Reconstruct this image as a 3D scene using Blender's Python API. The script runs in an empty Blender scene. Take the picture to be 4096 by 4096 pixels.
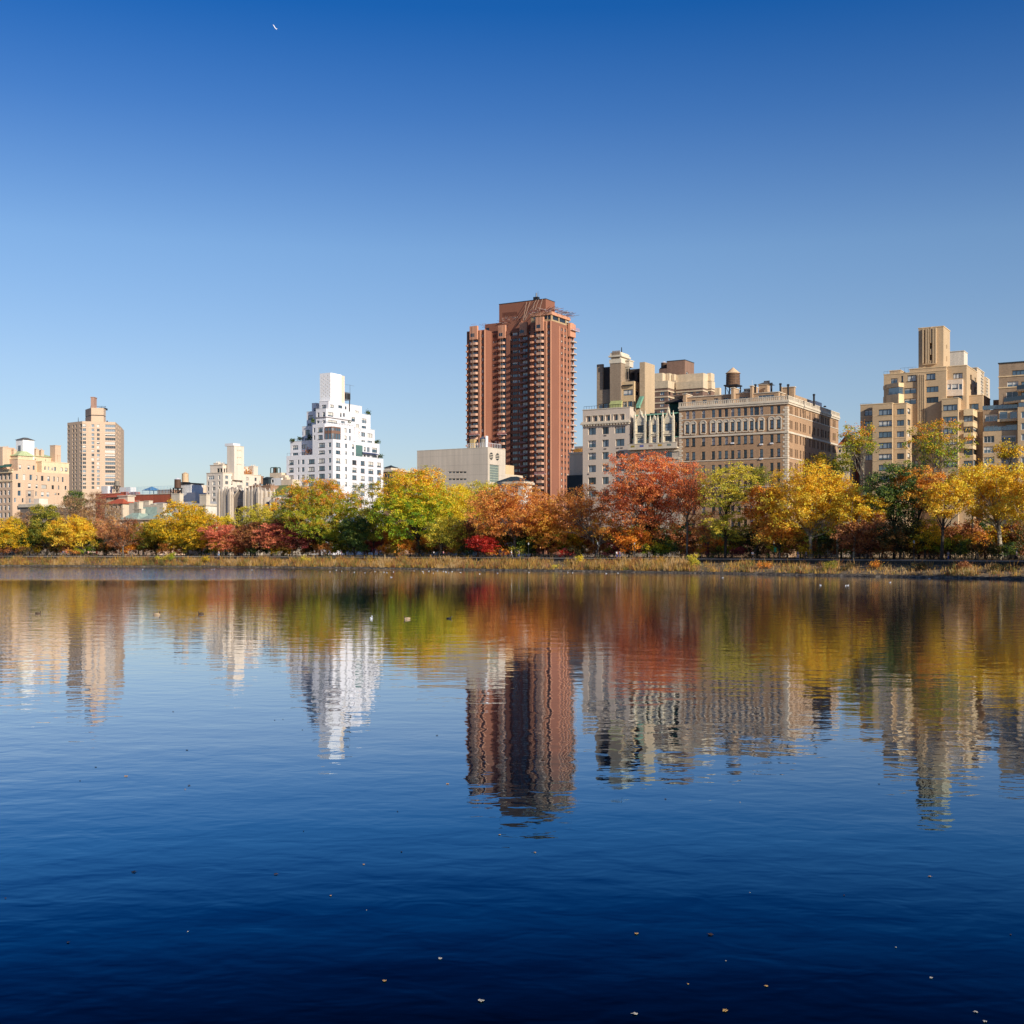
import bpy, math, random
import numpy as np
from mathutils import Vector, Matrix
SC = bpy.context.scene
COL = SC.collection
R = math.radians
random.seed(7)
rng = np.random.default_rng(11)
# ---------------------------------------------------------------- camera, sky, sun, exposure
F, YH, CH = 4873.0, 2200.0, 5.2          # focal length (px of a 4096 px frame), horizon row, camera height (m)
cam = bpy.data.objects.new('camera', bpy.data.cameras.new('camera')); COL.objects.link(cam); SC.camera = cam
cam.location = (0, 0, CH); cam.rotation_euler = (R(90), 0, 0)
cam.data.sensor_width = 36; cam.data.lens = 36*F/4096; cam.data.shift_y = (YH-2048)/4096
cam.data.clip_start = 0.3; cam.data.clip_end = 30000
SUN_EL, SUN_AZ = 23.0, 141.0             # azimuth clockwise from the view direction (+Y)
sd = Vector((math.sin(R(SUN_AZ))*math.cos(R(SUN_EL)), math.cos(R(SUN_AZ))*math.cos(R(SUN_EL)), math.sin(R(SUN_EL))))
W = bpy.data.worlds.new('World'); SC.world = W; W.use_nodes = True
wt = W.node_tree; wn = wt.nodes; wl = wt.links
bg = wn['Background']; bg.inputs['Strength'].default_value = 0.078
sky = wn.new('ShaderNodeTexSky'); sky.sky_type = 'NISHITA'; sky.sun_disc = False
sky.sun_elevation = R(SUN_EL); sky.sun_rotation = R(SUN_AZ); sky.air_density = 1.0; sky.dust_density = 0.6; sky.ozone_density = 3.0
tc = wn.new('ShaderNodeTexCoord'); sx = wn.new('ShaderNodeSeparateXYZ'); wl.new(tc.outputs['Generated'], sx.inputs[0])
rp = wn.new('ShaderNodeValToRGB'); wl.new(sx.outputs[2], rp.inputs[0])   # clear deep autumn sky: deeper blue with elevation
SKYR = [(0.0, (1.06, 1.03, 1.06)), (.07, (1.12, 1.05, 1.12)), (.142, (1.12, 1.09, 1.17)), (.238, (.95, 1.08, 1.24)), (.335, (.40, .74, 1.16)), (.407, (.09, .54, 1.10)), (1.0, (.03, .36, 1.0))]
cr = rp.color_ramp
while len(cr.elements) < len(SKYR): cr.elements.new(.5)
for e, (p, c) in zip(cr.elements, SKYR): e.position = p; e.color = (*c, 1)
mm = wn.new('ShaderNodeMix'); mm.data_type = 'RGBA'; mm.blend_type = 'MULTIPLY'; mm.inputs[0].default_value = 1
wl.new(sky.outputs[0], mm.inputs[6]); wl.new(rp.outputs[0], mm.inputs[7]); wl.new(mm.outputs[2], bg.inputs['Color'])
sl = bpy.data.lights.new('sun', 'SUN'); sl.energy = 4.1; sl.angle = R(.5); sl.color = (1, .93, .82)
so = bpy.data.objects.new('sun', sl); COL.objects.link(so); so.rotation_euler = sd.to_track_quat('Z', 'Y').to_euler()
SC.view_settings.view_transform = 'Standard'; SC.view_settings.look = 'None'; SC.view_settings.exposure = 0.375; SC.view_settings.gamma = 1
SC.cycles.max_bounces = 5; SC.cycles.transparent_max_bounces = 6; SC.cycles.use_denoising = True
# ---------------------------------------------------------------- helpers
def s2l(c): return tuple((v/255/12.92 if v/255 <= .04045 else ((v/255+.055)/1.055)**2.4) for v in c)
def tag(o, label=None, cat=None, group=None, kind=None):
    if label: o['label'] = label
    if cat: o['category'] = cat
    if group: o['group'] = group
    if kind: o['kind'] = kind
    return o
def empty(name, loc, rz=0):
    o = bpy.data.objects.new(name, None); o.empty_display_size = 1; COL.objects.link(o)
    o.location = loc; o.rotation_euler = (0, 0, rz); return o
def copy_tree(o, parent=None):
    c = o.copy(); COL.objects.link(c); c.parent = parent
    for ch in list(o.children): copy_tree(ch, c)
    return c
class MB:
    def __init__(s): s.v = []; s.f = []; s.m = []
    def add(s, vs, fs, mi=0):
        n = len(s.v); s.v += [tuple(v) for v in vs]; s.f += [tuple(i+n for i in f) for f in fs]; s.m += [mi]*len(fs)
    def quad(s, a, b, c, d, mi=0): s.add([a, b, c, d], [(0, 1, 2, 3)], mi)
    def box(s, x0, x1, y0, y1, z0, z1, mi=0):
        s.add([(x0, y0, z0), (x1, y0, z0), (x1, y1, z0), (x0, y1, z0), (x0, y0, z1), (x1, y0, z1), (x1, y1, z1), (x0, y1, z1)],
              [(0, 3, 2, 1), (4, 5, 6, 7), (0, 1, 5, 4), (1, 2, 6, 5), (2, 3, 7, 6), (3, 0, 4, 7)], mi)
    def prism(s, pts, z0, z1, mi=0):
        n = len(pts)
        s.add([(x, y, z0) for x, y in pts]+[(x, y, z1) for x, y in pts],
              [(i, (i+1) % n, n+(i+1) % n, n+i) for i in range(n)]+[tuple(range(n, 2*n)), tuple(range(n-1, -1, -1))], mi)
    def cone(s, cx, cy, z0, z1, r0, r1, n=16, mi=0):
        a = [2*math.pi*i/n for i in range(n)]
        s.add([(cx+r0*math.cos(t), cy+r0*math.sin(t), z0) for t in a]+[(cx+r1*math.cos(t), cy+r1*math.sin(t), z1) for t in a],
              [(i, (i+1) % n, n+(i+1) % n, n+i) for i in range(n)]+[tuple(range(n, 2*n)), tuple(range(n-1, -1, -1))], mi)
    def tube(s, ps, rs, n=6, mi=0):
        ps = [Vector(p) for p in ps]; vs = []; fs = []
        for i, p in enumerate(ps):
            d = (ps[min(i+1, len(ps)-1)]-ps[max(i-1, 0)]).normalized()
            a = d.orthogonal().normalized() if i == 0 else (a-d*a.dot(d)).normalized()
            b = d.cross(a)
            for k in range(n):
                t = 2*math.pi*k/n; vs.append(p+(a*math.cos(t)+b*math.sin(t))*rs[i])
        for i in range(len(ps)-1):
            for k in range(n): fs.append((i*n+k, i*n+(k+1) % n, (i+1)*n+(k+1) % n, (i+1)*n+k))
        fs.append(tuple(range((len(ps)-1)*n, len(ps)*n))); fs.append(tuple(range(n-1, -1, -1)))
        s.add(vs, fs, mi)
    def hip(s, x0, x1, y0, y1, z0, z1, inx, iny, mi=0):
        s.add([(x0, y0, z0), (x1, y0, z0), (x1, y1, z0), (x0, y1, z0), (x0+inx, y0+iny, z1), (x1-inx, y0+iny, z1), (x1-inx, y1-iny, z1), (x0+inx, y1-iny, z1)],
              [(0, 3, 2, 1), (4, 5, 6, 7), (0, 1, 5, 4), (1, 2, 6, 5), (2, 3, 7, 6), (3, 0, 4, 7)], mi)
    def mesh(s, name, mats, smooth=False):
        me = bpy.data.meshes.new(name); me.from_pydata(s.v, [], s.f)
        for m in mats: me.materials.append(m)
        if len(mats) > 1: me.polygons.foreach_set('material_index', s.m)
        if smooth: me.polygons.foreach_set('use_smooth', [True]*len(s.f))
        me.update(); return me
    def build(s, name, mats, parent=None, loc=None, rz=None, smooth=False):
        if not isinstance(mats, (list, tuple)): mats = [mats]
        o = bpy.data.objects.new(name, s.mesh(name, mats, smooth)); COL.objects.link(o); o.parent = parent
        if loc is not None: o.location = loc
        if rz is not None: o.rotation_euler = (0, 0, rz)
        return o
# ---------------------------------------------------------------- materials
MAT = {}
def pbr(name, col, rough=.8, spec=.3, metal=0, ior=None):
    if name in MAT: return MAT[name]
    m = bpy.data.materials.new(name); m.use_nodes = True; b = m.node_tree.nodes['Principled BSDF']
    b.inputs['Base Color'].default_value = (*col, 1); b.inputs['Roughness'].default_value = rough
    b.inputs['Specular IOR Level'].default_value = spec; b.inputs['Metallic'].default_value = metal
    if ior: b.inputs['IOR'].default_value = ior
    MAT[name] = m; return m
def wall(name, rgb, var=.12, courses=0, cvar=.10, stain=.12, panel=None, rough=.85):
    """Masonry: large tone patches, block-size mottling, vertical rain streaks, optional joint lines."""
    if name in MAT: return MAT[name]
    m = pbr(name, s2l(rgb), rough, .25); nt = m.node_tree; N = nt.nodes; L = nt.links; b = N['Principled BSDF']
    tcn = N.new('ShaderNodeTexCoord')
    def noise(sc, vec, det=3):
        mp = N.new('ShaderNodeMapping'); mp.inputs['Scale'].default_value = vec; L.new(tcn.outputs['Object'], mp.inputs[0])
        n = N.new('ShaderNodeTexNoise'); n.inputs['Scale'].default_value = sc; n.inputs['Detail'].default_value = det; L.new(mp.outputs[0], n.inputs[0]); return n.outputs[0]
    def mr(sock, lo, hi):
        k = N.new('ShaderNodeMapRange'); L.new(sock, k.inputs[0]); k.inputs[1].default_value = .3; k.inputs[2].default_value = .7
        k.inputs[3].default_value = lo; k.inputs[4].default_value = hi; return k.outputs[0]
    def mul(a, c):
        k = N.new('ShaderNodeMath'); k.operation = 'MULTIPLY'; L.new(a, k.inputs[0]); L.new(c, k.inputs[1]); return k.outputs[0]
    f = mul(mr(noise(.09, (1, 1, 1)), 1-var, 1+var), mr(noise(1.0, (1.6, 1.6, 3.5), 2), 1-cvar, 1+cvar))
    f = mul(f, mr(noise(.8, (1, 1, .06), 4), 1-stain, 1+stain*.6))
    if panel:                                    # (width, height, line darkness): joints between stone panels
        mp = N.new('ShaderNodeSeparateXYZ'); L.new(tcn.outputs['Object'], mp.inputs[0])
        def line(sock, per, w):
            a = N.new('ShaderNodeMath'); a.operation = 'PINGPONG'; L.new(sock, a.inputs[0]); a.inputs[1].default_value = per/2
            c = N.new('ShaderNodeMath'); c.operation = 'GREATER_THAN'; L.new(a.outputs[0], c.inputs[0]); c.inputs[1].default_value = w
            k = N.new('ShaderNodeMapRange'); L.new(c.outputs[0], k.inputs[0]); k.inputs[3].default_value = panel[2]; k.inputs[4].default_value = 1; return k.outputs[0]
        ad = N.new('ShaderNodeMath'); ad.operation = 'ADD'; L.new(mp.outputs[0], ad.inputs[0]); L.new(mp.outputs[1], ad.inputs[1])
        f = mul(f, mul(line(ad.outputs[0], panel[0], .07), line(mp.outputs[2], panel[1], .07)))
    vm = N.new('ShaderNodeVectorMath'); vm.operation = 'SCALE'; vm.inputs[0].default_value = s2l(rgb); L.new(f, vm.inputs['Scale']); L.new(vm.outputs[0], b.inputs['Base Color'])
    return m
GL = [pbr('glass_dark', (.02, .028, .036), .06, .9, ior=1.55), pbr('glass_blue', (.055, .095, .125), .08, 1.0, ior=1.8), pbr('glass_sheer', (.20, .24, .27), .10, .9, ior=1.6)]
BLIND = pbr('window_blind', (.62, .58, .50), .35, .6)
FR_D = pbr('frame_dark', (.03, .027, .025), .5); FR_W = pbr('frame_white', (.62, .60, .56), .5); FR_B = pbr('frame_bronze', (.10, .06, .045), .5)
FRAMES = {'d': FR_D, 'w': FR_W, 'b': FR_B}
STONE_L = wall('limestone_trim', (208, 192, 168), .06, cvar=.05)
IRON = pbr('black_iron', (.02, .02, .022), .5); STEEL = pbr('grey_steel', (.25, .26, .27), .4, metal=.6)
COPPER = wall('verdigris_copper', (128, 178, 150), .12); SLATE = wall('dark_slate', (52, 62, 66), .15); TAR = wall('roof_tar', (96, 92, 88), .1)
WOOD = wall('weathered_wood', (112, 84, 62), .1, cvar=.2); TINW = pbr('white_tin', (.72, .70, .68), .5)
WMESH = {}
def win_mesh(w, h, st, gi, bl):
    """st: frame letter + mullions + h for a mid rail, e.g. 'd2h'. Returns (frame mesh, pane mesh); local x width, -y outwards."""
    key = (round(w, 1), round(h, 1), st, gi, round(bl, 1))
    if key in WMESH: return WMESH[key]
    w, h = key[0], key[1]; t = min(.09, w*.14); fr = MB(); x0, x1, z0, z1 = -w/2, w/2, -h/2, h/2
    fr.box(x0, x0+t, -.06, .05, z0, z1); fr.box(x1-t, x1, -.06, .05, z0, z1)
    fr.box(x0+t, x1-t, -.06, .05, z0, z0+t); fr.box(x0+t, x1-t, -.06, .05, z1-t, z1)
    n = int(st[1]) if len(st) > 1 and st[1].isdigit() else 1
    for i in range(1, n):
        c = x0+w*i/n; fr.box(c-t*.4, c+t*.4, -.05, .04, z0+t, z1-t)
    if 'h' in st: fr.box(x0+t, x1-t, -.04, .03, -t*.35, t*.35)
    if 's' in st: fr.box(x0-.12, x1+.12, -.34, -.061, z0-.14, z0+.02)
    pn = MB(); pn.box(x0+t*.5, x1-t*.5, .052, .08, z0+t*.5, z1-t*.5, 0)
    if bl > 0: pn.box(x0+t*.6, x1-t*.6, .04, .0515, z1-t*.6-(h-t*1.2)*bl, z1-t*.6, 1)
    WMESH[key] = (fr.mesh('window', [FRAMES[st[0]]]), pn.mesh('pane', [GL[gi], BLIND]), fr, pn)
    return WMESH[key]
def winrand(mix):
    """mix: probabilities for dark, blue, sheer glass and chance of a blind"""
    r = random.random(); gi = 0 if r < mix[0] else 1 if r < mix[0]+mix[1] else 2
    bl = random.choice([.3, .5, .7]) if random.random() < mix[2] else 0
    if random.random() < mix[3]: bl = 1.0
    return gi, bl
A0 = math.atan2(-.5102, .8601)
def d5(px):                                  # depth (Y) of the avenue frontage line at image column px
    k = (px-2048)/F; cx, cy = 73.5, 325.0
    t = (k*cy-cx)/(-.8601-k*.5102); return cy+t*.5102
class Bld:
    """Building frame: origin at a street corner, local x along the lake frontage (to the right), y away from the lake."""
    def __init__(s, name, label, cat, px, Y, rot=None, g=3.3, group=None, mix=(.35, .4, .2, .1)):
        s.a = A0 if rot is None else rot; s.c = math.cos(s.a); s.n = math.sin(s.a)
        s.X = (px-2048)/F*Y; s.Y = Y; s.g = g; s.px = px; s.mix = mix; s.wins = []; s.bal = []
        s.o = empty(name, (s.X, s.Y, g), s.a); tag(s.o, label, cat, group)
    def w(s, x, y): return s.X+x*s.c-y*s.n, s.Y+x*s.n+y*s.c
    def L(s, wx, wy): dx, dy = wx-s.X, wy-s.Y; return dx*s.c+dy*s.n, -dx*s.n+dy*s.c
    def at(s, px, Y): return s.L((px-2048)/F*Y, Y)
    def hit(s, p0, p1, px):                  # parameter u (metres) along p0->p1 seen at column px
        k = (px-2048)/F; l = math.hypot(p1[0]-p0[0], p1[1]-p0[1]); d = ((p1[0]-p0[0])/l, (p1[1]-p0[1])/l)
        ax, ay = s.w(*p0); bx, by = s.w(p0[0]+d[0], p0[1]+d[1]); bx -= ax; by -= ay
        return (k*ay-ax)/(bx-k*by)
    def xa(s, px, y=0): return s.hit((0, y), (1, y), px)
    def ya(s, px, x=0): return s.hit((x, 0), (x, 1), px)
    def za(s, py, x, y): return CH-(py-YH)/F*s.w(x, y)[1]-s.g
    def zpx(s, py, px): return CH-(py-YH)/F*s.Y-s.g
    def rect(s, p0, p1, x0, y0, x1, y1, st='d2'):      # pixel rectangle -> (u0,u1,z0,z1,style) on face p0->p1
        u0, u1 = s.hit(p0, p1, x0), s.hit(p0, p1, x1); l = math.hypot(p1[0]-p0[0], p1[1]-p0[1]); u = (u0+u1)/2/l
        x, y = p0[0]+(p1[0]-p0[0])*u, p0[1]+(p1[1]-p0[1])*u
        return (u0, u1, s.za(y1, x, y), s.za(y0, x, y), st)
    def grid(s, p0, p1, cols, rows, ref, st='d2'):      # cols [(x centre, width px[, style])], rows [(y centre, height px)] read at column ref
        out = []; l = math.hypot(p1[0]-p0[0], p1[1]-p0[1]); ur = s.hit(p0, p1, ref)/l; x, y = p0[0]+(p1[0]-p0[0])*ur, p0[1]+(p1[1]-p0[1])*ur
        for cc in cols:
            u0, u1 = s.hit(p0, p1, cc[0]-cc[1]/2), s.hit(p0, p1, cc[0]+cc[1]/2)
            for r in rows:
                out.append((u0, u1, s.za(r[0]+r[1]/2, x, y), s.za(r[0]-r[1]/2, x, y), cc[2] if len(cc) > 2 else st))
        return out
    def mass(s, pts, z0, z1, mat, wins=None, name='wall', rec=.28, mb=None, top=True, sub=True):
        """Prism over pts (counter-clockwise); wins {edge: [(u0,u1,z0,z1,style)]} are cut as recessed openings."""
        own = mb is None; mb = mb or MB(); n = len(pts); wins = wins or {}
        for i in range(n):
            p0, p1 = pts[i], pts[(i+1) % n]; l = math.hypot(p1[0]-p0[0], p1[1]-p0[1])
            dx, dy = (p1[0]-p0[0])/l, (p1[1]-p0[1])/l; nx, ny = dy, -dx
            ws = [(max(w[0], .12), min(w[1], l-.12), max(w[2], z0+.12), min(w[3], z1-.12), w[4]) for w in wins.get(i, [])]
            ws = [w for w in ws if w[1]-w[0] > .1 and w[3]-w[2] > .3]
            P = lambda u, z, r=0: (p0[0]+dx*u-nx*r, p0[1]+dy*u-ny*r, z)
            if not ws: mb.quad(P(0, z0), P(l, z0), P(l, z1), P(0, z1)); continue
            us = sorted({0, l}|{round(w[0], 3) for w in ws}|{round(w[1], 3) for w in ws})
            zs = sorted({z0, z1}|{round(w[2], 3) for w in ws}|{round(w[3], 3) for w in ws})
            idx = {}
            def vi(a, b):
                if (a, b) not in idx: idx[(a, b)] = len(mb.v); mb.v.append(P(us[a], zs[b]))
                return idx[(a, b)]
            for a in range(len(us)-1):
                cu = (us[a]+us[a+1])/2
                cw = [w for w in ws if w[0] < cu < w[1]]
                for b in range(len(zs)-1):
                    cz = (zs[b]+zs[b+1])/2
                    if any(w[2] < cz < w[3] for w in cw): continue
                    mb.f.append((vi(a, b), vi(a+1, b), vi(a+1, b+1), vi(a, b+1))); mb.m.append(0)
            for w in ws:
                u0, u1, a0, a1 = w[:4]
                mb.quad(P(u0, a0), P(u0, a1), P(u0, a1, rec), P(u0, a0, rec)); mb.quad(P(u1, a0), P(u1, a0, rec), P(u1, a1, rec), P(u1, a1))
                mb.quad(P(u0, a1), P(u1, a1), P(u1, a1, rec), P(u0, a1, rec)); mb.quad(P(u0, a0), P(u0, a0, rec), P(u1, a0, rec), P(u1, a0))
                c = P((u0+u1)/2, (a0+a1)/2, rec-.02)
                if w[4] == 'x': mb.quad(P(u0, a0, rec), P(u1, a0, rec), P(u1, a1, rec), P(u0, a1, rec)); continue
                s.wins.append((c, math.atan2(dy, dx), u1-u0, a1-a0, w[4], sub))
        if top: mb.add([(x, y, z1) for x, y in pts], [tuple(range(n))])
        if own: return mb.build(name, mat, s.o)
    def box(s, x0, x1, y0, y1, z0, z1, mat, Ww=None, Sw=None, **k):
        return s.mass([(x0, y0), (x1, y0), (x1, y1), (x0, y1)], z0, z1, mat, {0: Ww or [], 1: Sw or []}, **k)
    def blk(s, pl, pc, pr, pt, y0, zb, mat, Ww=None, Sw=None, **k):
        """Box whose lake face spans columns pl..pc on plane y0, side face pc..pr, top row pt at the corner; zb: local bottom z."""
        x0, x1 = s.xa(pl, y0), s.xa(pc, y0); y1 = s.ya(pr, x1) if pr else y0+9; z1 = s.za(pt, x1, y0)
        a, b, c = (x0, y0), (x1, y0), (x1, y1)
        W_ = Ww(a, b) if callable(Ww) else Ww; S_ = Sw(b, c) if callable(Sw) else Sw
        # windows on the side face arrive measured from its start
        s.box(x0, x1, y0, y1, zb, z1, mat, W_, S_, **k); return x0, x1, y0, y1, z1
    def part(s, name, mb, mats, **k): return mb.build(name, mats, s.o, **k)
    def coping(s, x0, x1, y0, y1, z, mat, h=.35, out=.25, name='coping'):
        m = MB(); m.box(x0-out, x1+out, y0-out, y1+out, z+.004, z+h); return s.part(name, m, mat)
    def finish(s, cap=100):
        ws = sorted(s.wins, key=lambda w: -(w[2]*w[3]*(1.0 if w[0][2] > 14 else .3)))
        rest = MB(); lut = {}
        for i, (c, ang, w, h, st, sub) in enumerate(ws):
            gi, bl = winrand(s.mix)
            if bl >= 1 and sub == 'nb': bl = 0
            fm, pm, fr, pn = win_mesh(w, h, st, gi, bl)
            sw, sh = w/max(round(w, 1), .1), h/max(round(h, 1), .1)
            if i < cap:
                o = bpy.data.objects.new('window', fm); COL.objects.link(o); o.parent = s.o; o.location = c; o.rotation_euler = (0, 0, ang); o.scale = (sw, 1, sh)
                p = bpy.data.objects.new('pane', pm); COL.objects.link(p); p.parent = o
            else:
                ca, sa = math.cos(ang), math.sin(ang)
                T = lambda v: (c[0]+v[0]*sw*ca-v[1]*sa, c[1]+v[0]*sw*sa+v[1]*ca, c[2]+v[2]*sh)
                fi = {'d': 0, 'w': 1, 'b': 2}[st[0]]
                rest.add([T(v) for v in fr.v], fr.f, fi)
                n0 = len(rest.v); rest.v += [T(v) for v in pn.v]; rest.f += [tuple(k+n0 for k in f) for f in pn.f]; rest.m += [3+gi if k == 0 else 6 for k in pn.m]
        if rest.f: tag(rest.build('window', [FR_D, FR_W, FR_B]+GL+[BLIND], s.o), kind='stuff')
def zf(ox, oy, sc):                          # zoomed-crop coordinates -> photograph pixels
    return (lambda x: ox+x/sc), (lambda y: oy+y/sc)
# ================================================================ WATER, SHORE, PATH
SH = [(-1500, 3.4), ]
def shoreY(px):                               # distance of the far water's edge along the column px
    pts = [(-2500, 540), (-1200, 470), (0, 392), (790, 372), (1400, 342), (2048, 306), (2700, 276), (3350, 243), (3760, 226), (4096, 214), (4250, 204), (4700, 168), (5600, 135), (7500, 100), (11000, 66)]  # unseen bend at the right, shaped so the added trees shade the bank
    for (a, ya), (b, yb) in zip(pts, pts[1:]):
        if a <= px <= b: t = (px-a)/(b-a); return ya+(yb-ya)*t
    return pts[0][1] if px < pts[0][0] else pts[-1][1]
def wpt(px, Y, z=0): return Vector(((px-2048)/F*Y, Y, z))
shore = [wpt(p, shoreY(p)) for p in range(-2500, 11001, 100)]
def offs(line, d):
    out = []
    for i, p in enumerate(line):
        t = (line[min(i+1, len(line)-1)]-line[max(i-1, 0)]); t.z = 0; t.normalize(); out.append(p+Vector((-t.y, t.x, 0))*d)
    return out
G0 = 3.3
def strip(name, prof, mat, kind='structure', jag=0, seed=1, sub=1):
    """Ribbon following the shore; prof = [(distance inland, height)]."""
    rr = random.Random(seed); m = MB(); L = shore
    if sub > 1: L = [a.lerp(b, k/sub) for a, b in zip(shore, shore[1:]) for k in range(sub)]
    lines = []
    for d, z in prof:
        l = offs(L, d)
        lines.append([(p.x+rr.uniform(-jag, jag), p.y+rr.uniform(-jag, jag), z+rr.uniform(-jag, jag)*.5) for p in l])
    n = len(L); vs = [v for l in lines for v in l]; fs = [(j*n+i, j*n+i+1, (j+1)*n+i+1, (j+1)*n+i) for j in range(len(prof)-1) for i in range(n-1)]
    m.add(vs, fs); o = m.build(name, mat); tag(o, kind=kind); return o
def noise_mat(name, cols, scale, rough=.9, detail=6):
    m = pbr(name, cols[0], rough, .2); nt = m.node_tree; N, L = nt.nodes, nt.links; b = N['Principled BSDF']; g = N.new('ShaderNodeNewGeometry'); n = N.new('ShaderNodeTexNoise'); n.inputs['Scale'].default_value = scale; n.inputs['Detail'].default_value = detail; n.inputs['Roughness'].default_value = .7
    L.new(g.outputs['Position'], n.inputs[0]); r = N.new('ShaderNodeValToRGB'); L.new(n.outputs[0], r.inputs[0]); L.new(r.outputs[0], b.inputs['Base Color'])
    while len(r.color_ramp.elements) < len(cols): r.color_ramp.elements.new(.5)
    for i, c in enumerate(cols): e = r.color_ramp.elements[i]; e.position = .32+.36*i/(len(cols)-1); e.color = (*c, 1)
    return m
M_STONE = noise_mat('shore_stones', [(.03, .024, .018), (.09, .07, .05), (.30, .24, .17)], 1.3)
M_BANK = noise_mat('bank_soil', [(.07, .05, .03), (.20, .14, .08), (.34, .25, .14)], .9)
M_WALLD = noise_mat('shaded_wall_stone', [(.03, .028, .025), (.08, .072, .062)], 1.6)  # dark line below the path edge: shade put into the stone colour
M_PATH = noise_mat('cinder_path', [(.13, .10, .08), (.20, .16, .12)], 1.2)
M_GRND = noise_mat('park_ground', [(.035, .03, .015), (.09, .06, .02), (.20, .12, .03)], .6)
strip('shore_rocks', [(-.6, -.5), (0, .05), (.35, .30), (1.0, .36), (1.6, .5)], M_STONE, jag=.10, sub=6)
strip('bank', [(1.1, .36), (1.9, .52), (4.5, 1.1), (7.5, 1.75), (10.2, 2.3)], M_BANK, jag=.10, seed=2, sub=4)
strip('retaining_wall', [(10.1, 2.0), (10.15, 3.02)], M_WALLD, seed=3)
strip('kerb', [(9.95, 3.02), (9.96, 3.22), (10.6, 3.22), (10.61, 3.02)], noise_mat('kerb_stone', [(.16, .14, .12), (.30, .27, .23)], 1.2), seed=4)
strip('running_path', [(10.4, 3.1), (15.5, 3.3)], M_PATH, seed=5)
m = MB()
far = [(p.x*6, p.y*6+400) for p in offs(shore, 15.4)]; n = len(shore); l0 = offs(shore, 15.4)
m.add([(p.x, p.y, G0-.004) for p in l0]+[(p.x, p.y, G0) for p in offs(shore, 60)]+[(p.x*20, max(p.y*20, 6000), G0) for p in l0],
      [(j*n+i, j*n+i+1, (j+1)*n+i+1, (j+1)*n+i) for j in range(2) for i in range(n-1)]); tag(m.build('park_ground', M_GRND), kind='structure')
# ---- lake
mw = bpy.data.materials.new('lake_water'); mw.use_nodes = True; nt = mw.node_tree; N, L = nt.nodes, nt.links; N.clear()
g = N.new('ShaderNodeNewGeometry')
def wnoise(sc, vec, det, rough=.5, dist=0):
    mp = N.new('ShaderNodeMapping'); mp.inputs['Scale'].default_value = vec; mp.inputs['Rotation'].default_value = (0, 0, R(8)); L.new(g.outputs['Position'], mp.inputs[0])
    n = N.new('ShaderNodeTexNoise'); n.inputs['Scale'].default_value = sc; n.inputs['Detail'].default_value = det; n.inputs['Roughness'].default_value = rough; n.inputs['Distortion'].default_value = dist; L.new(mp.outputs[0], n.inputs[0]); return n.outputs[0]
def wmath(op, a, c):
    k = N.new('ShaderNodeMath'); k.operation = op
    for i, v in enumerate((a, c)):
        if hasattr(v, 'node'): L.new(v, k.inputs[i])
        else: k.inputs[i].default_value = v
    return k.outputs[0]
def wmap(sock, a, b_, lo, hi):
    k = N.new('ShaderNodeMapRange'); k.interpolation_type = 'SMOOTHSTEP'; L.new(sock, k.inputs[0])
    for i, v in zip((1, 2, 3, 4), (a, b_, lo, hi)): k.inputs[i].default_value = v
    return k.outputs[0]
WV1, WV2, WV3, WPATCH = .0118, .0014, .014, 15.
sp = N.new('ShaderNodeSeparateXYZ'); L.new(g.outputs['Position'], sp.inputs[0])
patch = wmap(wnoise(.012, (1, .55, 1), 2), .40, .62, .55, 1.9)            # cat's paws: broad areas of rougher water
wind = wmath('MULTIPLY', wmap(sp.outputs[1], 200, 235, 0, 1), wmap(sp.outputs[0], -15, -60, 0, 1))   # breeze along the far left shore
amp = wmath('ADD', patch, wmath('MULTIPLY', wind, WPATCH))
h = wmath('ADD', wmath('MULTIPLY', wnoise(1.15, (.95, 1.3, 1), 2, .5, .3), WV1), wmath('MULTIPLY', wnoise(4.0, (.7, 1.3, 1), 2), WV2))
h = wmath('ADD', wmath('MULTIPLY', h, amp), wmath('MULTIPLY', wnoise(.42, (.8, 1.2, 1), 1), WV3))
bp = N.new('ShaderNodeBump'); bp.inputs['Strength'].default_value = 1; bp.inputs['Distance'].default_value = 1; L.new(h, bp.inputs['Height'])
# deep blue lake: reflectance falls off, and turns bluer, as the view gets steeper
dt = N.new('ShaderNodeVectorMath'); dt.operation = 'DOT_PRODUCT'; L.new(g.outputs['Incoming'], dt.inputs[0]); L.new(bp.outputs[0], dt.inputs[1])
ab = wmath('ABSOLUTE', dt.outputs['Value'], 0); rp = N.new('ShaderNodeValToRGB'); L.new(ab, rp.inputs[0]); cr = rp.color_ramp
WR = [(0, (.97, .97, .97)), (.05, (.86, .85, .85)), (.10, (.66, .69, .74)), (.15, (.47, .52, .59)), (.185, (.24, .37, .49)), (.22, (.09, .25, .39)), (.28, (.006, .095, .19)), (.33, (.001, .032, .072)), (.375, (0, .004, .011)), (1, (.003, .006, .012))]
while len(cr.elements) < len(WR): cr.elements.new(.5)
for e, (p_, c_) in zip(cr.elements, WR): e.position = p_; e.color = (*c_, 1)
gb = N.new('ShaderNodeBsdfGlossy'); gb.inputs['Roughness'].default_value = .012; L.new(rp.outputs[0], gb.inputs['Color']); L.new(bp.outputs[0], gb.inputs['Normal'])
db = N.new('ShaderNodeBsdfDiffuse'); db.inputs['Color'].default_value = (0, .0015, .005, 1); ad = N.new('ShaderNodeAddShader'); L.new(gb.outputs[0], ad.inputs[0]); L.new(db.outputs[0], ad.inputs[1])
mo = N.new('ShaderNodeOutputMaterial'); L.new(ad.outputs[0], mo.inputs[0])
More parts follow.
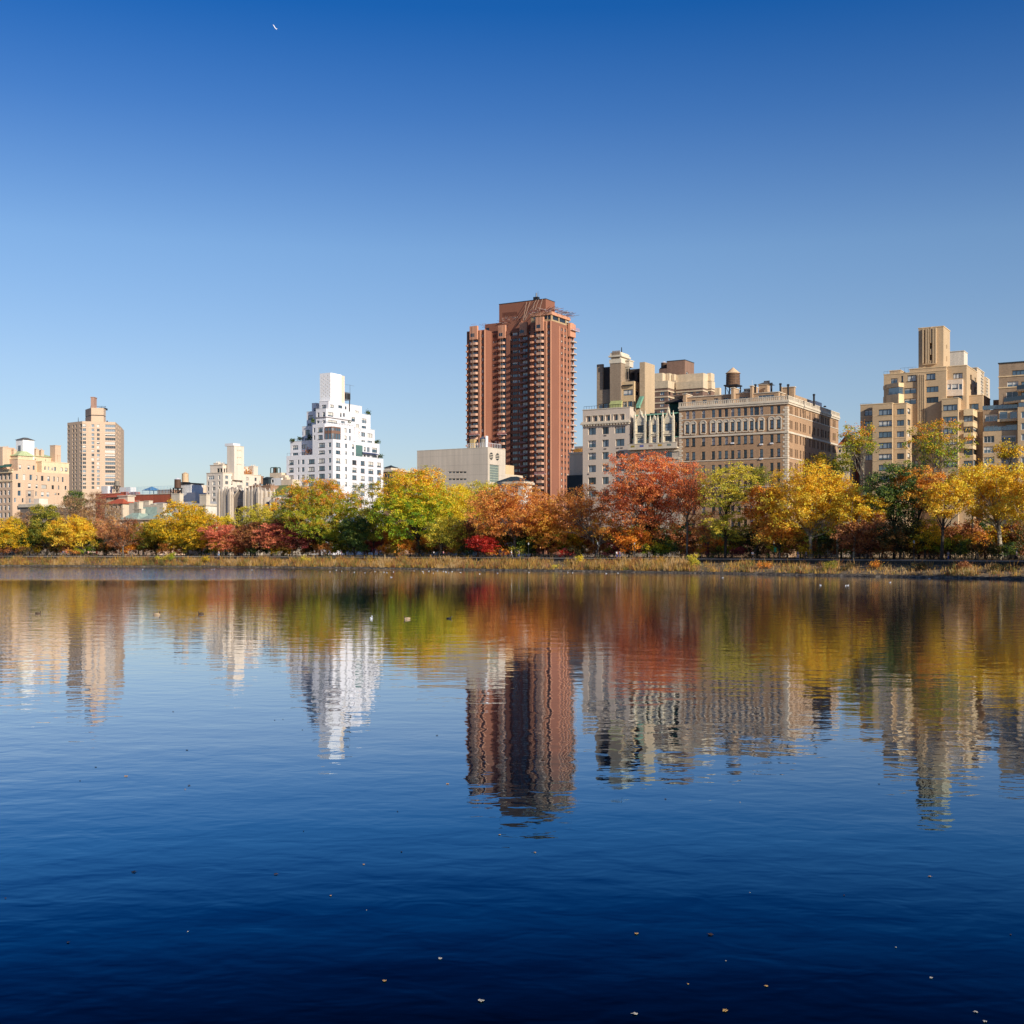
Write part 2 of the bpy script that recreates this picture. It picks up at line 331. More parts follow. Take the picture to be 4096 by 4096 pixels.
m = MB(); m.add([(-2500, -300, 0), (2500, -300, 0), (2500, 900, 0), (-2500, 900, 0)], [(0, 1, 2, 3)]); tag(m.build('lake_water', mw), kind='structure')
m = MB(); m.add([(-2500, -300, -3), (2500, -300, -3), (2500, 900, -3), (-2500, 900, -3)], [(0, 1, 2, 3)]); tag(m.build('lake_bed', M_BANK), kind='structure')
# ================================================================ BUILDINGS (right to left along the avenue)
def quoin(s, x, y, ax, z0, z1, mat_mb, w=.9, h=.55):
    z = z0; k = 0
    while z+h < z1:
        ww = w if k % 2 == 0 else w*.6
        if ax == 'xm': mat_mb.box(x-ww, x, y-.06, y+.02, z+.03, z+h)
        elif ax == 'xp': mat_mb.box(x, x+ww, y-.06, y+.02, z+.03, z+h)
        elif ax == 'yp': mat_mb.box(x-.02, x+.06, y, y+ww, z+.03, z+h)
        z += h+.06; k += 1
def balustrade(s, x0, x1, y0, y1, z, mat, h=1.15, west=True, south=True, step=.55):
    m = MB()
    if west:
        m.box(x0, x1, y0, y0+.3, z+.004, z+.2); m.box(x0, x1, y0, y0+.3, z+h-.2, z+h); n = int((x1-x0)/step)
        for i in range(n+1):
            x = x0+(x1-x0)*i/n; b = .28 if i % 9 == 0 else .11; m.box(max(x0, x-b), min(x1, x+b), y0+.05, y0+.25, z+.2, z+h-.2)
    if south:
        m.box(x1-.3, x1, y0+.301, y1, z+.004, z+.2); m.box(x1-.3, x1, y0+.301, y1, z+h-.2, z+h); n = int((y1-y0)/step)
        for i in range(1, n+1):
            y = y0+(y1-y0)*i/n; b = .28 if i % 9 == 0 else .11; m.box(x1-.25, x1-.05, y-b, y+b, z+.2, z+h-.2)
    return s.part('balustrade', m, mat)
def water_tank(x, y, z, r, h, leg, label, mat, roofmat, parent_rot=0, cone=.45, open_frame=False):
    """Rooftop water tank standing on its steel frame: a thing of its own."""
    t = empty('water_tank', (x, y, z), parent_rot); tag(t, label, 'water tank')
    m = MB(); m.cone(0, 0, leg+.004, leg+h, r*1.03, r*.97, 20)
    tk = m.build('tank', mat, t)
    hp = MB()
    for i in range(1, 7): hp.cone(0, 0, leg+h*i/7.2, leg+h*i/7.2+.06, r*1.035, r*1.03, 20)
    hp.build('hoops', IRON, tk)
    m = MB(); m.cone(0, 0, leg+h+.004, leg+h+r*cone*2, r*1.12, .12, 20); m.build('roof', roofmat, t)
    m = MB(); m.box(-r*1.05, r*1.05, -r*1.05, r*1.05, leg-.35, leg)
    if leg > 1:
        for a in (-1, 1):
            for b in (-1, 1): m.box(a*r*.85-.12, a*r*.85+.12, b*r*.85-.12, b*r*.85+.12, 0, leg-.35)
        for a in (-1, 1):
            m.tube([(-r*.85, a*r*.85, .2), (r*.85, a*r*.85, leg-.4)], [.07, .07], 4); m.tube([(r*.85, a*r*.85, .2), (-r*.85, a*r*.85, leg-.4)], [.07, .07], 4)
            m.tube([(a*r*.85, -r*.85, .2), (a*r*.85, r*.85, leg-.4)], [.07, .07], 4)
    m.build('frame', IRON if not open_frame else STEEL, t); return t
def chimney(s, x, y, z, w, h, mat, pots=True, d=None):
    d = d or w; m = MB(); m.box(x-w/2, x+w/2, y-d/2, y+d/2, z-.5, z+h); m.box(x-w/2-.12, x+w/2+.12, y-d/2-.12, y+d/2+.12, z+h+.003, z+h+.25)
    if pots:
        for k in range(max(2, int(w/.8))): m.cone(x-w/2+w*(k+.5)/max(2, int(w/.8)), y, z+h+.253, z+h+.9, .2, .15, 8)
    return s.part('chimney', m, mat)
def acbox(s, pts, name='air_vent'):
    m = MB()
    for x, y, z, w, h in pts: m.box(x-w/2, x+w/2, y-.09, y-.003, z-h/2, z+h/2)
    if m.f: s.part(name, m, pbr('vent_grille', (.12, .10, .09), .6))
# ---------------------------------------------------------------- B14: long brown brick house with balustrade
def b14():
    zx, zy = zf(2680, 1430, 2.6833)
    s = Bld('apartment_house', 'long brown brick apartment house with white balustrade, corner quoins and a row of arched windows', 'apartment house', zx(1262), 325, mix=(.30, .55, .12, .05))
    BR = wall('brown_brick', (170, 136, 104), .05, cvar=.16, stain=.08)
    x0 = s.xa(zx(98)); y1 = s.ya(zx(1808), 0); zt = s.za(zy(478), 0, 0)
    a, b, c = (x0, 0), (0, 0), (0, y1)
    cols = [186, 252, 358, 464, 534, 603, 671, 739, 808, 875, 981, 1092, 1165]
    C = [(zx(q), 13.6, 'd1hs') for q in cols]; ref = zx(1165)
    W_ = s.grid(a, b, [(zx(q), 14, 'b1h') for q in cols]+[(zx(928), 20, 'b1h')], [(zy(560), 33)], ref)
    W_ += s.grid(a, b, C, [(zy(712), 33)], ref)+s.grid(a, b, [(zx(928), 14, 'd2')], [(zy(716), 30)], ref)
    W_ += s.grid(a, b, C, [(zy(v), 32) for v in (866, 1018, 1170, 1322, 1474, 1626, 1775)], ref)
    sc = []
    for q in (1300, 1357, 1442, 1545, 1635, 1707, 1762): sc += [(zx(q-9), 4.6, 'b1h'), (zx(q+9), 4.6, 'b1h')]
    for q in (1402, 1502, 1590, 1673): sc += [(zx(q), 5, 'b1h')]
    S_ = s.grid(b, c, sc, [(zy(v), 33) for v in (569, 722, 869, 1021, 1170, 1322)], zx(1300))
    s.mass([a, b, c, (x0, y1)], 0, zt, BR, {0: W_, 1: S_})
    ST = STONE_L
    def belt(pz, h, o, name='belt_course'):
        z = s.za(zy(pz), s.xa(zx(1230)), 0); m = MB(); m.box(x0, o, -o, -.003, z-h/2, z+h/2); m.box(.003, o, -.003, y1, z-h/2, z+h/2); s.part(name, m, ST)
    belt(606, .22, .12); belt(800, .5, .22); belt(1075, .25, .14); belt(1378, .25, .14)
    m = MB(); z = zt; m.box(x0-.1, .55, -.55, .3, z+.003, z+.45); m.box(.003, .35, -.30, -.003, z-.5, z); m.box(x0, .35, -.35, -.004, z-.5, z); m.box(.25, .55, .301, y1, z+.003, z+.45); m.box(.004, .35, 0, y1, z-.5, z)
    s.part('cornice', m, ST)
    balustrade(s, x0, .4, -.4, y1, zt+.45, ST, 1.25)
    q = MB(); quoin(s, -.02, 0, 'xm', 0, zt-.6, q, 1.3); quoin(s, 0, .02, 'yp', 0, zt-.6, q, 1.3); s.part('quoins', q, ST); q = MB(); quoin(s, x0+.02, 0, 'xp', 0, zt-.6, q, 1.1); s.part('quoins', q, ST)
    # arched window heads with pilasters on the second storey from the top
    zr = s.za(zy(712), s.xa(ref), 0); n = 0
    for q_ in cols:
        xc = s.xa(zx(q_)); m = MB(); hw = .60; zb, zs_ = zr-1.5, zr+1.18
        for sgn in (-1, 1): m.box(xc+sgn*(hw+.18)-.17, xc+sgn*(hw+.18)+.17, -.16, -.004, zb, zs_)
        N = 12; P = lambda r, k: (xc+r*math.cos(math.pi*k/N), zs_+r*math.sin(math.pi*k/N))
        for k in range(N):
            for r0, r1, yy in ((.72, 1.0, -.20), (0, .72, -.09)):
                p, q1, r_, t_ = P(r0, k), P(r1, k), P(r1, k+1), P(r0, k+1)
                m.add([(p[0], yy, p[1]), (q1[0], yy, q1[1]), (r_[0], yy, r_[1]), (t_[0], yy, t_[1]), (q1[0], -.003, q1[1]), (r_[0], -.003, r_[1])], [(0, 1, 2, 3), (1, 4, 5, 2)])
        m.box(xc-.75, xc+.75, -.25, -.005, zb-.25, zb-.01); s.part('arch_surround', m, ST)
    # penthouse storey and bulkheads
    ry = 3.2; zR = zt+.01
    PB = wall('tan_brick', (178, 148, 116), .06, cvar=.14)
    def ph(pl, pc, pr, pt, y0, mat=PB, wins=(), st='b2', cap=True, roof=TAR):
        y0 += ry
        xx0, xx1 = s.xa(zx(pl), y0), s.xa(zx(pc), y0); yy1 = s.ya(zx(pr), xx1) if pr else y0+6; z1 = s.za(zy(pt), xx1, y0)
        ws = [s.rect((xx0, y0), (xx1, y0), zx(w[0]), zy(w[1]), zx(w[2]), zy(w[3]), st) for w in wins]
        s.box(xx0, xx1, y0, yy1, zR, z1, mat, ws, name='penthouse')
        if cap: s.coping(xx0, xx1, y0, yy1, z1, STONE_L, .2, .2)
        return xx0, xx1, yy1, z1
    ph(190, 655, None, 400, 0, wins=[(230, 458, 273, 492), (346, 453, 392, 492), (470, 437, 517, 492), (577, 433, 628, 492)])
    ph(140, 172, 232, 395, -1); ph(655, 683, 742, 328, -1.2); ph(690, 860, None, 380, .5, wins=[(742, 420, 836, 458)], st='w3')
    ph(860, 884, 945, 308, -.8); ph(885, 1165, 1255, 372, 0, wins=[(945, 402, 1115, 440)], st='w4'); ph(950, 1045, 1072, 290, 4); ph(1205, 1333, 1347, 318, 7); ph(1176, 1200, 1206, 312, 4, cap=False)
    hx = s.xa(zx(1000), 9); m = MB(); hx0, hx1 = s.xa(zx(945), 7), s.xa(zx(1052), 7); zz = s.za(zy(288), hx1, 7); m.hip(hx0, hx1+.6, 6.9, 11.5, zz+.21, zz+1.3, 2.6, 2.0); s.part('hipped_roof', m, TAR)
    m = MB(); hx0, hx1 = s.xa(zx(745), 8), s.xa(zx(880), 8); zz = s.za(zy(385), hx1, 8); m.hip(hx0, hx1, 7, 12, zz, zz+1.6, 3, 2.2); s.part('hipped_roof', m, TAR)
    yb0, yb1 = s.ya(zx(1350), -4), s.ya(zx(1560), -4)
    m = MB(); m.box(-12, -4, yb0, yb1, zR, s.za(zy(440), -4, (yb0+yb1)/2)); m.box(-9, -5, yb0+3, yb0+8, zR, s.za(zy(432), -4, yb0+5)); s.part('penthouse', m, PB)
    ya_, yb_ = s.ya(zx(1562), -2), s.ya(zx(1630), -2); m = MB(); m.box(-7, -2, ya_, yb_, zR, s.za(zy(465), -2, ya_)); s.part('bulkhead', m, wall('white_stucco', (226, 220, 212), .05))
    for q_, pt, yy in ((1185, 290, 5), (1088, 285, 6), (1545, 405, 12), (1662, 532, 16), (916, 300, 4), (1268, 300, 9)):
        x = s.xa(zx(q_), yy); m = MB(); zz = s.za(zy(pt), x, yy); m.cone(x, yy, zR, zz, .28, .28, 8); m.cone(x, yy, zz+.003, zz+.35, .45, .3, 8); s.part('flue', m, IRON)
    for q_, pt in ((882, 245),):
        x = s.xa(zx(q_), 4); m = MB(); m.cone(x, 4, zR, s.za(zy(pt), x, 4), .05, .03, 6); s.part('mast', m, FR_W)
    # ac units in some window bays
    for q_, r_ in ((671, 918), (981, 930), (1092, 920), (981, 1085), (358, 1378)):
        m = MB(); x = s.xa(zx(q_)); z = s.za(zy(r_), x, 0); m.box(x-.45, x+.45, -.3, -.004, z-.25, z+.15); s.part('air_conditioner', m, TINW)
    s.finish()
    # wooden tank on its steel stand
    ty = 11; x = s.xa(zx(676), ty); wx, wy = s.w(x, ty); zb = s.za(zy(440), x, ty)+s.g
    ppm = F/wy; H = (290-165)/2.6833/ppm
    base = zR+s.g; leg = s.za(zy(298), x, ty)+s.g-base
    water_tank(wx, wy, base, (750-604)/2.6833/2/ppm, H, leg, 'brown wooden water tank on a black steel stand above the brown brick house', WOOD, wall('pale_wood_roof', (214, 180, 140), .1), s.a)
    return s
B14 = b14()
# ---------------------------------------------------------------- B12: gothic dormers
def b12():
    zx, zy = zf(2300, 1380, 3.45)
    px = zx(1438); s = Bld('apartment_house', 'gothic dormered stone apartment house with steep green slate roof and decorated balcony', 'apartment house', px, d5(px), mix=(.4, .5, .1, .05))
    ST = wall('grey_limestone', (188, 172, 152), .08); ST2 = wall('cream_terracotta', (214, 200, 172), .08, cvar=.15)
    x0 = s.xa(zx(757)); zb = s.za(zy(1400), 0, 0)
    a, b = (x0, 0), (0, 0)
    ws = []
    for q, w in ((905, 28), (1097, 18), (1290, 28)):
        for r in (1520, 1680, 1840, 2000, 2150): ws += s.grid(a, b, [(zx(q), w, 'd2h')], [(zy(r), 27)], zx(1290))
    s.mass([a, b, (0, 14), (x0, 14)], 0, zb, ST, {0: ws})
    for r in (1455, 1560, 1760):
        z = s.za(zy(r), 0, 0); m = MB(); m.box(x0, -.01, -.3, -.003, z-.2, z+.2); s.part('belt_course', m, STONE_L)
    # balcony with painted panels
    zc = s.za(zy(1375), 0, 0); m = MB(); m.box(x0, -.1, -1.5, -.004, zc-1.0, zc-.65); m.box(x0, -.1, -1.5, -1.3, zc-.649, zc+.55); m.box(x0-.05, -.05, -1.58, -1.22, zc+.551, zc+.7)
    bal = s.part('balcony', m, STONE_L)
    tones = [(150, 132, 60), (96, 100, 150), (170, 140, 120), (190, 150, 60), (120, 130, 120)]
    for i, t in enumerate(tones):
        m = MB(); xs = x0+.6+i*(-x0-1.2)/5; m.box(xs+.4, xs+1.6, -1.53, -1.502, zc-.3, zc+.25); m.build('panel', wall('painted_panel_%d' % i, t, .1), bal)
    # steep roof
    zt = s.za(zy(935), 0, 1.5); m = MB()
    m.add([(x0, .5, zb), (-.02, .5, zb), (-.02, 3.2, zt), (x0, 3.2, zt), (-.02, 12, zt), (x0, 12, zt), (-.02, 12, zb), (x0, 12, zb)], [(0, 1, 2, 3), (3, 2, 4, 5), (1, 6, 4, 2), (0, 3, 5, 7)])
    s.part('roof', m, wall('green_slate', (52, 74, 66), .25, cvar=.2, stain=.3))
    m = MB(); m.box(x0-.1, .02, 2.7, 3.4, zt+.004, zt+.35); s.part('gutter', m, COPPER)
    zl = s.za(zy(1270), 0, .5); m = MB(); m.box(x0+.5, -.02, .35, 1.0, zb+.004, zl); s.part('attic_wall', m, ST); m = MB(); m.box(x0+.5, -.02, .25, 1.2, zl+.003, zl+.22); s.part('gutter', m, COPPER)
    for q, hw, pk, win, tw in ((905, 70, 888, 95, 'd2h'), (1097, 52, 962, 65, 'd1h'), (1290, 72, 848, 100, 'd2h')):
        xl, xr = s.xa(zx(q-hw)), s.xa(zx(q+hw)); xc = (xl+xr)/2; z1 = s.za(zy(1062 if q != 1097 else 1085), xc, 0)+(xc*0); zpk = s.za(zy(pk), xc, 0)
        W2 = []
        ow = s.o
        for r0, r1 in ((1108, 1208), (1280, 1350)):
            W2 += [s.rect((xl, -.25), (xr, -.25), zx(q-win/2), zy(r0-(0 if q == 905 else 10 if q == 1097 else 26)), zx(q+win/2), zy(r1-(0 if q == 905 else 8 if q == 1097 else 26)), tw)]
        W2[1] = (*W2[1][:2], max(zb+.12, W2[1][2]), W2[1][3], W2[1][4])
        n0 = len(s.wins)
        d = s.mass([(xl, -.25), (xr, -.25), (xr, 4), (xl, 4)], zb+.003, z1, ST2, {0: W2}, name='dormer')
        # ogee gable, side pinnacles, crocketed finial, sills
        m = MB(); N = 10
        prof = [(xl, z1)]+[(xc-(xc-xl)*(1-t)**1.7, z1+(zpk-z1)*.86*t) for t in [i/N for i in range(1, N+1)]]
        for i in range(N):
            (ax, az), (bx, bz) = prof[i], prof[i+1]
            m.add([(ax, -.3, az), (2*xc-ax, -.3, az), (2*xc-bx, -.3, bz), (bx, -.3, bz), (ax, 1.2, az), (2*xc-ax, 1.2, az), (2*xc-bx, 1.2, bz), (bx, 1.2, bz)],
                  [(0, 1, 2, 3), (0, 3, 7, 4), (1, 5, 6, 2)])
            m.box(ax-.12, ax+.12, -.45, -.302, az+.01, az+.3); m.box(2*xc-ax-.12, 2*xc-ax+.12, -.45, -.302, az+.01, az+.3)
        m.cone(xc, -.1, prof[-1][1], zpk, .18, .05, 6); m.box(xc-.35, xc+.35, -.25, .05, zpk-.9, zpk-.7); m.build('gable', ST2, d)
        for x in (xl, xr):
            m = MB(); zz = z1+(1.7 if q != 1097 else 1.0); m.box(x-.28, x+.28, -.62, .02, zb+.01, zz); m.cone(x, -.3, zz+.004, zz+1.5, .3, .03, 4); m.box(x-.36, x+.36, -.7, .05, zz-1.6, zz-1.45); m.box(x-.36, x+.36, -.7, .05, zz-4.4, zz-4.25); m.build('pinnacle', ST2, d)
        m = MB(); zz = s.za(zy(1232), xc, 0); m.box(xl+.35, xr-.35, -.55, -.252, zz, zz+.16); m.box(xl+.35, xr-.35, -.4, -.252, zz-.5, zz-.2); m.build('sill', ST2, d)
    # dark pavilion with bracketed eaves between the dormers and the brick house
    y0 = 5; xa, xb = s.xa(zx(1265), y0), s.xa(zx(1470), y0); ze = s.za(zy(800), (xa+xb)/2, y0); m = MB(); m.box(xa+.6, xb, y0+.6, y0+7, zb, ze); p = s.part('pavilion', m, wall('dark_green_copper', (34, 66, 58), .25))
    m = MB(); m.hip(xa-.6, xb+.4, y0-.6, y0+8, ze+.2, ze+2.4, 4.2, 3.5); m.build('roof', wall('brown_tile', (70, 60, 52), .2), p)
    m = MB()
    for i in range(16): x = xa-.4+i*(xb-xa)/15; m.box(x, x+.2, y0-.45, y0+.59, ze-.15, ze+.19)
    m.build('brackets', wall('dark_green_copper2', (26, 44, 40), .2), p)
    s.finish()
b12()
# ---------------------------------------------------------------- B11: cream six-window house with chimney towers
def b11():
    zx, zy = zf(2300, 1380, 3.45)
    px = zx(756); s = Bld('apartment_house', 'cream stucco house with bracketed cornice, six deep top windows and tall brick chimney towers', 'apartment house', px, d5(px)-.05, mix=(.2, .65, .35, .0))
    CS = wall('cream_stucco', (203, 184, 164), .04, cvar=.04, stain=.05); GB = wall('grey_brown_brick', (150, 130, 108), .08, cvar=.16)
    x0 = s.xa(zx(107)); y1 = s.ya(zx(833), 0); zt = s.za(zy(862), 0, 0)
    a, b, c = (x0, 0), (0, 0), (0, y1+8)
    W_ = s.grid(a, b, [(zx(q), 19, 'x') for q in (185, 275, 362, 452, 560, 652)], [(zy(1012), 25)], zx(452))
    rows = [(zy(v), 28) for v in (1181, 1356, 1526, 1700, 1870, 2040)]
    W_ += s.grid(a, b, [(zx(235), 31, 'd2'), (zx(421), 26, 'd2')], rows, zx(421))+s.grid(a, b, [(zx(620), 43, 'd3')], rows[:1], zx(421))+s.grid(a, b, [(zx(620), 35, 'd2')], rows[1:], zx(421))
    s.mass([a, b, c, (x0, y1+8)], 0, zt, CS, {0: W_}, rec=.5)
    # the top windows stand back in splayed bays
    for w in W_[:6]:
        m = MB(); m.box(x0+w[0]+.55, x0+w[1]-.05, .42, .46, w[2]+.05, w[3]-.15); m.build('recessed_pane', GL[0], s.o)
        m = MB(); m.box(x0+w[0]-.12, x0+w[0]-.01, -.12, -.004, w[2]-.1, w[3]+.12); m.box(x0+w[1]+.01, x0+w[1]+.12, -.12, -.004, w[2]-.1, w[3]+.12); m.box(x0+w[0]-.12, x0+w[1]+.12, -.12, -.004, w[3]+.121, w[3]+.25); s.part('surround', m, STONE_L)
    z = s.za(zy(1085), s.xa(zx(452)), 0); m = MB(); m.box(x0-.5, .35, -.75, -.004, z+.0, z+.4); m.box(x0-.3, .2, -.4, -.004, z+.401, z+.8)
    n = 17
    for i in range(n): x = x0+.1+(-x0-.5)*i/(n-1); m.box(x, x+.45, -.6, -.005, z-.45, z-.003)
    s.part('cornice', m, STONE_L); s.coping(x0, 0, 0, y1, zt, STONE_L, .25, .12)
    vents = []
    for q, r in ((418, 1250), (418, 1433), (230, 1437), (590, 1424), (644, 1420), (184, 1782)):
        x = s.xa(zx(q)); vents.append((x, 0, s.za(zy(r), x, 0), .8 if q not in (184,) else .5, .32))
    acbox(s, vents)
    zR = zt+.01
    m = MB()
    for i in range(16): x = x0+.2+i*.85; m.box(x, x+.06, .3, .36, zR, zR+1.1)
    m.box(x0+.2, x0+13.2, .3, .36, zR+1.1, zR+1.18); s.part('railing', m, IRON)
    def tw(pl, pc, pr, pt, y0, mat=GB, z0=zR, wins=(), swins=(), st='d2', name='chimney_tower'):
        xx0, xx1 = s.xa(zx(pl), y0), s.xa(zx(pc), y0); yy1 = s.ya(zx(pr), xx1) if pr else y0+5; z1 = s.za(zy(pt), xx1, y0)
        ws = [s.rect((xx0, y0), (xx1, y0), zx(w[0]), zy(w[1]), zx(w[2]), zy(w[3]), st) for w in wins]
        sw = [s.rect((xx1, y0), (xx1, yy1), zx(w[0]), zy(w[1]), zx(w[2]), zy(w[3]), 'd1') for w in swins]
        s.box(xx0, xx1, y0, yy1, z0, z1, mat, ws, sw, name=name); return xx0, xx1, yy1, z1
    TB = wall('tan_side_brick', (190, 164, 130), .07, cvar=.12)
    tw(300, 383, 400, 262, 4.0)
    tw(383, 482, None, 300, 6.0, wall('dark_grey_brick', (84, 76, 70), .1), wins=[(378, 632, 478, 722)], name='link_block')
    A_ = tw(482, 632, 750, 245, 2.5)
    m = MB(); m.box(A_[0]-.15, A_[1]+.15, 2.35, A_[2]+.1, A_[3]+.003, A_[3]+1.2); m.box(A_[0]+.25, A_[1]-.2, 2.6, A_[2]-.3, A_[3]+1.201, A_[3]+7.4-4.2); zc = s.za(zy(135), A_[1], 2.5)
    m.box(A_[0]-.35, A_[1]+.35, 2.15, A_[2]+.3, zc-.5, zc); m.box(A_[0], A_[1], 2.5, A_[2], A_[3]+3.0, zc-.501); s.part('chimney_cap', m, wall('cream_cap_stone', (212, 198, 174), .05))
    m = MB()
    for i in range(4): x = A_[0]+.8+i*(A_[1]-A_[0]-1.2)/3.6; m.box(x, x+.5, 2.4, 2.49, A_[3]+3.6, zc-.9)
    s.part('carved_panels', m, GB)
    x = (A_[0]+A_[1])/2+.8; m = MB(); m.cone(x, 5, zc, zc+2.6, .22, .12, 8); s.part('flue', m, IRON)
    B_ = tw(668, 748, 752, 300, 5.5, wall('cream_terracotta', (214, 200, 172))); m = MB(); zz = s.za(zy(205), B_[1], 5.5); m.box(B_[0]-.1, B_[1]+.15, 5.3, 8, B_[3]+.003, zz-.3); m.box(B_[0]-.3, B_[1]+.35, 5.1, 8.2, zz-.299, zz); s.part('arcaded_cap', m, wall('cream_cap_stone', (212, 198, 174)))
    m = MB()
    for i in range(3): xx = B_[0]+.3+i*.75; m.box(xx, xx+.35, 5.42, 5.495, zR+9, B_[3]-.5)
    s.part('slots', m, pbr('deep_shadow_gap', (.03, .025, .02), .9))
    # bridge with two openings
    y0 = 7.5; xa, xb = s.xa(zx(748), y0), s.xa(zx(892), y0); zt2, zo = s.za(zy(326), xb, y0), s.za(zy(380), xb, y0); zl = s.za(zy(505), xb, y0)
    m = MB(); m.box(xa, xb, y0, y0+2.5, zo, zt2)
    for p0, p1 in ((748, 782), (822, 862), (886, 892)): m.box(s.xa(zx(p0), y0), s.xa(zx(p1), y0), y0, y0+2.5, zl, zo-.003)
    m.box(xa, xb, y0, y0+2.5, zR, zl-.003); s.part('bridge', m, wall('dark_grey_brick', (84, 76, 70)))
    tw(892, 963, 1100, 233, 3.5, TB, z0=zR-13)
    tw(840, 962, 1130, 880, 3.0, TB, z0=zR-13, name='flared_base')
    tw(648, 815, 922, 498, 3.2, wall('warm_tan_brick', (206, 176, 134), .06), wins=[(664, 615, 798, 695), (660, 782, 720, 862), (728, 776, 790, 858)], swins=[(836, 612, 880, 695)], name='penthouse')
    tw(303, 482, None, 610, 3.6, GB, wins=[(322, 812, 380, 885), (390, 806, 450, 880)], name='penthouse')
    # sloping copper hoods
    y0 = 1.4; xa, xb = s.xa(zx(470), y0), s.xa(zx(632), y0); zh, zl = s.za(zy(762), xb, 2.4), s.za(zy(812), xb, y0)
    m = MB(); m.add([(xa, y0, zl), (xb, y0, zl), (xb, 2.49, zh), (xa, 2.49, zh), (xa, 2.49, zl), (xb, 2.49, zl)], [(0, 1, 2, 3), (0, 3, 4), (1, 5, 2), (0, 4, 5, 1)]); m.box(xa+.1, xb-.1, y0+.1, 2.48, zR, zl-.003); s.part('copper_hood', m, wall('mossy_copper', (170, 172, 112), .1))
    y0 = 2.0; xa, xb = s.xa(zx(840), y0), s.xa(zx(956), y0+1); zl, zh = s.za(zy(835), xa, y0), s.za(zy(706), xb, y0)
    m = MB(); m.add([(xa, y0, zl), (xa+1.1, y0, zl), (xb, y0, zh), (xb-1.0, y0, zh), (xa, 2.99, zl), (xa+1.1, 2.99, zl), (xb, 2.99, zh), (xb-1.0, 2.99, zh)], [(0, 1, 2, 3), (0, 3, 7, 4), (1, 5, 6, 2), (3, 2, 6, 7), (0, 4, 5, 1)]); m.box(xa+.05, xa+1.0, y0+.05, 2.98, zR, zl-.003); s.part('copper_hood', m, COPPER)
    m = MB(); x = s.xa(zx(790), 3.4); z = s.za(zy(498), x, 3.4); m.box(x-1.2, x+.3, 3.3, 5.2, z-.6, z+.3); m.box(s.xa(zx(650), 2.6), x+.4, 2.5, 5, z-1.3, z-1.05); s.part('awning_frame', m, IRON)
    s.finish()
b11()
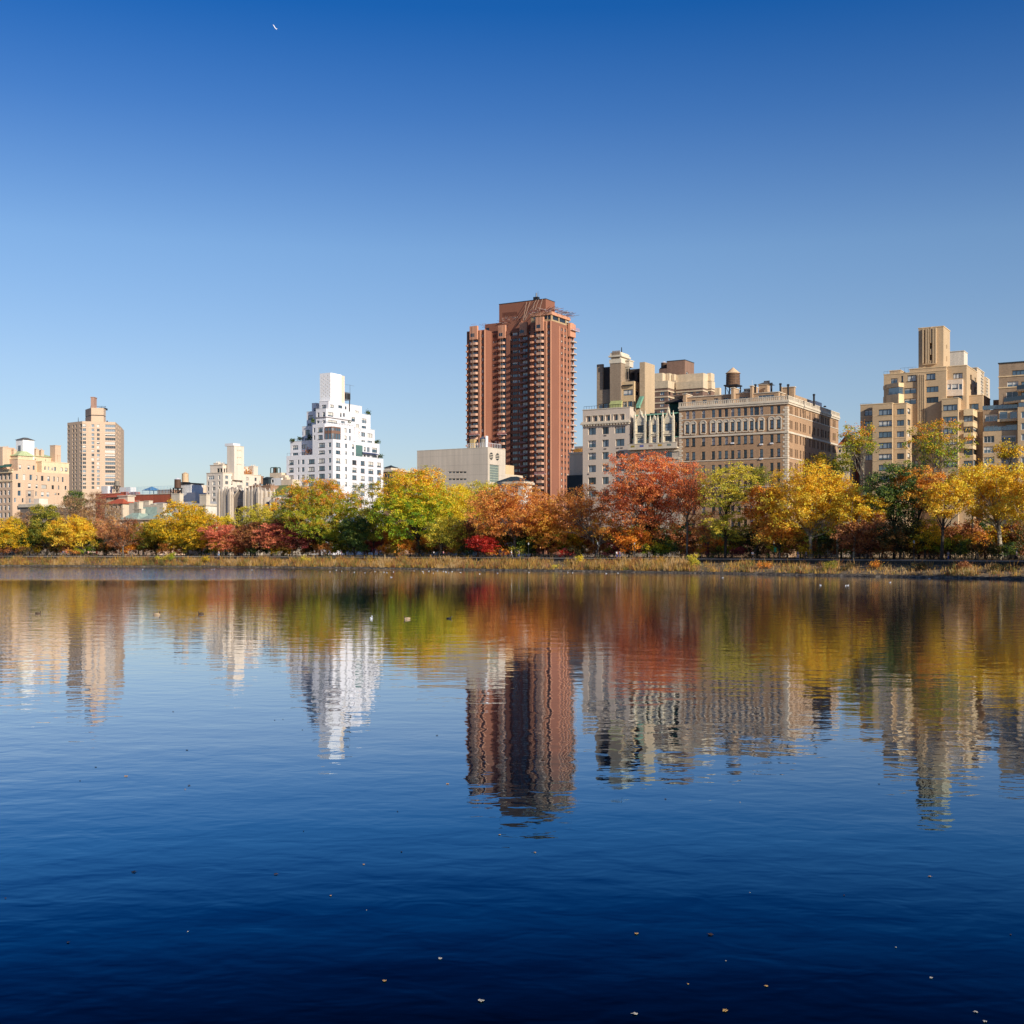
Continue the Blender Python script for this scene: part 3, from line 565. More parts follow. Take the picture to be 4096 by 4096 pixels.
# ---------------------------------------------------------------- B13: banded brown and cream tower block behind
def b13():
    zx, zy = zf(2300, 1380, 3.45)
    s = Bld('apartment_block', 'stepped apartment block of brown brick striped with cream bands, behind the gothic house', 'apartment block', zx(1280), 398, mix=(.2, .5, .3, .1))
    BK = wall('dark_brown_brick', (124, 98, 84), .06, cvar=.14); CR = wall('cream_band', (206, 184, 152), .05)
    segs = [(1090, 1280, 1390, 0), (1300, 1395, 1400, 5.2), (1395, 1762, 1830, 4.9), (1640, 1880, 1925, 9), (1900, 1990, 2010, 12)]
    tops = [490, 490, 490, 500, 590]
    for (pl, pc, pr, y0), t in zip(segs, tops):
        xx0, xx1 = s.xa(zx(pl), y0), s.xa(zx(pc), y0); yy1 = s.ya(zx(pr), xx1); zt = s.za(zy(t), xx1, y0); dz = s.za(zy(585), xx1, y0)-s.za(zy(665), xx1, y0)
        p0, p1, p2 = (xx0, y0), (xx1, y0), (xx1, yy1); W_ = []; S_ = []
        sh = 0 if y0 == 0 else -6
        cols = {1280: [1203], 1395: [1375], 1762: [1430, 1517, 1608, 1692], 1880: [1790, 1850], 1990: [1940]}[pc]
        rows = [(zy(v+sh), 14) for v in (585, 665, 745, 825, 905)]
        W_ = s.grid(p0, p1, [(zx(q), 17 if q in (1203, 1692) else 11, 'w2') for q in cols], rows, zx(cols[0]))
        if pc == 1280: S_ = s.grid(p1, p2, [(zx(1305), 8, 'd1'), (zx(1363), 7, 'd1')], rows, zx(1305))
        s.box(xx0, xx1, y0, yy1, 0, zt-2.4, BK, W_, S_, name='wall', sub=True)
        m = MB(); m.box(xx0, xx1+.2, y0-.2, yy1, zt-2.397, zt); s.part('parapet', m, CR)
        m = MB()
        for k in range(6): z = s.za(zy(632+sh), xx1, y0)-k*dz; m.box(xx0, xx1+.18, y0-.18, y0-.003, z-.22, z+.22); m.box(xx1+.003, xx1+.18, y0-.003, yy1, z-.22, z+.22)
        s.part('band', m, CR)
    for pl, pc, pr, t, y0 in ((1090, 1205, 1262, 385, 2.5), (1262, 1300, 1340, 390, 5), (1340, 1365, 1397, 402, 6.5), (1397, 1765, 1826, 385, 8), (1826, 1870, 1918, 385, 12)):
        xx0, xx1 = s.xa(zx(pl), y0), s.xa(zx(pc), y0); yy1 = s.ya(zx(pr), xx1); zt = s.za(zy(t), xx1, y0); zl = s.za(zy(495), xx1, y0)-2
        W_ = [s.rect((xx0, y0), (xx1, y0), zx(pl+(pc-pl)*u), zy(462), zx(pl+(pc-pl)*(u+.16)), zy(500), 'd2') for u in (.1, .38, .66)] if pc-pl > 80 else []
        s.box(xx0, xx1, y0, yy1, zl-3, zt-2.6, BK, W_, name='wall'); m = MB(); m.box(xx0, xx1+.15, y0-.15, yy1, zt-2.597, zt); s.part('parapet', m, CR)
    y0 = 11; xx0, xx1 = s.xa(zx(1268), y0), s.xa(zx(1516), y0); yy1 = s.ya(zx(1643), xx1); zt = s.za(zy(208), xx1, y0)
    sw = [s.rect((xx1, y0), (xx1, yy1), zx(1533), zy(372), zx(1566), zy(402), 'w1')]
    s.box(xx0, xx1, y0, yy1, 30, zt, wall('brown_penthouse_brick', (138, 108, 90), .06, cvar=.12), None, sw, name='bulkhead'); s.coping(xx0, xx1, y0, yy1, zt, SLATE, .2, .1)
    xx0, xx1 = s.xa(zx(1160), y0), s.xa(zx(1267), y0); zt2 = s.za(zy(322), xx1, y0); m = MB(); m.box(xx0, xx1, y0, y0+8, 30, zt2); s.part('bulkhead', m, BK)
    s.finish()
    x = s.xa(zx(1228), y0+3.2); wx, wy = s.w(x, y0+3.2); p = wy/F
    water_tank(wx, wy, zt2+s.g+.35, 40/3.45*p, (325-255)/3.45*p, .35, 'small brown drum water tank beside the brown bulkhead of the banded block', WOOD, TINW, s.a, .25)
b13()
# ---------------------------------------------------------------- B16: tan stepped apartment tower, right
def b16():
    zx, zy = zf(3400, 1280, 2.776)
    s = Bld('apartment_tower', 'tan brick stepped apartment tower with a square ribbed top tower and wide dark windows', 'apartment tower', zx(470), 318, mix=(.3, .5, .3, .04))
    T = wall('tan_gold_brick', (190, 162, 126), .05, cvar=.09, stain=.05); TL = wall('pale_gold_brick', (220, 190, 146), .04); TD = T
    RW = [1022, 1148, 1272, 1393, 1518, 1640, 1764]
    def m_(pl, pc, pr, pt, y0, z0=0, cols=(), rows=(), ref=None, scols=(), srows=(), sref=None, h=23, mat=T, st='d3s', name='wall', cop=True, extra=()):
        xx0, xx1 = s.xa(zx(pl), y0), s.xa(zx(pc), y0); yy1 = s.ya(zx(pr), xx1) if pr else y0+8; z1 = s.za(zy(pt), xx1, y0)
        p0, p1, p2 = (xx0, y0), (xx1, y0), (xx1, yy1)
        W_ = s.grid(p0, p1, [(zx(c[0]), c[1]/2.776, c[2] if len(c) > 2 else st) for c in cols], [(zy(r), h) for r in rows], zx(ref or cols[0][0])) if cols else []
        S_ = s.grid(p1, p2, [(zx(c[0]), c[1]/2.776, 'd1') for c in scols], [(zy(r), h) for r in srows], zx(sref or scols[0][0])) if scols else []
        W_ = list(W_)+[s.rect(p0, p1, zx(a), zy(b), zx(c), zy(d), 'd2s') for a, b, c, d in extra]
        s.box(xx0, xx1, y0, yy1, z0, z1, mat, W_, S_, name=name)
        if cop: s.coping(xx0, xx1, y0, yy1, z1, TL, .18, .1)
        if name == 'wall' and rows:
            m = MB()
            for r in rows:
                z = s.za(zy(r)+h/2+2.2, s.hit(p0, p1, zx(ref or cols[0][0]))+xx0, y0); m.box(xx0+.1, xx1+.07, y0-.07, y0-.003, z-.13, z)
            s.part('sill_band', m, TL)
        return xx0, xx1, yy1, z1
    m_(115, 252, None, 938, 2.6, cols=[(204, 88, 'd2')], rows=[v+8 for v in RW[:5]], ref=204)
    m_(250, 470, 490, 925, 0, cols=[(392, 152)], rows=RW, ref=392)
    m_(488, 625, 693, 925, 1.2, cols=[(560, 80, 'd2')], rows=[v-5 for v in RW], ref=560, scols=[(655, 32)], srows=[v-9 for v in RW], sref=655)
    m_(690, 1020, None, 905, 9.5, cols=[(733, 38, 'd1'), (823, 38, 'd1'), (967, 66, 'w1')], rows=[1006, 1115, 1232, 1350, 1470, 1590, 1700], ref=823)
    D_ = m_(1018, 1200, 1262, 868, 4.5, cols=[(1112, 158)], rows=[972, 1104, 1230, 1352, 1476, 1600], ref=1112)
    m_(1190, 1370, 1455, 995, 6.0, cols=[(1312, 102, 'd2')], rows=[1097, 1217, 1343, 1470, 1594], ref=1312, scols=[(1408, 78)], srows=[1095, 1217, 1343, 1470, 1594], sref=1408)
    m_(1262, 1474, 1556, 835, 12, cols=[(1363, 130)], rows=[962], ref=1363)
    # string of cream spandrel bands on wing D and the corner bay
    zU = s.za(zy(940), s.xa(zx(700), 6), 6)
    # recessed upper tiers
    y2 = 7.0
    M1 = m_(375, 1068, None, 560, y2, z0=zU-8, cols=[(668, 132, 'd2'), (915, 134, 'd3')], rows=[770, 888], ref=915, name='upper_wall', extra=((636, 612, 732, 680), (846, 594, 948, 660), (452, 648, 528, 706), (568, 620, 590, 686)))
    s_ = [s.rect((M1[0], y2), (M1[1], y2), zx(a), zy(b), zx(c), zy(d), 'd2') for a, b, c, d in ((636, 612, 732, 680), (846, 594, 948, 660), (452, 648, 528, 706))]
    # crowning storey of the round-cornered middle block, stepping up towards the tower
    def step(pl, pc, pt, y0, zb, ws=(), mat=T):
        xx0, xx1 = s.xa(zx(pl), y0), s.xa(zx(pc), y0); z1 = s.za(zy(pt), xx1, y0)
        W_ = [s.rect((xx0, y0), (xx1, y0), zx(a), zy(b), zx(c), zy(d), st) for a, b, c, d, st in ws]
        s.box(xx0, xx1, y0, y0+7, zb, z1, mat, W_, name='upper_wall'); s.coping(xx0, xx1, y0, y0+7, z1, TL, .18, .12)
    zM = M1[3]+.2
    step(440, 560, 560, y2+1, zM, ()); step(660, 1068, 520, y2+.6, zM, ())
    # chamfered glazed bay at the far left of the upper tier
    p = [(s.xa(zx(368), y2+3), y2+3), (s.xa(zx(405), y2-.2), y2-.2), (s.xa(zx(540), y2-2.4), y2-2.4), (s.xa(zx(600), y2-.01), y2-.01)]
    for t, bt in ((845, 912), (700, 822)):
        mb = MB(); z0, z1 = s.za(zy(bt), p[1][0], y2), s.za(zy(t), p[1][0], y2)
        if bt == 912: z0 = zU-6; z1 = s.za(zy(838), p[1][0], y2)
        else: z0 = s.za(zy(760), p[1][0], y2); z1 = s.za(zy(715), p[1][0], y2)
        mb.prism(p, z0, z1); s.part('bay_parapet', mb, TL)
    mb = MB(); mb.prism([(p[0][0]+.5, p[0][1]+.3), (p[1][0]+.2, p[1][1]+.4), (p[2][0], p[2][1]+.5), (p[3][0]-.3, p[3][1])], s.za(zy(836), p[1][0], y2), s.za(zy(762), p[1][0], y2)); s.part('glazed_bay', mb, GL[1])
    # fluted ribs in the centre of the upper block
    mb = MB()
    for q in (755, 778, 800, 822): x = s.xa(zx(q), y2-.6); mb.box(x-.15, x+.15, y2-.5, y2-.004, zU-5, s.za(zy(605), x, y2))
    s.part('ribs', mb, T)
    # right middle block with the white glazed band
    y3 = 8.5; R_ = m_(1072, 1295, 1412, 505, y3, z0=zU-8, cols=[(1197, 106, 'd3')], rows=[620, 862], ref=1197, scols=[(1345, 18), (1392, 16)], srows=[745, 640], sref=1345, h=22, name='upper_wall')
    xw0, xw1 = s.xa(zx(1072), y3-.8), s.xa(zx(1250), y3-.8); za_, zb_ = s.za(zy(655), xw1, y3-.8), s.za(zy(836), xw1, y3-.8)
    W_ = [s.rect((xw0, y3-.8), (xw1, y3-.8), zx(a), zy(710), zx(b), zy(773), 'w1') for a, b in ((1080, 1122), (1128, 1200), (1206, 1248))]
    s.box(xw0, xw1, y3-.8, y3-.004, zb_, za_, wall('pale_peach_panel', (228, 204, 176), .04), W_, name='sunroom', rec=.15)
    # corner bay, lower right
    for t, bt in ((985, 1050), (1130, 1172), (1250, 1290), (1380, 1420)):
        xx0, xx1 = s.xa(zx(1262), 5.2), s.xa(zx(1365), 5.2); mb = MB(); mb.box(xx0, xx1, 5.2, s.ya(zx(1450), xx1)-.1, s.za(zy(bt+8), xx1, 5.2), s.za(zy(t), xx1, 5.2)); s.part('bay_parapet', mb, TL)
    # tower with vertical ribs
    y4 = 10.5; tx0, tx1 = s.xa(zx(760), y4), s.xa(zx(1037), y4); ty1 = s.ya(zx(1110), tx1); tz1 = s.za(zy(72), tx1, y4); tz0 = zM-4
    W_ = [s.rect((tx0, y4), (tx1, y4), zx(a), zy(b), zx(c), zy(d), 'x') for a, b, c, d in ((880, 258, 916, 320), (880, 388, 918, 446))]
    S_ = [s.rect((tx1, y4), (tx1, ty1), zx(a), zy(b), zx(c), zy(d), 'x') for a, b, c, d in ((1070, 275, 1079, 320), (1070, 405, 1079, 460))]
    s.box(tx0, tx1, y4, ty1, tz0, tz1, T, W_, S_, name='tower', rec=.8); s.coping(tx0, tx1, y4, ty1, tz1, TL, .2, .12)
    mb = MB()
    for q in (812, 848, 872, 898, 926, 950):
        x = s.xa(zx(q), y4-.5); z0 = s.za(zy(487), x, y4); z1 = tz1-.2
        if q == 898:
            for a, b in ((446, 487), (320, 388), (75, 258)): mb.box(x-.2, x+.2, y4-.55, y4-.004, s.za(zy(b), x, y4), s.za(zy(a), x, y4)-.1)
        else: mb.box(x-.2, x+.2, y4-.7, y4-.004, z0, z1)
    x0_, x1_ = s.xa(zx(812), y4), s.xa(zx(955), y4); mb.box(x0_, x1_, y4-.9, y4-.71, s.za(zy(492), x1_, y4), s.za(zy(484), x1_, y4)); s.part('ribs', mb, T)
    m = MB()
    for xx, yy, w in ((s.xa(zx(115), 2.8), 2.8, 3), (s.xa(zx(375), y2+.3), y2+.3, 3.5), (s.xa(zx(560), y2+1.2), y2+1.2, 4)):
        z = s.za(zy(930 if yy < 4 else 575 if w == 3.5 else 535), xx, yy)
        for k in range(5): m.box(xx+k*w/4, xx+k*w/4+.05, yy, yy+.05, z-1.2, z)
        m.box(xx, xx+w, yy, yy+.05, z, z+.05)
    s.part('railing', m, STEEL)
    s.finish()
b16()
def b16b():
    zx, zy = zf(3400, 1280, 2.776)
    s = Bld('apartment_tower', 'white glazed brick tower far behind the tan stepped tower, only its square top showing', 'apartment tower', zx(1265), 520)
    s.blk(zx(1080), zx(1265), zx(1305), zy(345), 0, 0, wall('white_glazed_brick', (216, 200, 178), .05, cvar=.2))
    x = s.xa(zx(1265)); s.coping(s.xa(zx(1080)), x, 0, s.ya(zx(1305), x), s.za(zy(345), x, 0), STONE_L, .3, .2); m = MB(); zz = s.za(zy(495), x, 0); m.box(x-8, x-6.5, -.05, -.004, zz, zz+1.2); m.box(x-8, x-6.9, -.05, -.004, zz+2.2, zz+3); s.part('louvre', m, FR_D)
    s2 = Bld('apartment_tower', 'pale tan tower with columns of white framed windows, behind the stepped tower', 'apartment tower', zx(1410), 470, mix=(.1, .3, .5, .2))
    rows = [(zy(v), 10) for v in (560, 590, 625, 660, 693, 727, 760, 795, 830, 865)]
    PT = wall('pale_tan_brick', (206, 182, 150), .05)
    p = s2
    x0, x1 = p.xa(zx(1335)), 0; y1 = p.ya(zx(1490), 0); zt = p.za(zy(532), 0, 0)
    S_ = p.grid((0, 0), (0, y1), [(zx(1462), 7, 'w2'), (zx(1476), 5, 'w2')], rows, zx(1462)); W_ = p.grid((x0, 0), (0, 0), [(zx(1360), 12, 'w2'), (zx(1397), 8, 'w2')], rows, zx(1360))
    p.box(x0, 0, 0, y1, 0, zt, PT, W_, S_); p.coping(x0, 0, 0, y1, zt, STONE_L, .3, .2)
    y2 = p.ya(zx(1535), 0); m = MB(); S2 = p.grid((.6, y1+.01), (.6, y2), [(zx(1512), 6, 'w2'), (zx(1526), 6, 'w2')], [(r[0]+12, 10) for r in rows], zx(1512))
    p.box(-12, .6, y1+.01, y2, 0, zt-1.5, PT, None, S2)
    s.finish(); s2.finish()
b16b()
# ---------------------------------------------------------------- B18: terraced block at the right edge (runs on beyond the frame)
def b18():
    zx, zy = zf(3400, 1280, 2.776)
    s = Bld('apartment_block', 'tan brick apartment block with glass railed terraces, at the right edge of the skyline', 'apartment block', zx(1660), 312, mix=(.15, .65, .2, .0))
    T = wall('tan_gold_brick', (190, 162, 126)); TD = wall('shaded_terrace_brick', (160, 136, 110), .05, cvar=.1); TL = wall('pale_gold_brick', (220, 190, 146))  # TD: tan brick darkened, the upper block's shade is in its colour
    # upper block
    y0 = 4; x0, x1 = s.xa(zx(1652), y0), s.xa(zx(2250), y0); zt = s.za(zy(487), x0, y0)
    W_ = [s.rect((x0, y0), (x1, y0), zx(a), zy(b), zx(c), zy(d), st) for a, b, c, d, st in ((1800, 555, 1990, 625, 'd4'), (1745, 680, 1870, 750, 'w2'), (1735, 795, 1865, 865, 'w2'), (1740, 925, 1860, 985, 'w2'), (1900, 680, 2050, 750, 'd2'), (1900, 795, 2050, 865, 'd2'))]
    s.box(x0, x1, y0, y0+16, 0, zt, TD, W_); s.coping(x0, x1, y0, y0+16, zt, SLATE, .25, .2)
    zz = s.za(zy(632), x0, y0); m = MB(); m.box(x0-.15, x1, y0-.15, y0-.004, zz-.15, zz+.15); zz = s.za(zy(755), x0, y0); m.box(x0-.15, x1, y0-.15, y0-.004, zz-.15, zz+.15); s.part('belt_course', m, TL)
    for (a, pt, dep, c) in ((1840, 765, 3, 2050), (1688, 900, 4, 2050)):
        xa = s.xa(zx(a), y0-dep); z = s.za(zy(pt), xa, y0-dep); m = MB()
        m.add([(xa, y0-1.2, z), (xa+4.5, y0-dep, z), (x1, y0-dep, z), (x1, y0-.01, z), (xa, y0-.01, z)]+[(xa, y0-1.2, z-.5), (xa+4.5, y0-dep, z-.5), (x1, y0-dep, z-.5), (x1, y0-.01, z-.5), (xa, y0-.01, z-.5)],
              [(0, 1, 2, 3, 4), (9, 8, 7, 6, 5), (0, 5, 6, 1), (1, 6, 7, 2), (4, 9, 5, 0)])
        b_ = s.part('balcony', m, TL)
        m = MB(); m.add([(xa, y0-1.2, z+.004), (xa+4.5, y0-dep, z+.004), (x1, y0-dep, z+.004), (xa, y0-1.2, z+1.1), (xa+4.5, y0-dep, z+1.1), (x1, y0-dep, z+1.1)], [(0, 1, 4, 3), (1, 2, 5, 4)]); m.build('railing', GL[0], b_)
    # lower block
    y1_ = 0; xx0, xx1 = s.xa(zx(1475), 1.0), s.xa(zx(1862), 1.0); zt = s.za(zy(1240), xx0, 1.0)
    W_ = s.grid((xx0, 1.0), (xx1, 1.0), [(zx(1543), 43, 'w3'), (zx(1760), 58, 'w3')], [(zy(1325), 27), (zy(1440), 27), (zy(1560), 27), (zy(1690), 27)], zx(1543))
    s.box(xx0, xx1, 1.0, 10, 0, zt, T, W_)
    y2 = 3.0; xa, xb = s.xa(zx(1475), y2), s.xa(zx(1862), y2); z2 = s.za(zy(1003), xa, y2)
    W_ = [s.rect((xa, y2), (xb, y2), zx(a), zy(b), zx(c), zy(d), st) for a, b, c, d, st in ((1500, 1045, 1640, 1125, 'w3'), (1500, 1172, 1640, 1238, 'w3'), (1730, 1160, 1855, 1232, 'w2'))]
    s.box(xa, xb, y2, 12, zt, z2, TD, W_)
    xa2, xb2 = s.xa(zx(1650), 1.6), s.xa(zx(1862), 1.6); zz1, zz0 = s.za(zy(1010), xa2, 1.6), s.za(zy(1105), xa2, 1.6)
    W_ = [s.rect((xa2, 1.6), (xb2, 1.6), zx(a), zy(1018), zx(c), zy(1100), 'w1') for a, c in ((1660, 1748), (1778, 1855))]
    s.box(xa2, xb2, 1.6, y2-.004, zz0, zz1, TL, W_, name='sunroom', rec=.12); m = MB(); m.box(xa2-.2, xb2, 1.2, y2-.005, zz0-.6, zz0-.004); s.part('balcony', m, TL)
    def rail(xa, xb, y, z, n):
        m = MB(); m.box(xa, xb, y, y+.03, z+.1, z+1.05, 0); m.box(xa, xb, y-.03, y+.06, z+1.051, z+1.15, 1)
        for i in range(n+1): x = xa+(xb-xa)*i/n; m.box(x-.04, x+.04, y-.04, y-.001, z+.004, z+1.05, 1)
        s.part('railing', m, [GL[1], STEEL])
    rail(xx0+.3, xx1-.2, 1.1, zt, 7); rail(xa, xb, 2.9, z2, 7)
    # projecting wing at the frame's edge
    xa, xb = s.xa(zx(1862), -.5), s.xa(zx(2250), -.5); z3 = s.za(zy(968), xa, -.5)
    W_ = s.grid((xa, -.5), (xb, -.5), [(zx(1935), 26, 'w2'), (zx(2060), 40, 'w3')], [(zy(v), 27) for v in (1052, 1180, 1300, 1440, 1560)], zx(1935))
    s.box(xa, xb, -.5, 14, 0, z3, T, W_, name='wing'); rail(xa+.2, xb, -.3, z3, 9)
    m = MB(); m.box(s.xa(zx(1590), 14), s.xa(zx(1652), 14), 14, 18, 10, s.za(zy(885), s.xa(zx(1652), 14), 14)); s.part('bulkhead', m, wall('brown_brick', (152, 117, 88)))
    s.finish()
b18()
def b15():
    zx, zy = zf(3100, 1650, 2.842)
    s = Bld('town_house', 'small cream stone town house squeezed between the brown brick house and the tan tower', 'town house', zx(850), 326, g=3.3, mix=(.6, .3, .1, 0))
    CRM = wall('cream_old_stone', (214, 192, 164), .08)
    x0 = s.xa(zx(712)); z = s.za(zy(365), 0, 0)
    s.box(x0, 0, 0, 12, 0, z, CRM, s.grid((x0, 0), (0, 0), [(zx(q), 9, 'd1') for q in (735, 775, 815)], [(zy(v), 16) for v in (430, 500, 570, 640)], zx(775)))
    m = MB(); m.hip(x0, 0, 0, 12, z+.01, z+3.2, (-x0)*.4, 4); s.part('roof', m, wall('orange_tile', (170, 92, 56), .2)); s.coping(x0, 0, 0, 12, z-.4, STONE_L, .4, .4, 'cornice')
    s.finish()
    s = Bld('town_house', 'narrow tan house with red brick lower front at the left foot of the tan tower', 'town house', zx(955), 331, g=3.3, mix=(.7, .2, .1, 0))
    x0 = s.xa(zx(858)); z = s.za(zy(400), 0, 0)
    s.box(x0, 0, 0, 12, 0, z, wall('tan_brick', (164, 132, 100)), s.grid((x0, 0), (0, 0), [(zx(910), 16, 'd2')], [(zy(445), 20), (zy(555), 18)], zx(910)))
    m = MB(); m.box(x0, 0, -.3, -.004, 0, s.za(zy(592), 0, 0)); s.part('brick_front', m, wall('red_brick', (176, 92, 66), .08, cvar=.2))
    s.finish()
b15()
# ---------------------------------------------------------------- B9: tall red-brown brick tower
def b9():
    zx, zy = zf(1840, 1160, 3.864)
    s = Bld('residential_tower', 'tall red brown brick residential tower with stacked balconies and scaffolding along its roof edge', 'residential tower', zx(1415), 560, mix=(.55, .4, .15, .02))
    B = wall('red_tower_brick', (140, 92, 72), .04, cvar=.06, stain=.04); BL = wall('sunlit_tower_brick', (202, 144, 112), .03, cvar=.05)  # BL: the tower brick with sunlight put into its colour
    fh = 94.6/3.864/F*560                  # storey height
    X = lambda q, y=0: s.xa(zx(q), y)
    y0, yc = 0, s.ya(zx(490), X(390))-.01
    ySr = s.ya(zx(1705), 0); zR = s.za(zy(472), 0, 0)            # right wing: brick top below the glazed crown
    xLw = X(390); xLl = X(105); zL = s.za(zy(612), xLw, 0)
    zC = s.za(zy(622), X(900, yc), yc)
    N = 28; ztop = s.za(zy(660), X(1245), 0)                      # centre of the first full storey of balcony doors
    def rows(pz, refx, y): return [s.za(zy(pz), refx, y)-k*fh for k in range(N)]
    def cols(p0, p1, cs, zs, h, st='d1'):
        out = []
        for c in cs:
            u0, u1 = s.hit(p0, p1, zx(c[0]-c[1]/2)), s.hit(p0, p1, zx(c[0]+c[1]/2))
            out += [(u0, u1, z-(c[2] if len(c) > 2 else h)/2, z+(c[2] if len(c) > 2 else h)/2, c[3] if len(c) > 3 else st) for z in zs if z > 6]
        return out
    # left wing
    a, b, c = (xLl, 0), (xLw, 0), (xLw, s.ya(zx(490), xLw))
    zs = rows(720, X(230), 0)
    s.mass([a, b, c, (xLl, 24)], 0, zL, B, {0: cols(a, b, [(150, 34, 1.5), (230, 80, 2.0, 'd2'), (340, 38, 1.6)], zs, 1.6)})
    # centre (shaded by the right wing)
    a, b = (xLw, yc), (X(1092, yc), yc)
    zs = rows(680, X(850, yc), yc)
    s.mass([a, b, (X(1092, yc), 24), (xLw, 24)], 0, zC, B, {0: cols(a, b, [(515, 24, 1.3, 'd1'), (550, 34, 1.3, 'd2'), (588, 24, 1.3), (668, 84, 2.0, 'd3'), (783, 36, 1.4, 'b1'), (848, 78, 1.4, 'b3'), (911, 28, 1.4, 'b1'), (1003, 76, 2.1, 'b2'), (1075, 16, 1.4)], zs, 1.4)})
    # right wing
    xr0 = X(1092); a, b, c = (xr0, 0), (0, 0), (0, ySr)
    zs = rows(585, X(1160), 0); zs2 = rows(640, s.xa(zx(1245)), 0); z3 = s.za(zy(610), 0, s.ya(zx(1575), 0)); zs3 = [z3-k*fh for k in range(N)]
    s.mass([a, b, c, (xr0, ySr)], 0, zR, B, {0: cols(a, b, [(1162, 36, 1.6), (1362, 38, 1.6)], zs, 1.6)+cols(a, b, [(1245, 92, 2.0, 'd3')], [z-fh*.55 for z in zs], 2.0),
                                            1: cols(b, c, [(1577, 20, 1.3), (1627, 20, 1.3), (1675, 20, 1.3)], zs3, 1.3, 'b1')})
    # far side bay beyond the right wing with its own balconies
    yb = s.ya(zx(1762), .4); zf_ = s.za(zy(520), .4, yb)
    s.mass([(-9, ySr+.01), (.4, ySr+.01), (.4, yb), (-9, yb)], 0, zf_, BL, {1: cols((.4, ySr+.01), (.4, yb), [(1735, 26, 1.9)], [z-.2 for z in zs3], 1.9)})
    # vertical piers
    def piers(qs, zt, y=0, w=.35, o=.6):
        m = MB()
        for q in qs: x = X(q, y-o); m.box(x-w/2, x+w/2, y-o, y-.004, 0, zt)
        return m
    s.part('piers', piers((293, 313, 376), zL), BL); s.part('piers', piers((1310, 1330, 1398), zR), BL); s.part('piers', piers((742,), zC, yc, 2.0, .8), B)
    m = MB()
    for q in (1541, 1602, 1652, 1698): y = s.ya(zx(q), .4); m.box(.004, .45, y-.28, y+.28, 0, zR-1.5)
    s.part('piers', m, BL)
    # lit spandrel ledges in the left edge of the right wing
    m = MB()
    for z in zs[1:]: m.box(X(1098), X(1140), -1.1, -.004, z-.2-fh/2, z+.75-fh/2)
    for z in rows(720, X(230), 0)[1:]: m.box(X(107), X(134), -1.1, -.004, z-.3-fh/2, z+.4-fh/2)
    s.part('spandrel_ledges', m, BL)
    # balconies
    def bal_mesh(w, d, h, solid, name):
        m = MB(); c = w*.16; pts = [(-w/2, 0), (-w/2+c*.0, -d*.55), (-w/2+c, -d), (w/2-c, -d), (w/2, -d*.55), (w/2, 0)]
        m.prism(list(reversed([(x, y) for x, y in pts])) if False else [(-w/2, 0), (-w/2, -d*.55), (-w/2+c, -d), (w/2-c, -d), (w/2, -d*.55), (w/2, 0)], -.16, 0)
        for i in range(5):
            (ax, ay), (bx, by) = pts[i], pts[i+1]; l = math.hypot(bx-ax, by-ay); nx, ny = -(by-ay)/l*.12, (bx-ax)/l*.12
            m.add([(ax, ay, .003), (bx, by, .003), (bx+nx, by+ny, .003), (ax+nx, ay+ny, .003), (ax, ay, h), (bx, by, h), (bx+nx, by+ny, h), (ax+nx, ay+ny, h)],
                  [(0, 1, 5, 4), (2, 3, 7, 6), (4, 5, 6, 7)])
        return m
    PK = wall('pink_concrete', (198, 156, 130), .04); PG = wall('shaded_pink_concrete', (150, 116, 108), .04); WH = wall('white_balcony_rail', (184, 166, 152), .03)  # PG: pink concrete with shade put into its colour, for the shaded stack
    slots = []
    def stack(q, wq, y, pz, mat, h, ang=0, d=1.5, n=N, skip=0):
        if ang == 0:
            x = X(q, y); w = X(q+wq/2, y)-X(q-wq/2, y); loc = lambda z: (x, y-.004, z); z0 = s.za(zy(pz), x, y)
        else:
            yy = s.ya(zx(q), .4); w = s.ya(zx(q+wq/2), .4)-s.ya(zx(q-wq/2), .4); loc = lambda z: (.404, yy, z); z0 = s.za(zy(pz), .4, yy)
        me = bal_mesh(w, d, h, True, 'balcony').mesh('balcony', [mat])
        for k in range(n):
            z = z0-k*fh
            if z < 6 or (skip and k in skip): continue
            slots.append((me, loc(z), ang, k, w, d, h, mat))
    stack(1245, 118, 0, 722, PK, 1.05); stack(228, 112, 0, 850, PK, 1.0, n=N-1); stack(655, 96, yc, 838, PK, .9, n=N-1); stack(988, 104, yc, 800, PG, .75, n=N-1); stack(1738, 66, .4, 812, WH, .45, ang=R(90), d=1.6)
    slots.sort(key=lambda t: t[3])
    extra = {}
    for i, (me, loc, ang, k, w, d, h, mat) in enumerate(slots):
        if i < 100:
            o = bpy.data.objects.new('balcony', me); COL.objects.link(o); o.parent = s.o; o.location = loc; o.rotation_euler = (0, 0, ang)
        else:
            mb = extra.setdefault(mat.name, (mat, MB()))[1]; src = bal_mesh(w, d, h, True, 'b'); ca, sa = math.cos(ang), math.sin(ang)
            mb.add([(loc[0]+v[0]*ca-v[1]*sa, loc[1]+v[0]*sa+v[1]*ca, loc[2]+v[2]) for v in src.v], src.f)
    if extra:
        al = MB(); ms = []
        for i, (mt, mb) in enumerate(extra.values()): al.add(mb.v, mb.f, i); ms.append(mt)
        tag(al.build('balcony', ms, s.o), kind='stuff')
    # solid heads of the balcony stacks
    m = MB()
    for q0, q1, t, b_, y in ((170, 285, 556, 765, 0), (610, 718, 545, 745, yc), (938, 1052, 500, 705, yc), (1190, 1304, 418, 632, 0)):
        m.box(X(q0, y), X(q1, y), y-1.3, y-.003, s.za(zy(b_), X(q1, y), y), s.za(zy(t), X(q1, y), y))
    s.part('balcony_head', m, BL)
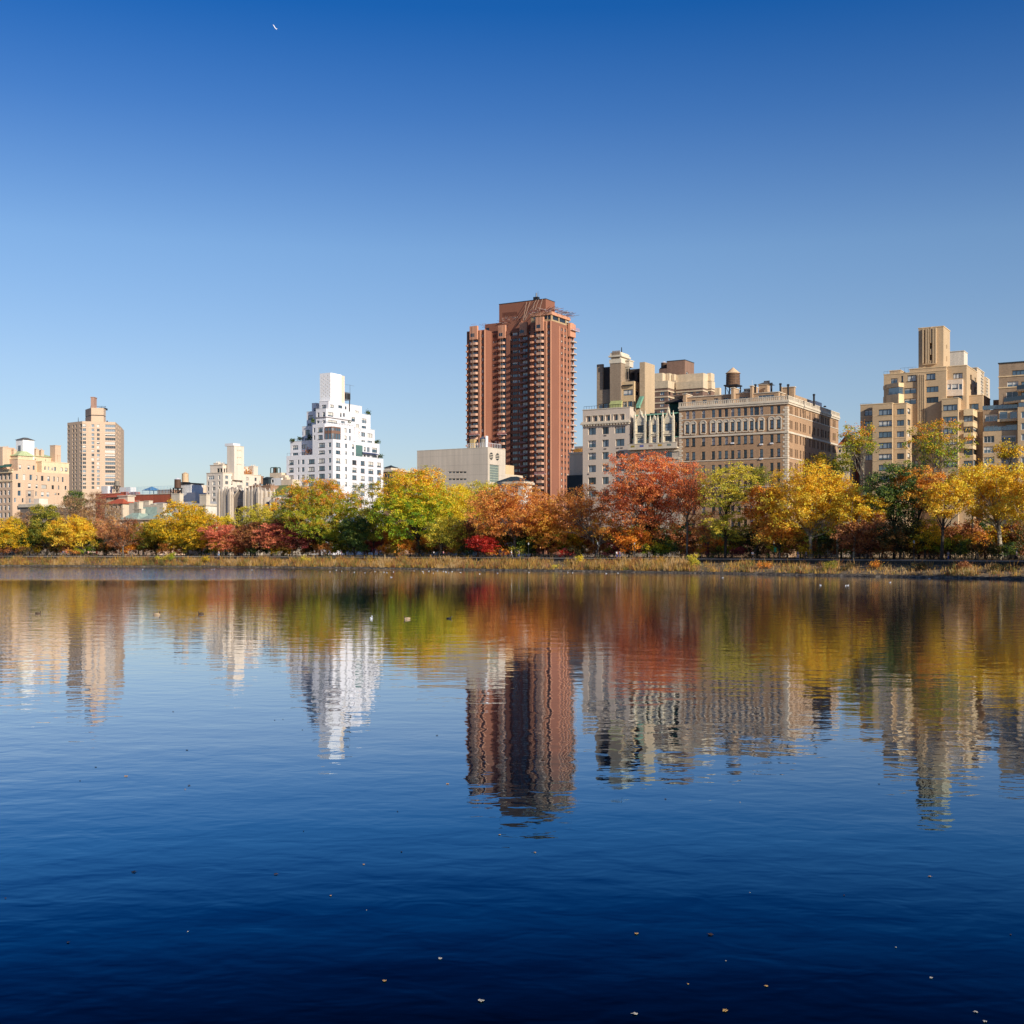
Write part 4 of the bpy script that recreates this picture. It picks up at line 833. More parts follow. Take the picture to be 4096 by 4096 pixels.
    yy0, yy1 = s.ya(zx(1702), 1.6), s.ya(zx(1800), 1.6); m = MB(); m.box(.404, 1.7, yy0, yy1-1, s.za(zy(715), 1.6, yy0), s.za(zy(512), 1.6, yy0)); s.part('balcony_head', m, BL)
    m = MB()
    for q0, q1, b0, b1, y in ((188, 245, 675, 728, 0), (622, 680, 668, 716, yc), (944, 1010, 622, 670, yc), (1205, 1262, 540, 592, 0)):
        m.box(X(q0, y), X(q1, y), y-1.36, y-1.303, s.za(zy(b1), X(q1, y), y), s.za(zy(b0), X(q1, y), y))
    s.part('head_window', m, GL[0])
    # glazed crown of the right wing
    zc1 = s.za(zy(330), 0, 0); zc0 = zR+.004
    W_ = [s.rect((xr0, .4), (-.4, .4), zx(p), zy(378), zx(q), zy(455), 'd2') for p, q in ((1125, 1180), (1300, 1350), (1356, 1400))]
    S_ = [s.rect((-.4, .4), (-.4, ySr-.4), zx(p), zy(t0), zx(q), zy(t1), 'd3') for p, q, t0, t1 in ((1432, 1524, 372, 470), (1538, 1632, 400, 505), (1646, 1752, 435, 545))]
    s.mass([(xr0, .4), (-.4, .4), (-.4, ySr-.4), (xr0, ySr-.4)], zc0, zc1-1.4, wall('yellow_pier', (178, 150, 112), .05), {0: W_, 1: S_}, name='crown')
    m = MB(); m.box(xr0-.3, .1, -.1, ySr, zc1-1.397, zc1); s.part('crown_parapet', m, BL)
    zc = s.za(zy(565), X(550, yc+1.5), yc+1.5); W_ = [s.rect((xLw, yc+1.5), (X(940, yc+1.5), yc+1.5), zx(p), zy(t), zx(q), zy(t+48), 'd2') for p, q, t in ((400, 450, 578), (460, 515, 575), (528, 584, 570), (745, 790, 540), (805, 860, 530))]
    s.mass([(X(385, yc+1.5), yc+1.5), (X(940, yc+1.5), yc+1.5), (X(940, yc+1.5), 20), (X(385, yc+1.5), 20)], zC, zc+1.6, B, {0: W_}, name='crown')
    # lift bulkhead
    yb_ = 10; bx0, bx1 = X(605, yb_), X(1325, yb_); by1 = s.ya(zx(1465), bx1); bz = s.za(zy(138), bx1, yb_)
    s.box(bx0, bx1, yb_, by1, zC-6, bz, B, name='bulkhead'); s.coping(bx0, bx1, yb_, by1, bz, SLATE, .25, .15)
    m = MB()
    for i in range(12): x = X(662+i*19, yb_); m.box(x, x+.35, yb_-.06, yb_-.004, s.za(zy(415-i*2), x, yb_), s.za(zy(352-i*1.5), x, yb_))
    s.part('louvre', m, wall('dark_louvre', (96, 56, 42), .1))
    ax = X(1165, yb_); m = MB(); m.box(ax-1.2, ax+1.2, yb_, yb_+2, bz+.3, bz+1.6, 0); m.cone(ax, yb_+1, bz+1.601, bz+3.6, .45, .35, 10, 1); m.box(ax+1.1, ax+1.2, yb_+.5, yb_+.6, bz+.3, bz+4.2, 1); s.part('antenna', m, [IRON, STEEL])
    s.finish()
    # suspended scaffolding, ropes and outriggers: standing on or hanging from the roof
    sf = empty('scaffolding', s.w(0, 0)+(s.g,), s.a); tag(sf, 'tangle of scaffold outriggers, pipes and ropes along the roof of the red brown tower', 'scaffolding')
    rr = random.Random(3); pp = MB()
    for i in range(46):
        x = X(rr.uniform(1110, 1415)); z = zc1+rr.uniform(.05, 1.6); pp.tube([(x, rr.uniform(-.5, 3), z), (x+rr.uniform(-2.5, 3.5), rr.uniform(-2.4, 1), z+rr.uniform(-.5, 1.0))], [.09, .09], 4, rr.choice((0, 0, 1, 2)))
    for i in range(46):
        y = rr.uniform(0, ySr+2); z = zc1+rr.uniform(.05, 1.8); pp.tube([(rr.uniform(-3, 0), y, z), (rr.uniform(.8, 3.2), y+rr.uniform(-2, 3), z+rr.uniform(-.5, 1.0))], [.09, .09], 4, rr.choice((0, 0, 1, 2)))
    for i in range(30):
        x = X(rr.uniform(610, 900), yc); z = zc+2.0+rr.uniform(-.8, 1.6); pp.tube([(x, yc+rr.uniform(.5, 3), z), (x+rr.uniform(-3, 4), yc+rr.uniform(-1, 2), z+rr.uniform(-.6, 1.2))], [.08, .08], 4, rr.choice((0, 1, 1)))
    for i in range(14):
        x = X(rr.uniform(160, 500)); z = zL+rr.uniform(.8, 3.2); pp.tube([(x, rr.uniform(-1, 5), z), (x+rr.uniform(-2, 2), rr.uniform(-1, 5), z+rr.uniform(-.3, .5))], [.07, .07], 4, 0)
    pp.build('outrigger_pipes', [wall('scaffold_red', (120, 66, 60), .1), wall('scaffold_grey', (168, 150, 140), .1), STEEL], sf)
    rp_ = MB(); PR = lambda q, r, y: (X(q, y), y, s.za(zy(r), X(q, y), y))
    for q, r, q2, r2 in ((1030, 185, 975, 480), (1085, 175, 985, 480), (1180, 150, 1000, 470), (1150, 190, 1120, 360), (1215, 150, 1160, 310), (1275, 140, 1215, 350), (1200, 310, 1180, 420), (1290, 330, 1255, 400)):
        rp_.tube([PR(q, r, yb_-.3), PR(q2, r2, 4 if q2 < 1100 else 1.0)], [.10, .10], 4)
    for q, t, bt, y in ((205, 560, 1900, -1.6), (655, 545, 1900, yc-1.7), (625, 560, 1900, yc-1.7), (1245, 330, 2200, -1.7), (1355, 330, 2200, -.6), (190, 560, 1900, -1.6)):
        rp_.tube([PR(q, t, y), PR(q, bt, y)], [.05, .05], 3)
    rp_.build('ropes', wall('hemp_rope', (176, 150, 128), .05), sf)
    # swing stages hanging from the ropes
    for (q0, q1, r, y, lb) in ((150, 300, 2222-1160+180, -2.2, 'pink railed window platform hanging on the left stack of the red brown tower'), (585, 715, 1560-1160+480, yc-2.3, 'pink railed platform hanging in the shaded middle of the red brown tower'),
                               (1160, 1325, 1560-1160+1290-460, -2.3, 'long pink railed platform hanging low on the right wing of the red brown tower')):
        pass
    def stage(q0, q1, py, y, lb):
        x0, x1 = X(q0, y), X(q1, y); z = s.za(py, (x0+x1)/2, y); t = empty('hanging_platform', s.w((x0+x1)/2, y)+(s.g+z,), s.a); tag(t, lb, 'platform', 'hanging work platforms'); h = (x1-x0)/2
        m = MB(); m.box(-h, h, -.45, .45, 0, .15); m.build('deck', TINW, t)
        m = MB()
        for k in range(9): xx = -h+k*h/4; m.box(xx-.05, xx+.05, -.5, -.451, .0, 1.1); m.tube([(xx, -.48, .1), (min(h, xx+h/4), -.48, 1.1)], [.05, .05], 3)
        m.box(-h, h, -.5, -.451, 1.101, 1.2); m.box(-h, h, -.5, -.451, .55, .63); m.build('railing', wall('scaffold_pink', (206, 140, 130), .1), t)
        m = MB(); m.tube([(-h*.7, 0, .15), (-h*.7, 0, 9)], [.04, .04], 3); m.tube([(h*.7, 0, .15), (h*.7, 0, 9)], [.04, .04], 3); m.build('cables', STEEL, t)
    stage(150, 300, 1560+700/3.864, -2.3, 'pink railed work platform hanging on the left balcony stack of the red brown tower')
    stage(585, 715, 1560+692/3.864, yc-2.4, 'pink railed work platform hanging in the shaded middle bay of the red brown tower')
    stage(1160, 1325, 1560+1305/3.864, -2.4, 'long pink railed work platform hanging low on the right wing of the red brown tower')
    # platform on the far corner, high up
    y = s.ya(zx(1775), 2.2); z = s.za(zy(635), 2.2, y); t = empty('hanging_platform', s.w(2.4, y)+(s.g+z,), s.a+R(90)); tag(t, 'pink railed work platform hanging high on the right corner of the red brown tower', 'platform', 'hanging work platforms')
    m = MB(); m.box(-3.6, 3.6, -.5, .5, 0, .2); m.build('deck', TINW, t); m = MB()
    for k in range(11): m.box(-3.6+k*.7, -3.5+k*.7, -.55, -.501, 0, 1.3)
    m.box(-3.6, 3.6, -.55, -.501, 1.301, 1.4); m.box(-3.6, 3.6, -.55, -.501, .6, .7); m.build('railing', wall('scaffold_pink', (206, 140, 130)), t)
b9()
# ---------------------------------------------------------------- B10: limestone gallery annex
def b10():
    zx, zy = zf(1640, 1700, 3.7154)
    s = Bld('gallery_building', 'blank grey limestone block with panel joints, two round windows and a tall gridded window', 'gallery building', zx(1155), 420, mix=(.5, .4, .1, 0))
    M = wall('limestone_panels', (204, 188, 168), .05, cvar=.05, stain=.1, panel=(3.4, 3.5, .84))
    x0 = s.xa(zx(105)); y1 = s.ya(zx(1418), 0); zt = s.za(zy(336), 0, 0); a, b, c = (x0, 0), (0, 0), (0, y1)
    strip = [s.rect(a, b, zx(570+i*54.4), zy(v), zx(570+(i+1)*54.4-4), zy(v+24), 'd1') for v in (690, 794) for i in range(5)]
    big = [s.rect(b, c, zx(1184), zy(592), zx(1320), zy(850), 'x')]
    s.mass([a, b, c, (x0, y1)], 0, zt, M, {0: strip, 1: big}, rec=.35); s.coping(x0, 0, 0, y1, zt, STONE_L, .2, .06)
    w = big[0]; m = MB(); m.box(-.34, -.30, w[0], w[1], w[2], w[3]); gp = m.build('grid_window', GL[1], s.o); m = MB()
    n = 9
    for i in range(n+1): y = w[0]+(w[1]-w[0])*i/n; m.box(-.295, -.22, max(w[0], y-.06), min(w[1], y+.06), w[2], w[3])
    k = int((w[3]-w[2])/.85)
    for i in range(k+1): z = w[2]+(w[3]-w[2])*i/k; m.box(-.215, -.14, w[0], w[1], max(w[2], z-.06), min(w[3], z+.06))
    m.build('glazing_bars', wall('pale_green_metal', (190, 196, 170), .05), gp)
    for q, r in ((1209, 464), (1300, 474)):
        y = s.ya(zx(q), 0); z = s.za(zy(r), 0, y); R0 = 1.25; m = MB(); N = 24; P = [(R0*math.cos(2*math.pi*i/N), R0*math.sin(2*math.pi*i/N)) for i in range(N)]
        m.add([(.012, y+p, z+q2) for p, q2 in P], [tuple(range(N))]); o = m.build('round_window', GL[0], s.o)
        m = MB()
        for i in range(N):
            p, q2 = P[i], P[(i+1) % N]; m.add([(.014, y+p[0], z+p[1]), (.014, y+q2[0], z+q2[1]), (.10, y+q2[0]*1.1, z+q2[1]*1.1), (.10, y+p[0]*1.1, z+p[1]*1.1)], [(0, 1, 2, 3)])
        for dz in (-.55, 0, .55): h = math.sqrt(R0*R0-dz*dz)-.02; m.box(.016, .08, y-h, y+h, z+dz-.1, z+dz+.1)
        m.build('frame', STONE_L, o)
    m = MB(); ya_, yb_ = s.ya(zx(1418), -3), s.ya(zx(1545), -3); zz = s.za(zy(592), -3, ya_); m.box(-16, -3, ya_+.01, yb_, 0, zz); s.part('rear_penthouse', m, wall('warm_tan_brick', (206, 176, 134)))
    yb2 = s.ya(zx(1675), -1); zz = s.za(zy(735), -1, ya_); m = MB(); m.box(-15, -1, y1+.02, yb2, 0, zz-.9); m.box(-1.3, -1, y1+.02, yb2, zz-.896, zz); s.part('terrace', m, wall('cream_old_stone', (214, 192, 164)))
    m = MB(); x = s.xa(zx(890), 4); x2 = s.xa(zx(955), 4); m.box(x, x2, 4, s.ya(zx(990), x2), zt, s.za(zy(212), x2, 4)); s.part('bulkhead', m, wall('ochre_box', (196, 166, 112), .05))
    m = MB(); xa, xb = s.xa(zx(850), .4), -.3
    n = 12
    for i in range(n+1): x = xa+(xb-xa)*i/n; m.box(x-.05, x+.05, .3, .4, zt+.2, zt+1.7)
    m.box(xa, xb, .3, .4, zt+1.701, zt+1.8); m.box(xa, xb, .3, .4, zt+1.0, zt+1.07)
    ye = s.ya(zx(1350), -.3)
    for i in range(9): y = .4+(ye-.4)*i/8; m.box(-.4, -.3, y, y+.1, zt+.2, zt+1.7)
    m.box(-.4, -.3, .401, ye, zt+1.701, zt+1.8); s.part('railing', m, TINW); s.finish()
    ty = 5; x = s.xa(zx(1085), ty); wx, wy = s.w(x, ty); p = wy/F
    t = water_tank(wx, wy, zt+s.g, 52/3.7154*p, (335-185)/3.7154*p, 0, 'grey wooden water tank with a bright metal cone roof on top of the limestone block', wall('grey_staves', (150, 138, 122), .1, cvar=.2), STEEL, s.a, .42)
    m = MB(); r = 52/3.7154*p; m.box(r*1.15, r*1.35, -r*.6, r*.6, 0, s.za(zy(165), x, ty)-zt); m.build('screen', TINW, t)
    # low classical roof in front of the tower
    s = Bld('museum_house', 'low classical house with shallow dark roof and white cornice beneath the red brown tower', 'house', zx(1680), 408, mix=(.5, .4, .1, 0))
    x0 = s.xa(zx(1290)); y1 = s.ya(zx(1812), 0); z = s.za(zy(880), 0, 0)
    s.box(x0, 0, 0, y1, 0, z, wall('white_painted_stone', (224, 214, 198), .05), s.grid((x0, 0), (0, 0), [(zx(q), 16, 'w2') for q in (1380, 1480, 1580)], [(zy(v), 24) for v in (960, 1100)], zx(1480)))
    zc = s.za(zy(800), 0, 0); m = MB(); m.box(x0-.8, .8, -.8, y1+.5, z+.003, z+.7); m.box(x0-.5, .5, -.5, y1+.2, z+.701, zc-.8); s.part('cornice', m, STONE_L)
    m = MB(); m.hip(x0-.4, .4, -.4, y1, zc-.79, s.za(zy(768), x0/2, 3), -x0*.42, 3); s.part('roof', m, SLATE); s.finish()
    # cream block behind, between the tower and the cream stucco house
    zx, zy = zf(1840, 1560, 3.864)
    s = Bld('apartment_house', 'plain cream block with planted roof terrace in the gap right of the red brown tower', 'apartment house', zx(1990), 455)
    x0 = s.xa(zx(1690)); z = s.za(zy(985), s.xa(zx(1840)), 0); s.box(x0, 0, 0, 10, 0, z, wall('cream_stucco_old', (206, 184, 158), .05)); s.coping(x0, 0, 0, 10, z, STONE_L, .6, .3)
    m = MB(); xa, xb = s.xa(zx(1770), 4), 0; m.box(xa, xb, 4, 10, z, s.za(zy(860), xb, 4)); s.part('penthouse', m, wall('grey_roof_box', (150, 140, 132), .1)); m = MB(); rr = random.Random(5)
    for i in range(14): x = xa+(xb-xa)*i/14; m.box(x, x+.5, 3.4, 3.8, z+.6, z+1.3+rr.random()*1.2)
    s.part('planters', m, wall('rust_planting', (170, 120, 60), .3, cvar=.5)); m = MB(); xa2 = s.xa(zx(1660), -2); m.box(xa2, -.1, -2.4, -.004, 0, s.za(zy(1310), 0, -2)); s.part('dark_annex', m, wall('dark_slate', (52, 62, 66))); s.finish()
b10()
# ---------------------------------------------------------------- B7: white stepped tower
def b7():
    zx, zy = zf(1100, 1450, 3.22)
    s = Bld('apartment_tower', 'white stepped apartment tower of many terraces topped by a perforated white square tower', 'apartment tower', zx(745), 470, mix=(.04, .5, .5, .12))
    WH = wall('white_painted_brick', (226, 221, 219), .03, cvar=.03, stain=.04)
    WS = pbr('white_tower_screen', s2l((236, 232, 228)), .7)
    def P(v, sc=1): return v
    def G(p0, p1, cs, rows, ref, st='d2s'): return s.grid(p0, p1, [(zx(c[0]), c[1]/3.22, c[2] if len(c) > 2 else st) for c in cs], [(zy(r), 18) for r in rows], zx(ref))
    def RT(p0, p1, l, st='d2'): return [s.rect(p0, p1, zx(a), zy(b), zx(c), zy(d), st) for a, b, c, d in l]
    x0 = s.xa(zx(147)); y1 = s.ya(zx(1395), 0); z0 = s.za(zy(1174), 0, 0); xm = s.xa(zx(483)); ym = s.ya(zx(1040), 0); zm = s.za(zy(985), 0, 0)
    a, b, c = (x0, 0), (0, 0), (0, y1); low = [1275, 1373, 1472, 1571, 1670, 1769]
    W_ = G(a, b, [(210, 60), (302, 22, 'd1'), (361, 36, 'd1'), (470, 80)], low, 470)+G(a, b, [(603, 78), (705, 36, 'd1')], [1265, 1363, 1462, 1561, 1660], 603)
    S_ = G(b, c, [(812, 56), (916, 24, 'd1')], [1265, 1363, 1462, 1561], 812)+G(b, c, [(1023, 55), (1130, 52), (1235, 64), (1340, 50)], [1287, 1385, 1482, 1580, 1680], 1023, 'b2s')
    s.mass([a, b, c, (x0, y1)], 0, z0, WH, {0: W_, 1: S_})
    # corner block rising flush
    a, b, c = (xm, 0), (0, 0), (0, ym)
    s.mass([a, b, c, (xm, ym)], z0, zm, WH, {0: G(a, b, [(603, 78), (705, 36, 'd1')], [1065, 1163], 603), 1: G(b, c, [(812, 58), (916, 24, 'd1'), (1005, 30, 'd1')], [1062, 1163], 812)})
    # second corner block with the brown glazed bay
    x2 = s.xa(zx(640)); y2 = s.ya(zx(1035), x2); z2 = s.za(zy(790), x2, 0); a, b, c = (xm, 0), (x2, 0), (x2, y2)
    s.mass([a, b, c, (xm, y2)], zm, z2, WH, {0: G(a, b, [(507, 22, 'd1'), (584, 60)], [867, 963], 584), 1: G(b, c, [(908, 32, 'd1'), (965, 24, 'd1')], [875, 970], 908)})
    zb0, zb1 = zm+.1, s.za(zy(812), x2, 0); pr = [(x2+.004, .3), (x2+1.6, -.0+.05), (-.3, .05), (-.1, 1.5), (-.1, s.ya(zx(855), 0)-1.2), (x2+.004, s.ya(zx(855), 0))]
    pr = [(x2+.004, .1), (-.7, .1), (-.15, .9), (-.15, s.ya(zx(845), 0)), (x2+.004, s.ya(zx(860), 0)+.5)]
    zmid = (zb0+zb1)/2; BRZ = wall('bronze_brown', (130, 100, 84), .1); m = MB(); m.prism(pr, zb0, zmid-.5, 0); m.prism(pr, zmid+.6, zb1-1.0, 0)
    bay = s.part('glazed_bay', m, [GL[1]]); m = MB(); pr2 = [(p[0]+(.12 if i in (1, 2, 3) else 0), p[1]-(.1 if i < 2 else -.1)) for i, p in enumerate(pr)]
    m.prism(pr2, zmid-.497, zmid+.597); m.prism(pr2, zb1-.997, zb1-.5)
    for (px_, py_) in [(-.15, .9), (-.7, .02)]+[(-.1, .9+(s.ya(zx(845), 0)-.9)*i/5) for i in range(1, 6, 2)]+[(x2+(-.7-x2)*i/2, .02) for i in range(2)]: m.box(px_-.09, px_+.09, py_-.09, py_+.09, zb0, zb1-.998)
    m.build('bay_frame', BRZ, bay)
    # upper tiers
    def tier(pl, pc, pr_, pt, y0, zb, Wr=(), Sr=(), cop=True, nm='upper_wall'):
        xx0, xx1 = s.xa(zx(pl), y0), s.xa(zx(pc), y0); yy1 = s.ya(zx(pr_), xx1); z1 = s.za(zy(pt), xx1, y0); p0, p1, p2 = (xx0, y0), (xx1, y0), (xx1, yy1)
        s.box(xx0, xx1, y0, yy1, zb, z1, WH, RT(p0, p1, Wr), RT(p1, p2, Sr), name=nm)
        if cop: s.coping(xx0, xx1, y0, yy1, z1, TINW, .12, .1)
        return xx0, xx1, yy1, z1
    t3 = tier(527, 660, 985, 590, 1.8, z2, [(545, 645, 571, 703), (612, 640, 645, 697), (538, 748, 572, 782), (612, 744, 652, 778)], [(678, 640, 752, 696), (838, 648, 858, 703), (877, 652, 900, 700), (680, 745, 798, 783), (850, 755, 900, 783)])
    z = s.za(zy(708), t3[1], 1.8); m = MB(); m.box(t3[0]-.2, t3[1]+.25, 1.5, 1.796, z, z+.3); m.box(t3[1]+.004, t3[1]+.25, 1.797, t3[2], z, z+.3); s.part('belt_course', m, wall('grey_belt', (130, 122, 124), .05))
    t4 = tier(570, 690, 940, 497, 3.2, t3[3], [(602, 545, 662, 588)], [(711, 543, 757, 587), (815, 553, 866, 590), (900, 565, 922, 605)])
    # perforated tower
    y0 = 4.6; xx0, xx1 = s.xa(zx(577), y0), s.xa(zx(715), y0); yy1 = s.ya(zx(855), xx1); zt = s.za(zy(130), xx1, y0); zb = t4[3]+.15
    Wp = []; Sp = []
    for i in range(5):
        for j in range(21):
            u = xx0*0+(xx1-xx0)*(.13+.185*i); Wp.append((u, u+.36, zb+1.8+j*1.42+(i % 2)*.7, zb+2.35+j*1.42+(i % 2)*.7, 'x'))
            v = (yy1-y0)*(.10+.19*i); Sp.append((v, v+.36, zb+1.8+j*1.42+(i % 2)*.7, zb+2.35+j*1.42+(i % 2)*.7, 'x'))
    Wp = [w for w in Wp if w[3] < zt-1]; Sp = [w for w in Sp if w[3] < zt-1]
    s.box(xx0, xx1, y0, yy1, zb, zt, WS, Wp, Sp, name='perforated_tower', rec=.35)
    yy2 = s.ya(zx(897), xx1); m = MB(); m.box(xx0+3, xx1-.01, yy1+.004, yy2, zb, zt-.3); s.part('tower_flank', m, wall('cream_stone', (226, 204, 180), .05))
    yq0, yq1 = yy2+.3, s.ya(zx(972), xx1-1); zq0, zq1 = s.za(zy(470), xx1, yq0), s.za(zy(372), xx1, yq0); m = MB(); m.box(xx1-4, xx1-1, yq0, yq1, zq0, zq1); o = s.part('cooling_unit', m, STEEL); m = MB(); m.box(xx1-.995, xx1-.9, yq0+.3, (yq0+yq1)/2-.2, zq0+.3, zq1-.5); m.box(xx1-.995, xx1-.9, (yq0+yq1)/2+.2, yq1-.2, zq0+.3, zq1-.5); m.box(xx1-3.8, xx1-3.5, yq0+.2, yq0+.5, zb-2, zq0-.003); m.box(xx1-1.3, xx1-1.05, yq1-.5, yq1-.2, zb-3, zq0-.003); m.build('fans', FR_D, o)
    m = MB(); ya_ = s.ya(zx(967), xx1-2); m.box(xx1-2.1, xx1-2, ya_-.05, ya_+.05, zq1, s.za(zy(288), xx1-2, ya_)); zz = s.za(zy(293), xx1-2, ya_); m.tube([(xx1-2, s.ya(zx(908), xx1-2), zz), (xx1-2, s.ya(zx(1020), xx1-2), zz)], [.05, .05], 4); s.part('antenna', m, STEEL)
    # left terraces (shaded by the body) and right terraces
    zl = {}
    def left(pl, pt, y0, zb, Wr): 
        xx0 = s.xa(zx(pl), y0); xr = s.xa(zx(530), y0); z1 = s.za(zy(pt), xx0, y0); s.box(xx0, xr, y0, y0+14, zb, z1, WH, RT((xx0, y0), (xr, y0), Wr), name='upper_wall'); s.coping(xx0, xr, y0, y0+14, z1, TINW, .12, .1); return z1
    l1 = left(197, 1022, 3.0, z0, [(225, 1068, 298, 1125), (343, 1057, 408, 1112), (225, 1163, 300, 1196), (345, 1155, 405, 1190)])
    l2 = left(350, 828, 4.6, l1, [(387, 870, 452, 935), (388, 970, 430, 1003)])
    l3 = left(408, 637, 6.2, l2, [(424, 680, 492, 738), (425, 785, 470, 815)])
    l4 = left(475, 528, 8.0, l3, [(497, 588, 528, 625)])
    def right(pr_, pt, x1, zb, Sr, pl=1000):
        ya_, yb_ = s.ya(zx(pl), x1), s.ya(zx(pr_), x1); z1 = s.za(zy(pt), x1, yb_); s.box(x0+6, x1, ya_, yb_, zb, z1, WH, None, RT((x1, ya_), (x1, yb_), Sr), name='upper_wall'); s.coping(x0+6, x1, ya_, yb_, z1, TINW, .12, .1); return z1, ya_, yb_
    r1, ya_, yb_ = right(1345, 1052, -1.6, z0, [(1145, 1088, 1168, 1146), (1185, 1093, 1219, 1152), (1250, 1100, 1315, 1162), (1145, 1180, 1168, 1215), (1185, 1184, 1220, 1220), (1250, 1190, 1312, 1228)], 1036)
    yg0, yg1 = s.ya(zx(1038), -1.2), s.ya(zx(1126), -1.2); m = MB(); m.box(-1.59, -1.1, yg0, yg1, s.za(zy(1205), -1.2, yg0), s.za(zy(1060), -1.2, yg0)); s.part('green_bay', m, pbr('green_glass', (.09, .17, .145), .1, .8))
    m = MB(); yt0, yt1 = s.ya(zx(1135), -.5), s.ya(zx(1332), -.5); z = s.za(zy(1165), -.8, yt0); m.add([(-1.59, yt0, z+.5), (-1.59, yt1, z+.5), (-.2, yt1, z), (-.2, yt0, z), (-1.59, yt0, z+.4), (-1.59, yt1, z+.4), (-.2, yt1, z-.2), (-.2, yt0, z-.2)], [(0, 3, 2, 1), (4, 5, 6, 7), (3, 7, 6, 2), (0, 4, 7, 3)]); s.part('awning', m, pbr('navy_canvas', (.03, .05, .12), .8))
    r2, _, _ = right(1283, 872, -3.2, r1, [(1110, 900, 1162, 955), (1190, 915, 1255, 968), (1110, 1000, 1160, 1030), (1190, 1008, 1252, 1043)], 1036)
    r3, _, _ = right(1229, 682, -4.8, r2, [(1038, 795, 1085, 858), (1115, 818, 1175, 850), (985, 703, 1031, 762), (1116, 722, 1178, 782)], 960)
    r4, _, _ = right(1118, 567, -6.4, r3, [(1028, 620, 1078, 655)], 930)
    # terrace railings and planting
    def rail(p, n=8):
        m = MB()
        (ax, ay, z), (bx, by, _) = p
        for i in range(n+1): t = i/n; x, y = ax+(bx-ax)*t, ay+(by-ay)*t; m.box(x-.04, x+.04, y-.04, y+.04, z+.13, z+1.05)
        m.tube([(ax, ay, z+1.08), (bx, by, z+1.08)], [.05, .05], 4); s.part('railing', m, STEEL)
    rail(((x0+.2, .2, z0), (xm-.1, .2, z0))); rail(((xm+.1, .2, z2), (x2-.2, .2, z2))); rail(((x2-.2, .2, z2), (x2-.2, y2-.2, z2)), 12); rail(((-.2, ym+.3, z0), (-.2, y1-.3, z0)), 14); rail(((t3[0], 2, t3[3]), (t3[1]-.2, 2, t3[3]))); rail(((s.xa(zx(200), 3.2), 3.2, l1), (s.xa(zx(345), 3.2), 3.2, l1)))
    rr = random.Random(4); LF = [wall('terrace_green', (70, 84, 44), .2, cvar=.6), wall('terrace_rust', (176, 110, 50), .2, cvar=.6)]
    for q, r, y, w, h, k in ((435, 1188, 2.0, 4.5, 3.0, 1), (1200, 672, 12, 2.5, 2, 0), (1060, 985, 12, 3, 5, 1), (445, 1000, 4.2, 2.6, 2.6, 0), (325, 1003, 4.2, 2.6, 1.6, 0), (225, 1018, 2.6, 2, 1.2, 0), (1310, 1050, 20, 3, 1.8, 0), (1350, 1228, 24, 3, 1.6, 0), (490, 775, .6, 1.6, 2, 0), (930, 785, 14, 3, 1.6, 0)):
        if y < 5: x = s.xa(zx(q), y)
        else: x = -.8 if r > 1100 else -2.4 if r > 1040 else -4 if r > 900 else -5.4; y = s.ya(zx(q), x)
        z = s.za(zy(r), x, y); m = MB()
        for i in range(150):
            c = Vector((rr.gauss(0, w*.25), rr.gauss(0, .4), abs(rr.gauss(h*.4, h*.25)))); d1 = Vector((rr.gauss(0, 1), rr.gauss(0, 1), rr.gauss(0, 1))).normalized()*.22; d2 = d1.orthogonal().normalized()*.16
            m.quad(*(tuple(Vector((x, y, z))+c+v) for v in (d1, d2, -d1, -d2)))
        s.part('terrace_planting', m, LF[k])
    s.finish()
b7()
def b7b():
    zx, zy = zf(1300, 1800, 2.76)
    s = Bld('apartment_house', 'brown apartment house with small roof lantern in the gap beside the white stepped tower', 'apartment house', zx(790), 540, mix=(.6, .3, .1, 0))
    x0 = s.xa(zx(600)); z = s.za(zy(240), s.xa(zx(700)), 0)
    s.box(x0, 0, 0, 14, 0, z, wall('brown_house_brick', (158, 124, 98), .08, cvar=.15), s.grid((x0, 0), (0, 0), [(zx(q), 11, 'd2') for q in (672, 700, 735)], [(zy(v), 15) for v in (285, 375, 410)], zx(700))); s.coping(x0, 0, 0, 14, z, STONE_L, .8, .4)
    m = MB(); y = 6; xa, xb = s.xa(zx(655), y), s.xa(zx(730), y); za, zb = z+.8, s.za(zy(192), xb, y); m.box(xa, xb, y, y+5, za, zb); o = s.part('roof_lantern', m, STONE_L); m = MB(); m.hip(xa-.4, xb+.4, y-.4, y+5.4, zb+.003, s.za(zy(165), xb, y), 2.6, 2.4); m.build('roof', SLATE, o); s.finish()
b7b()
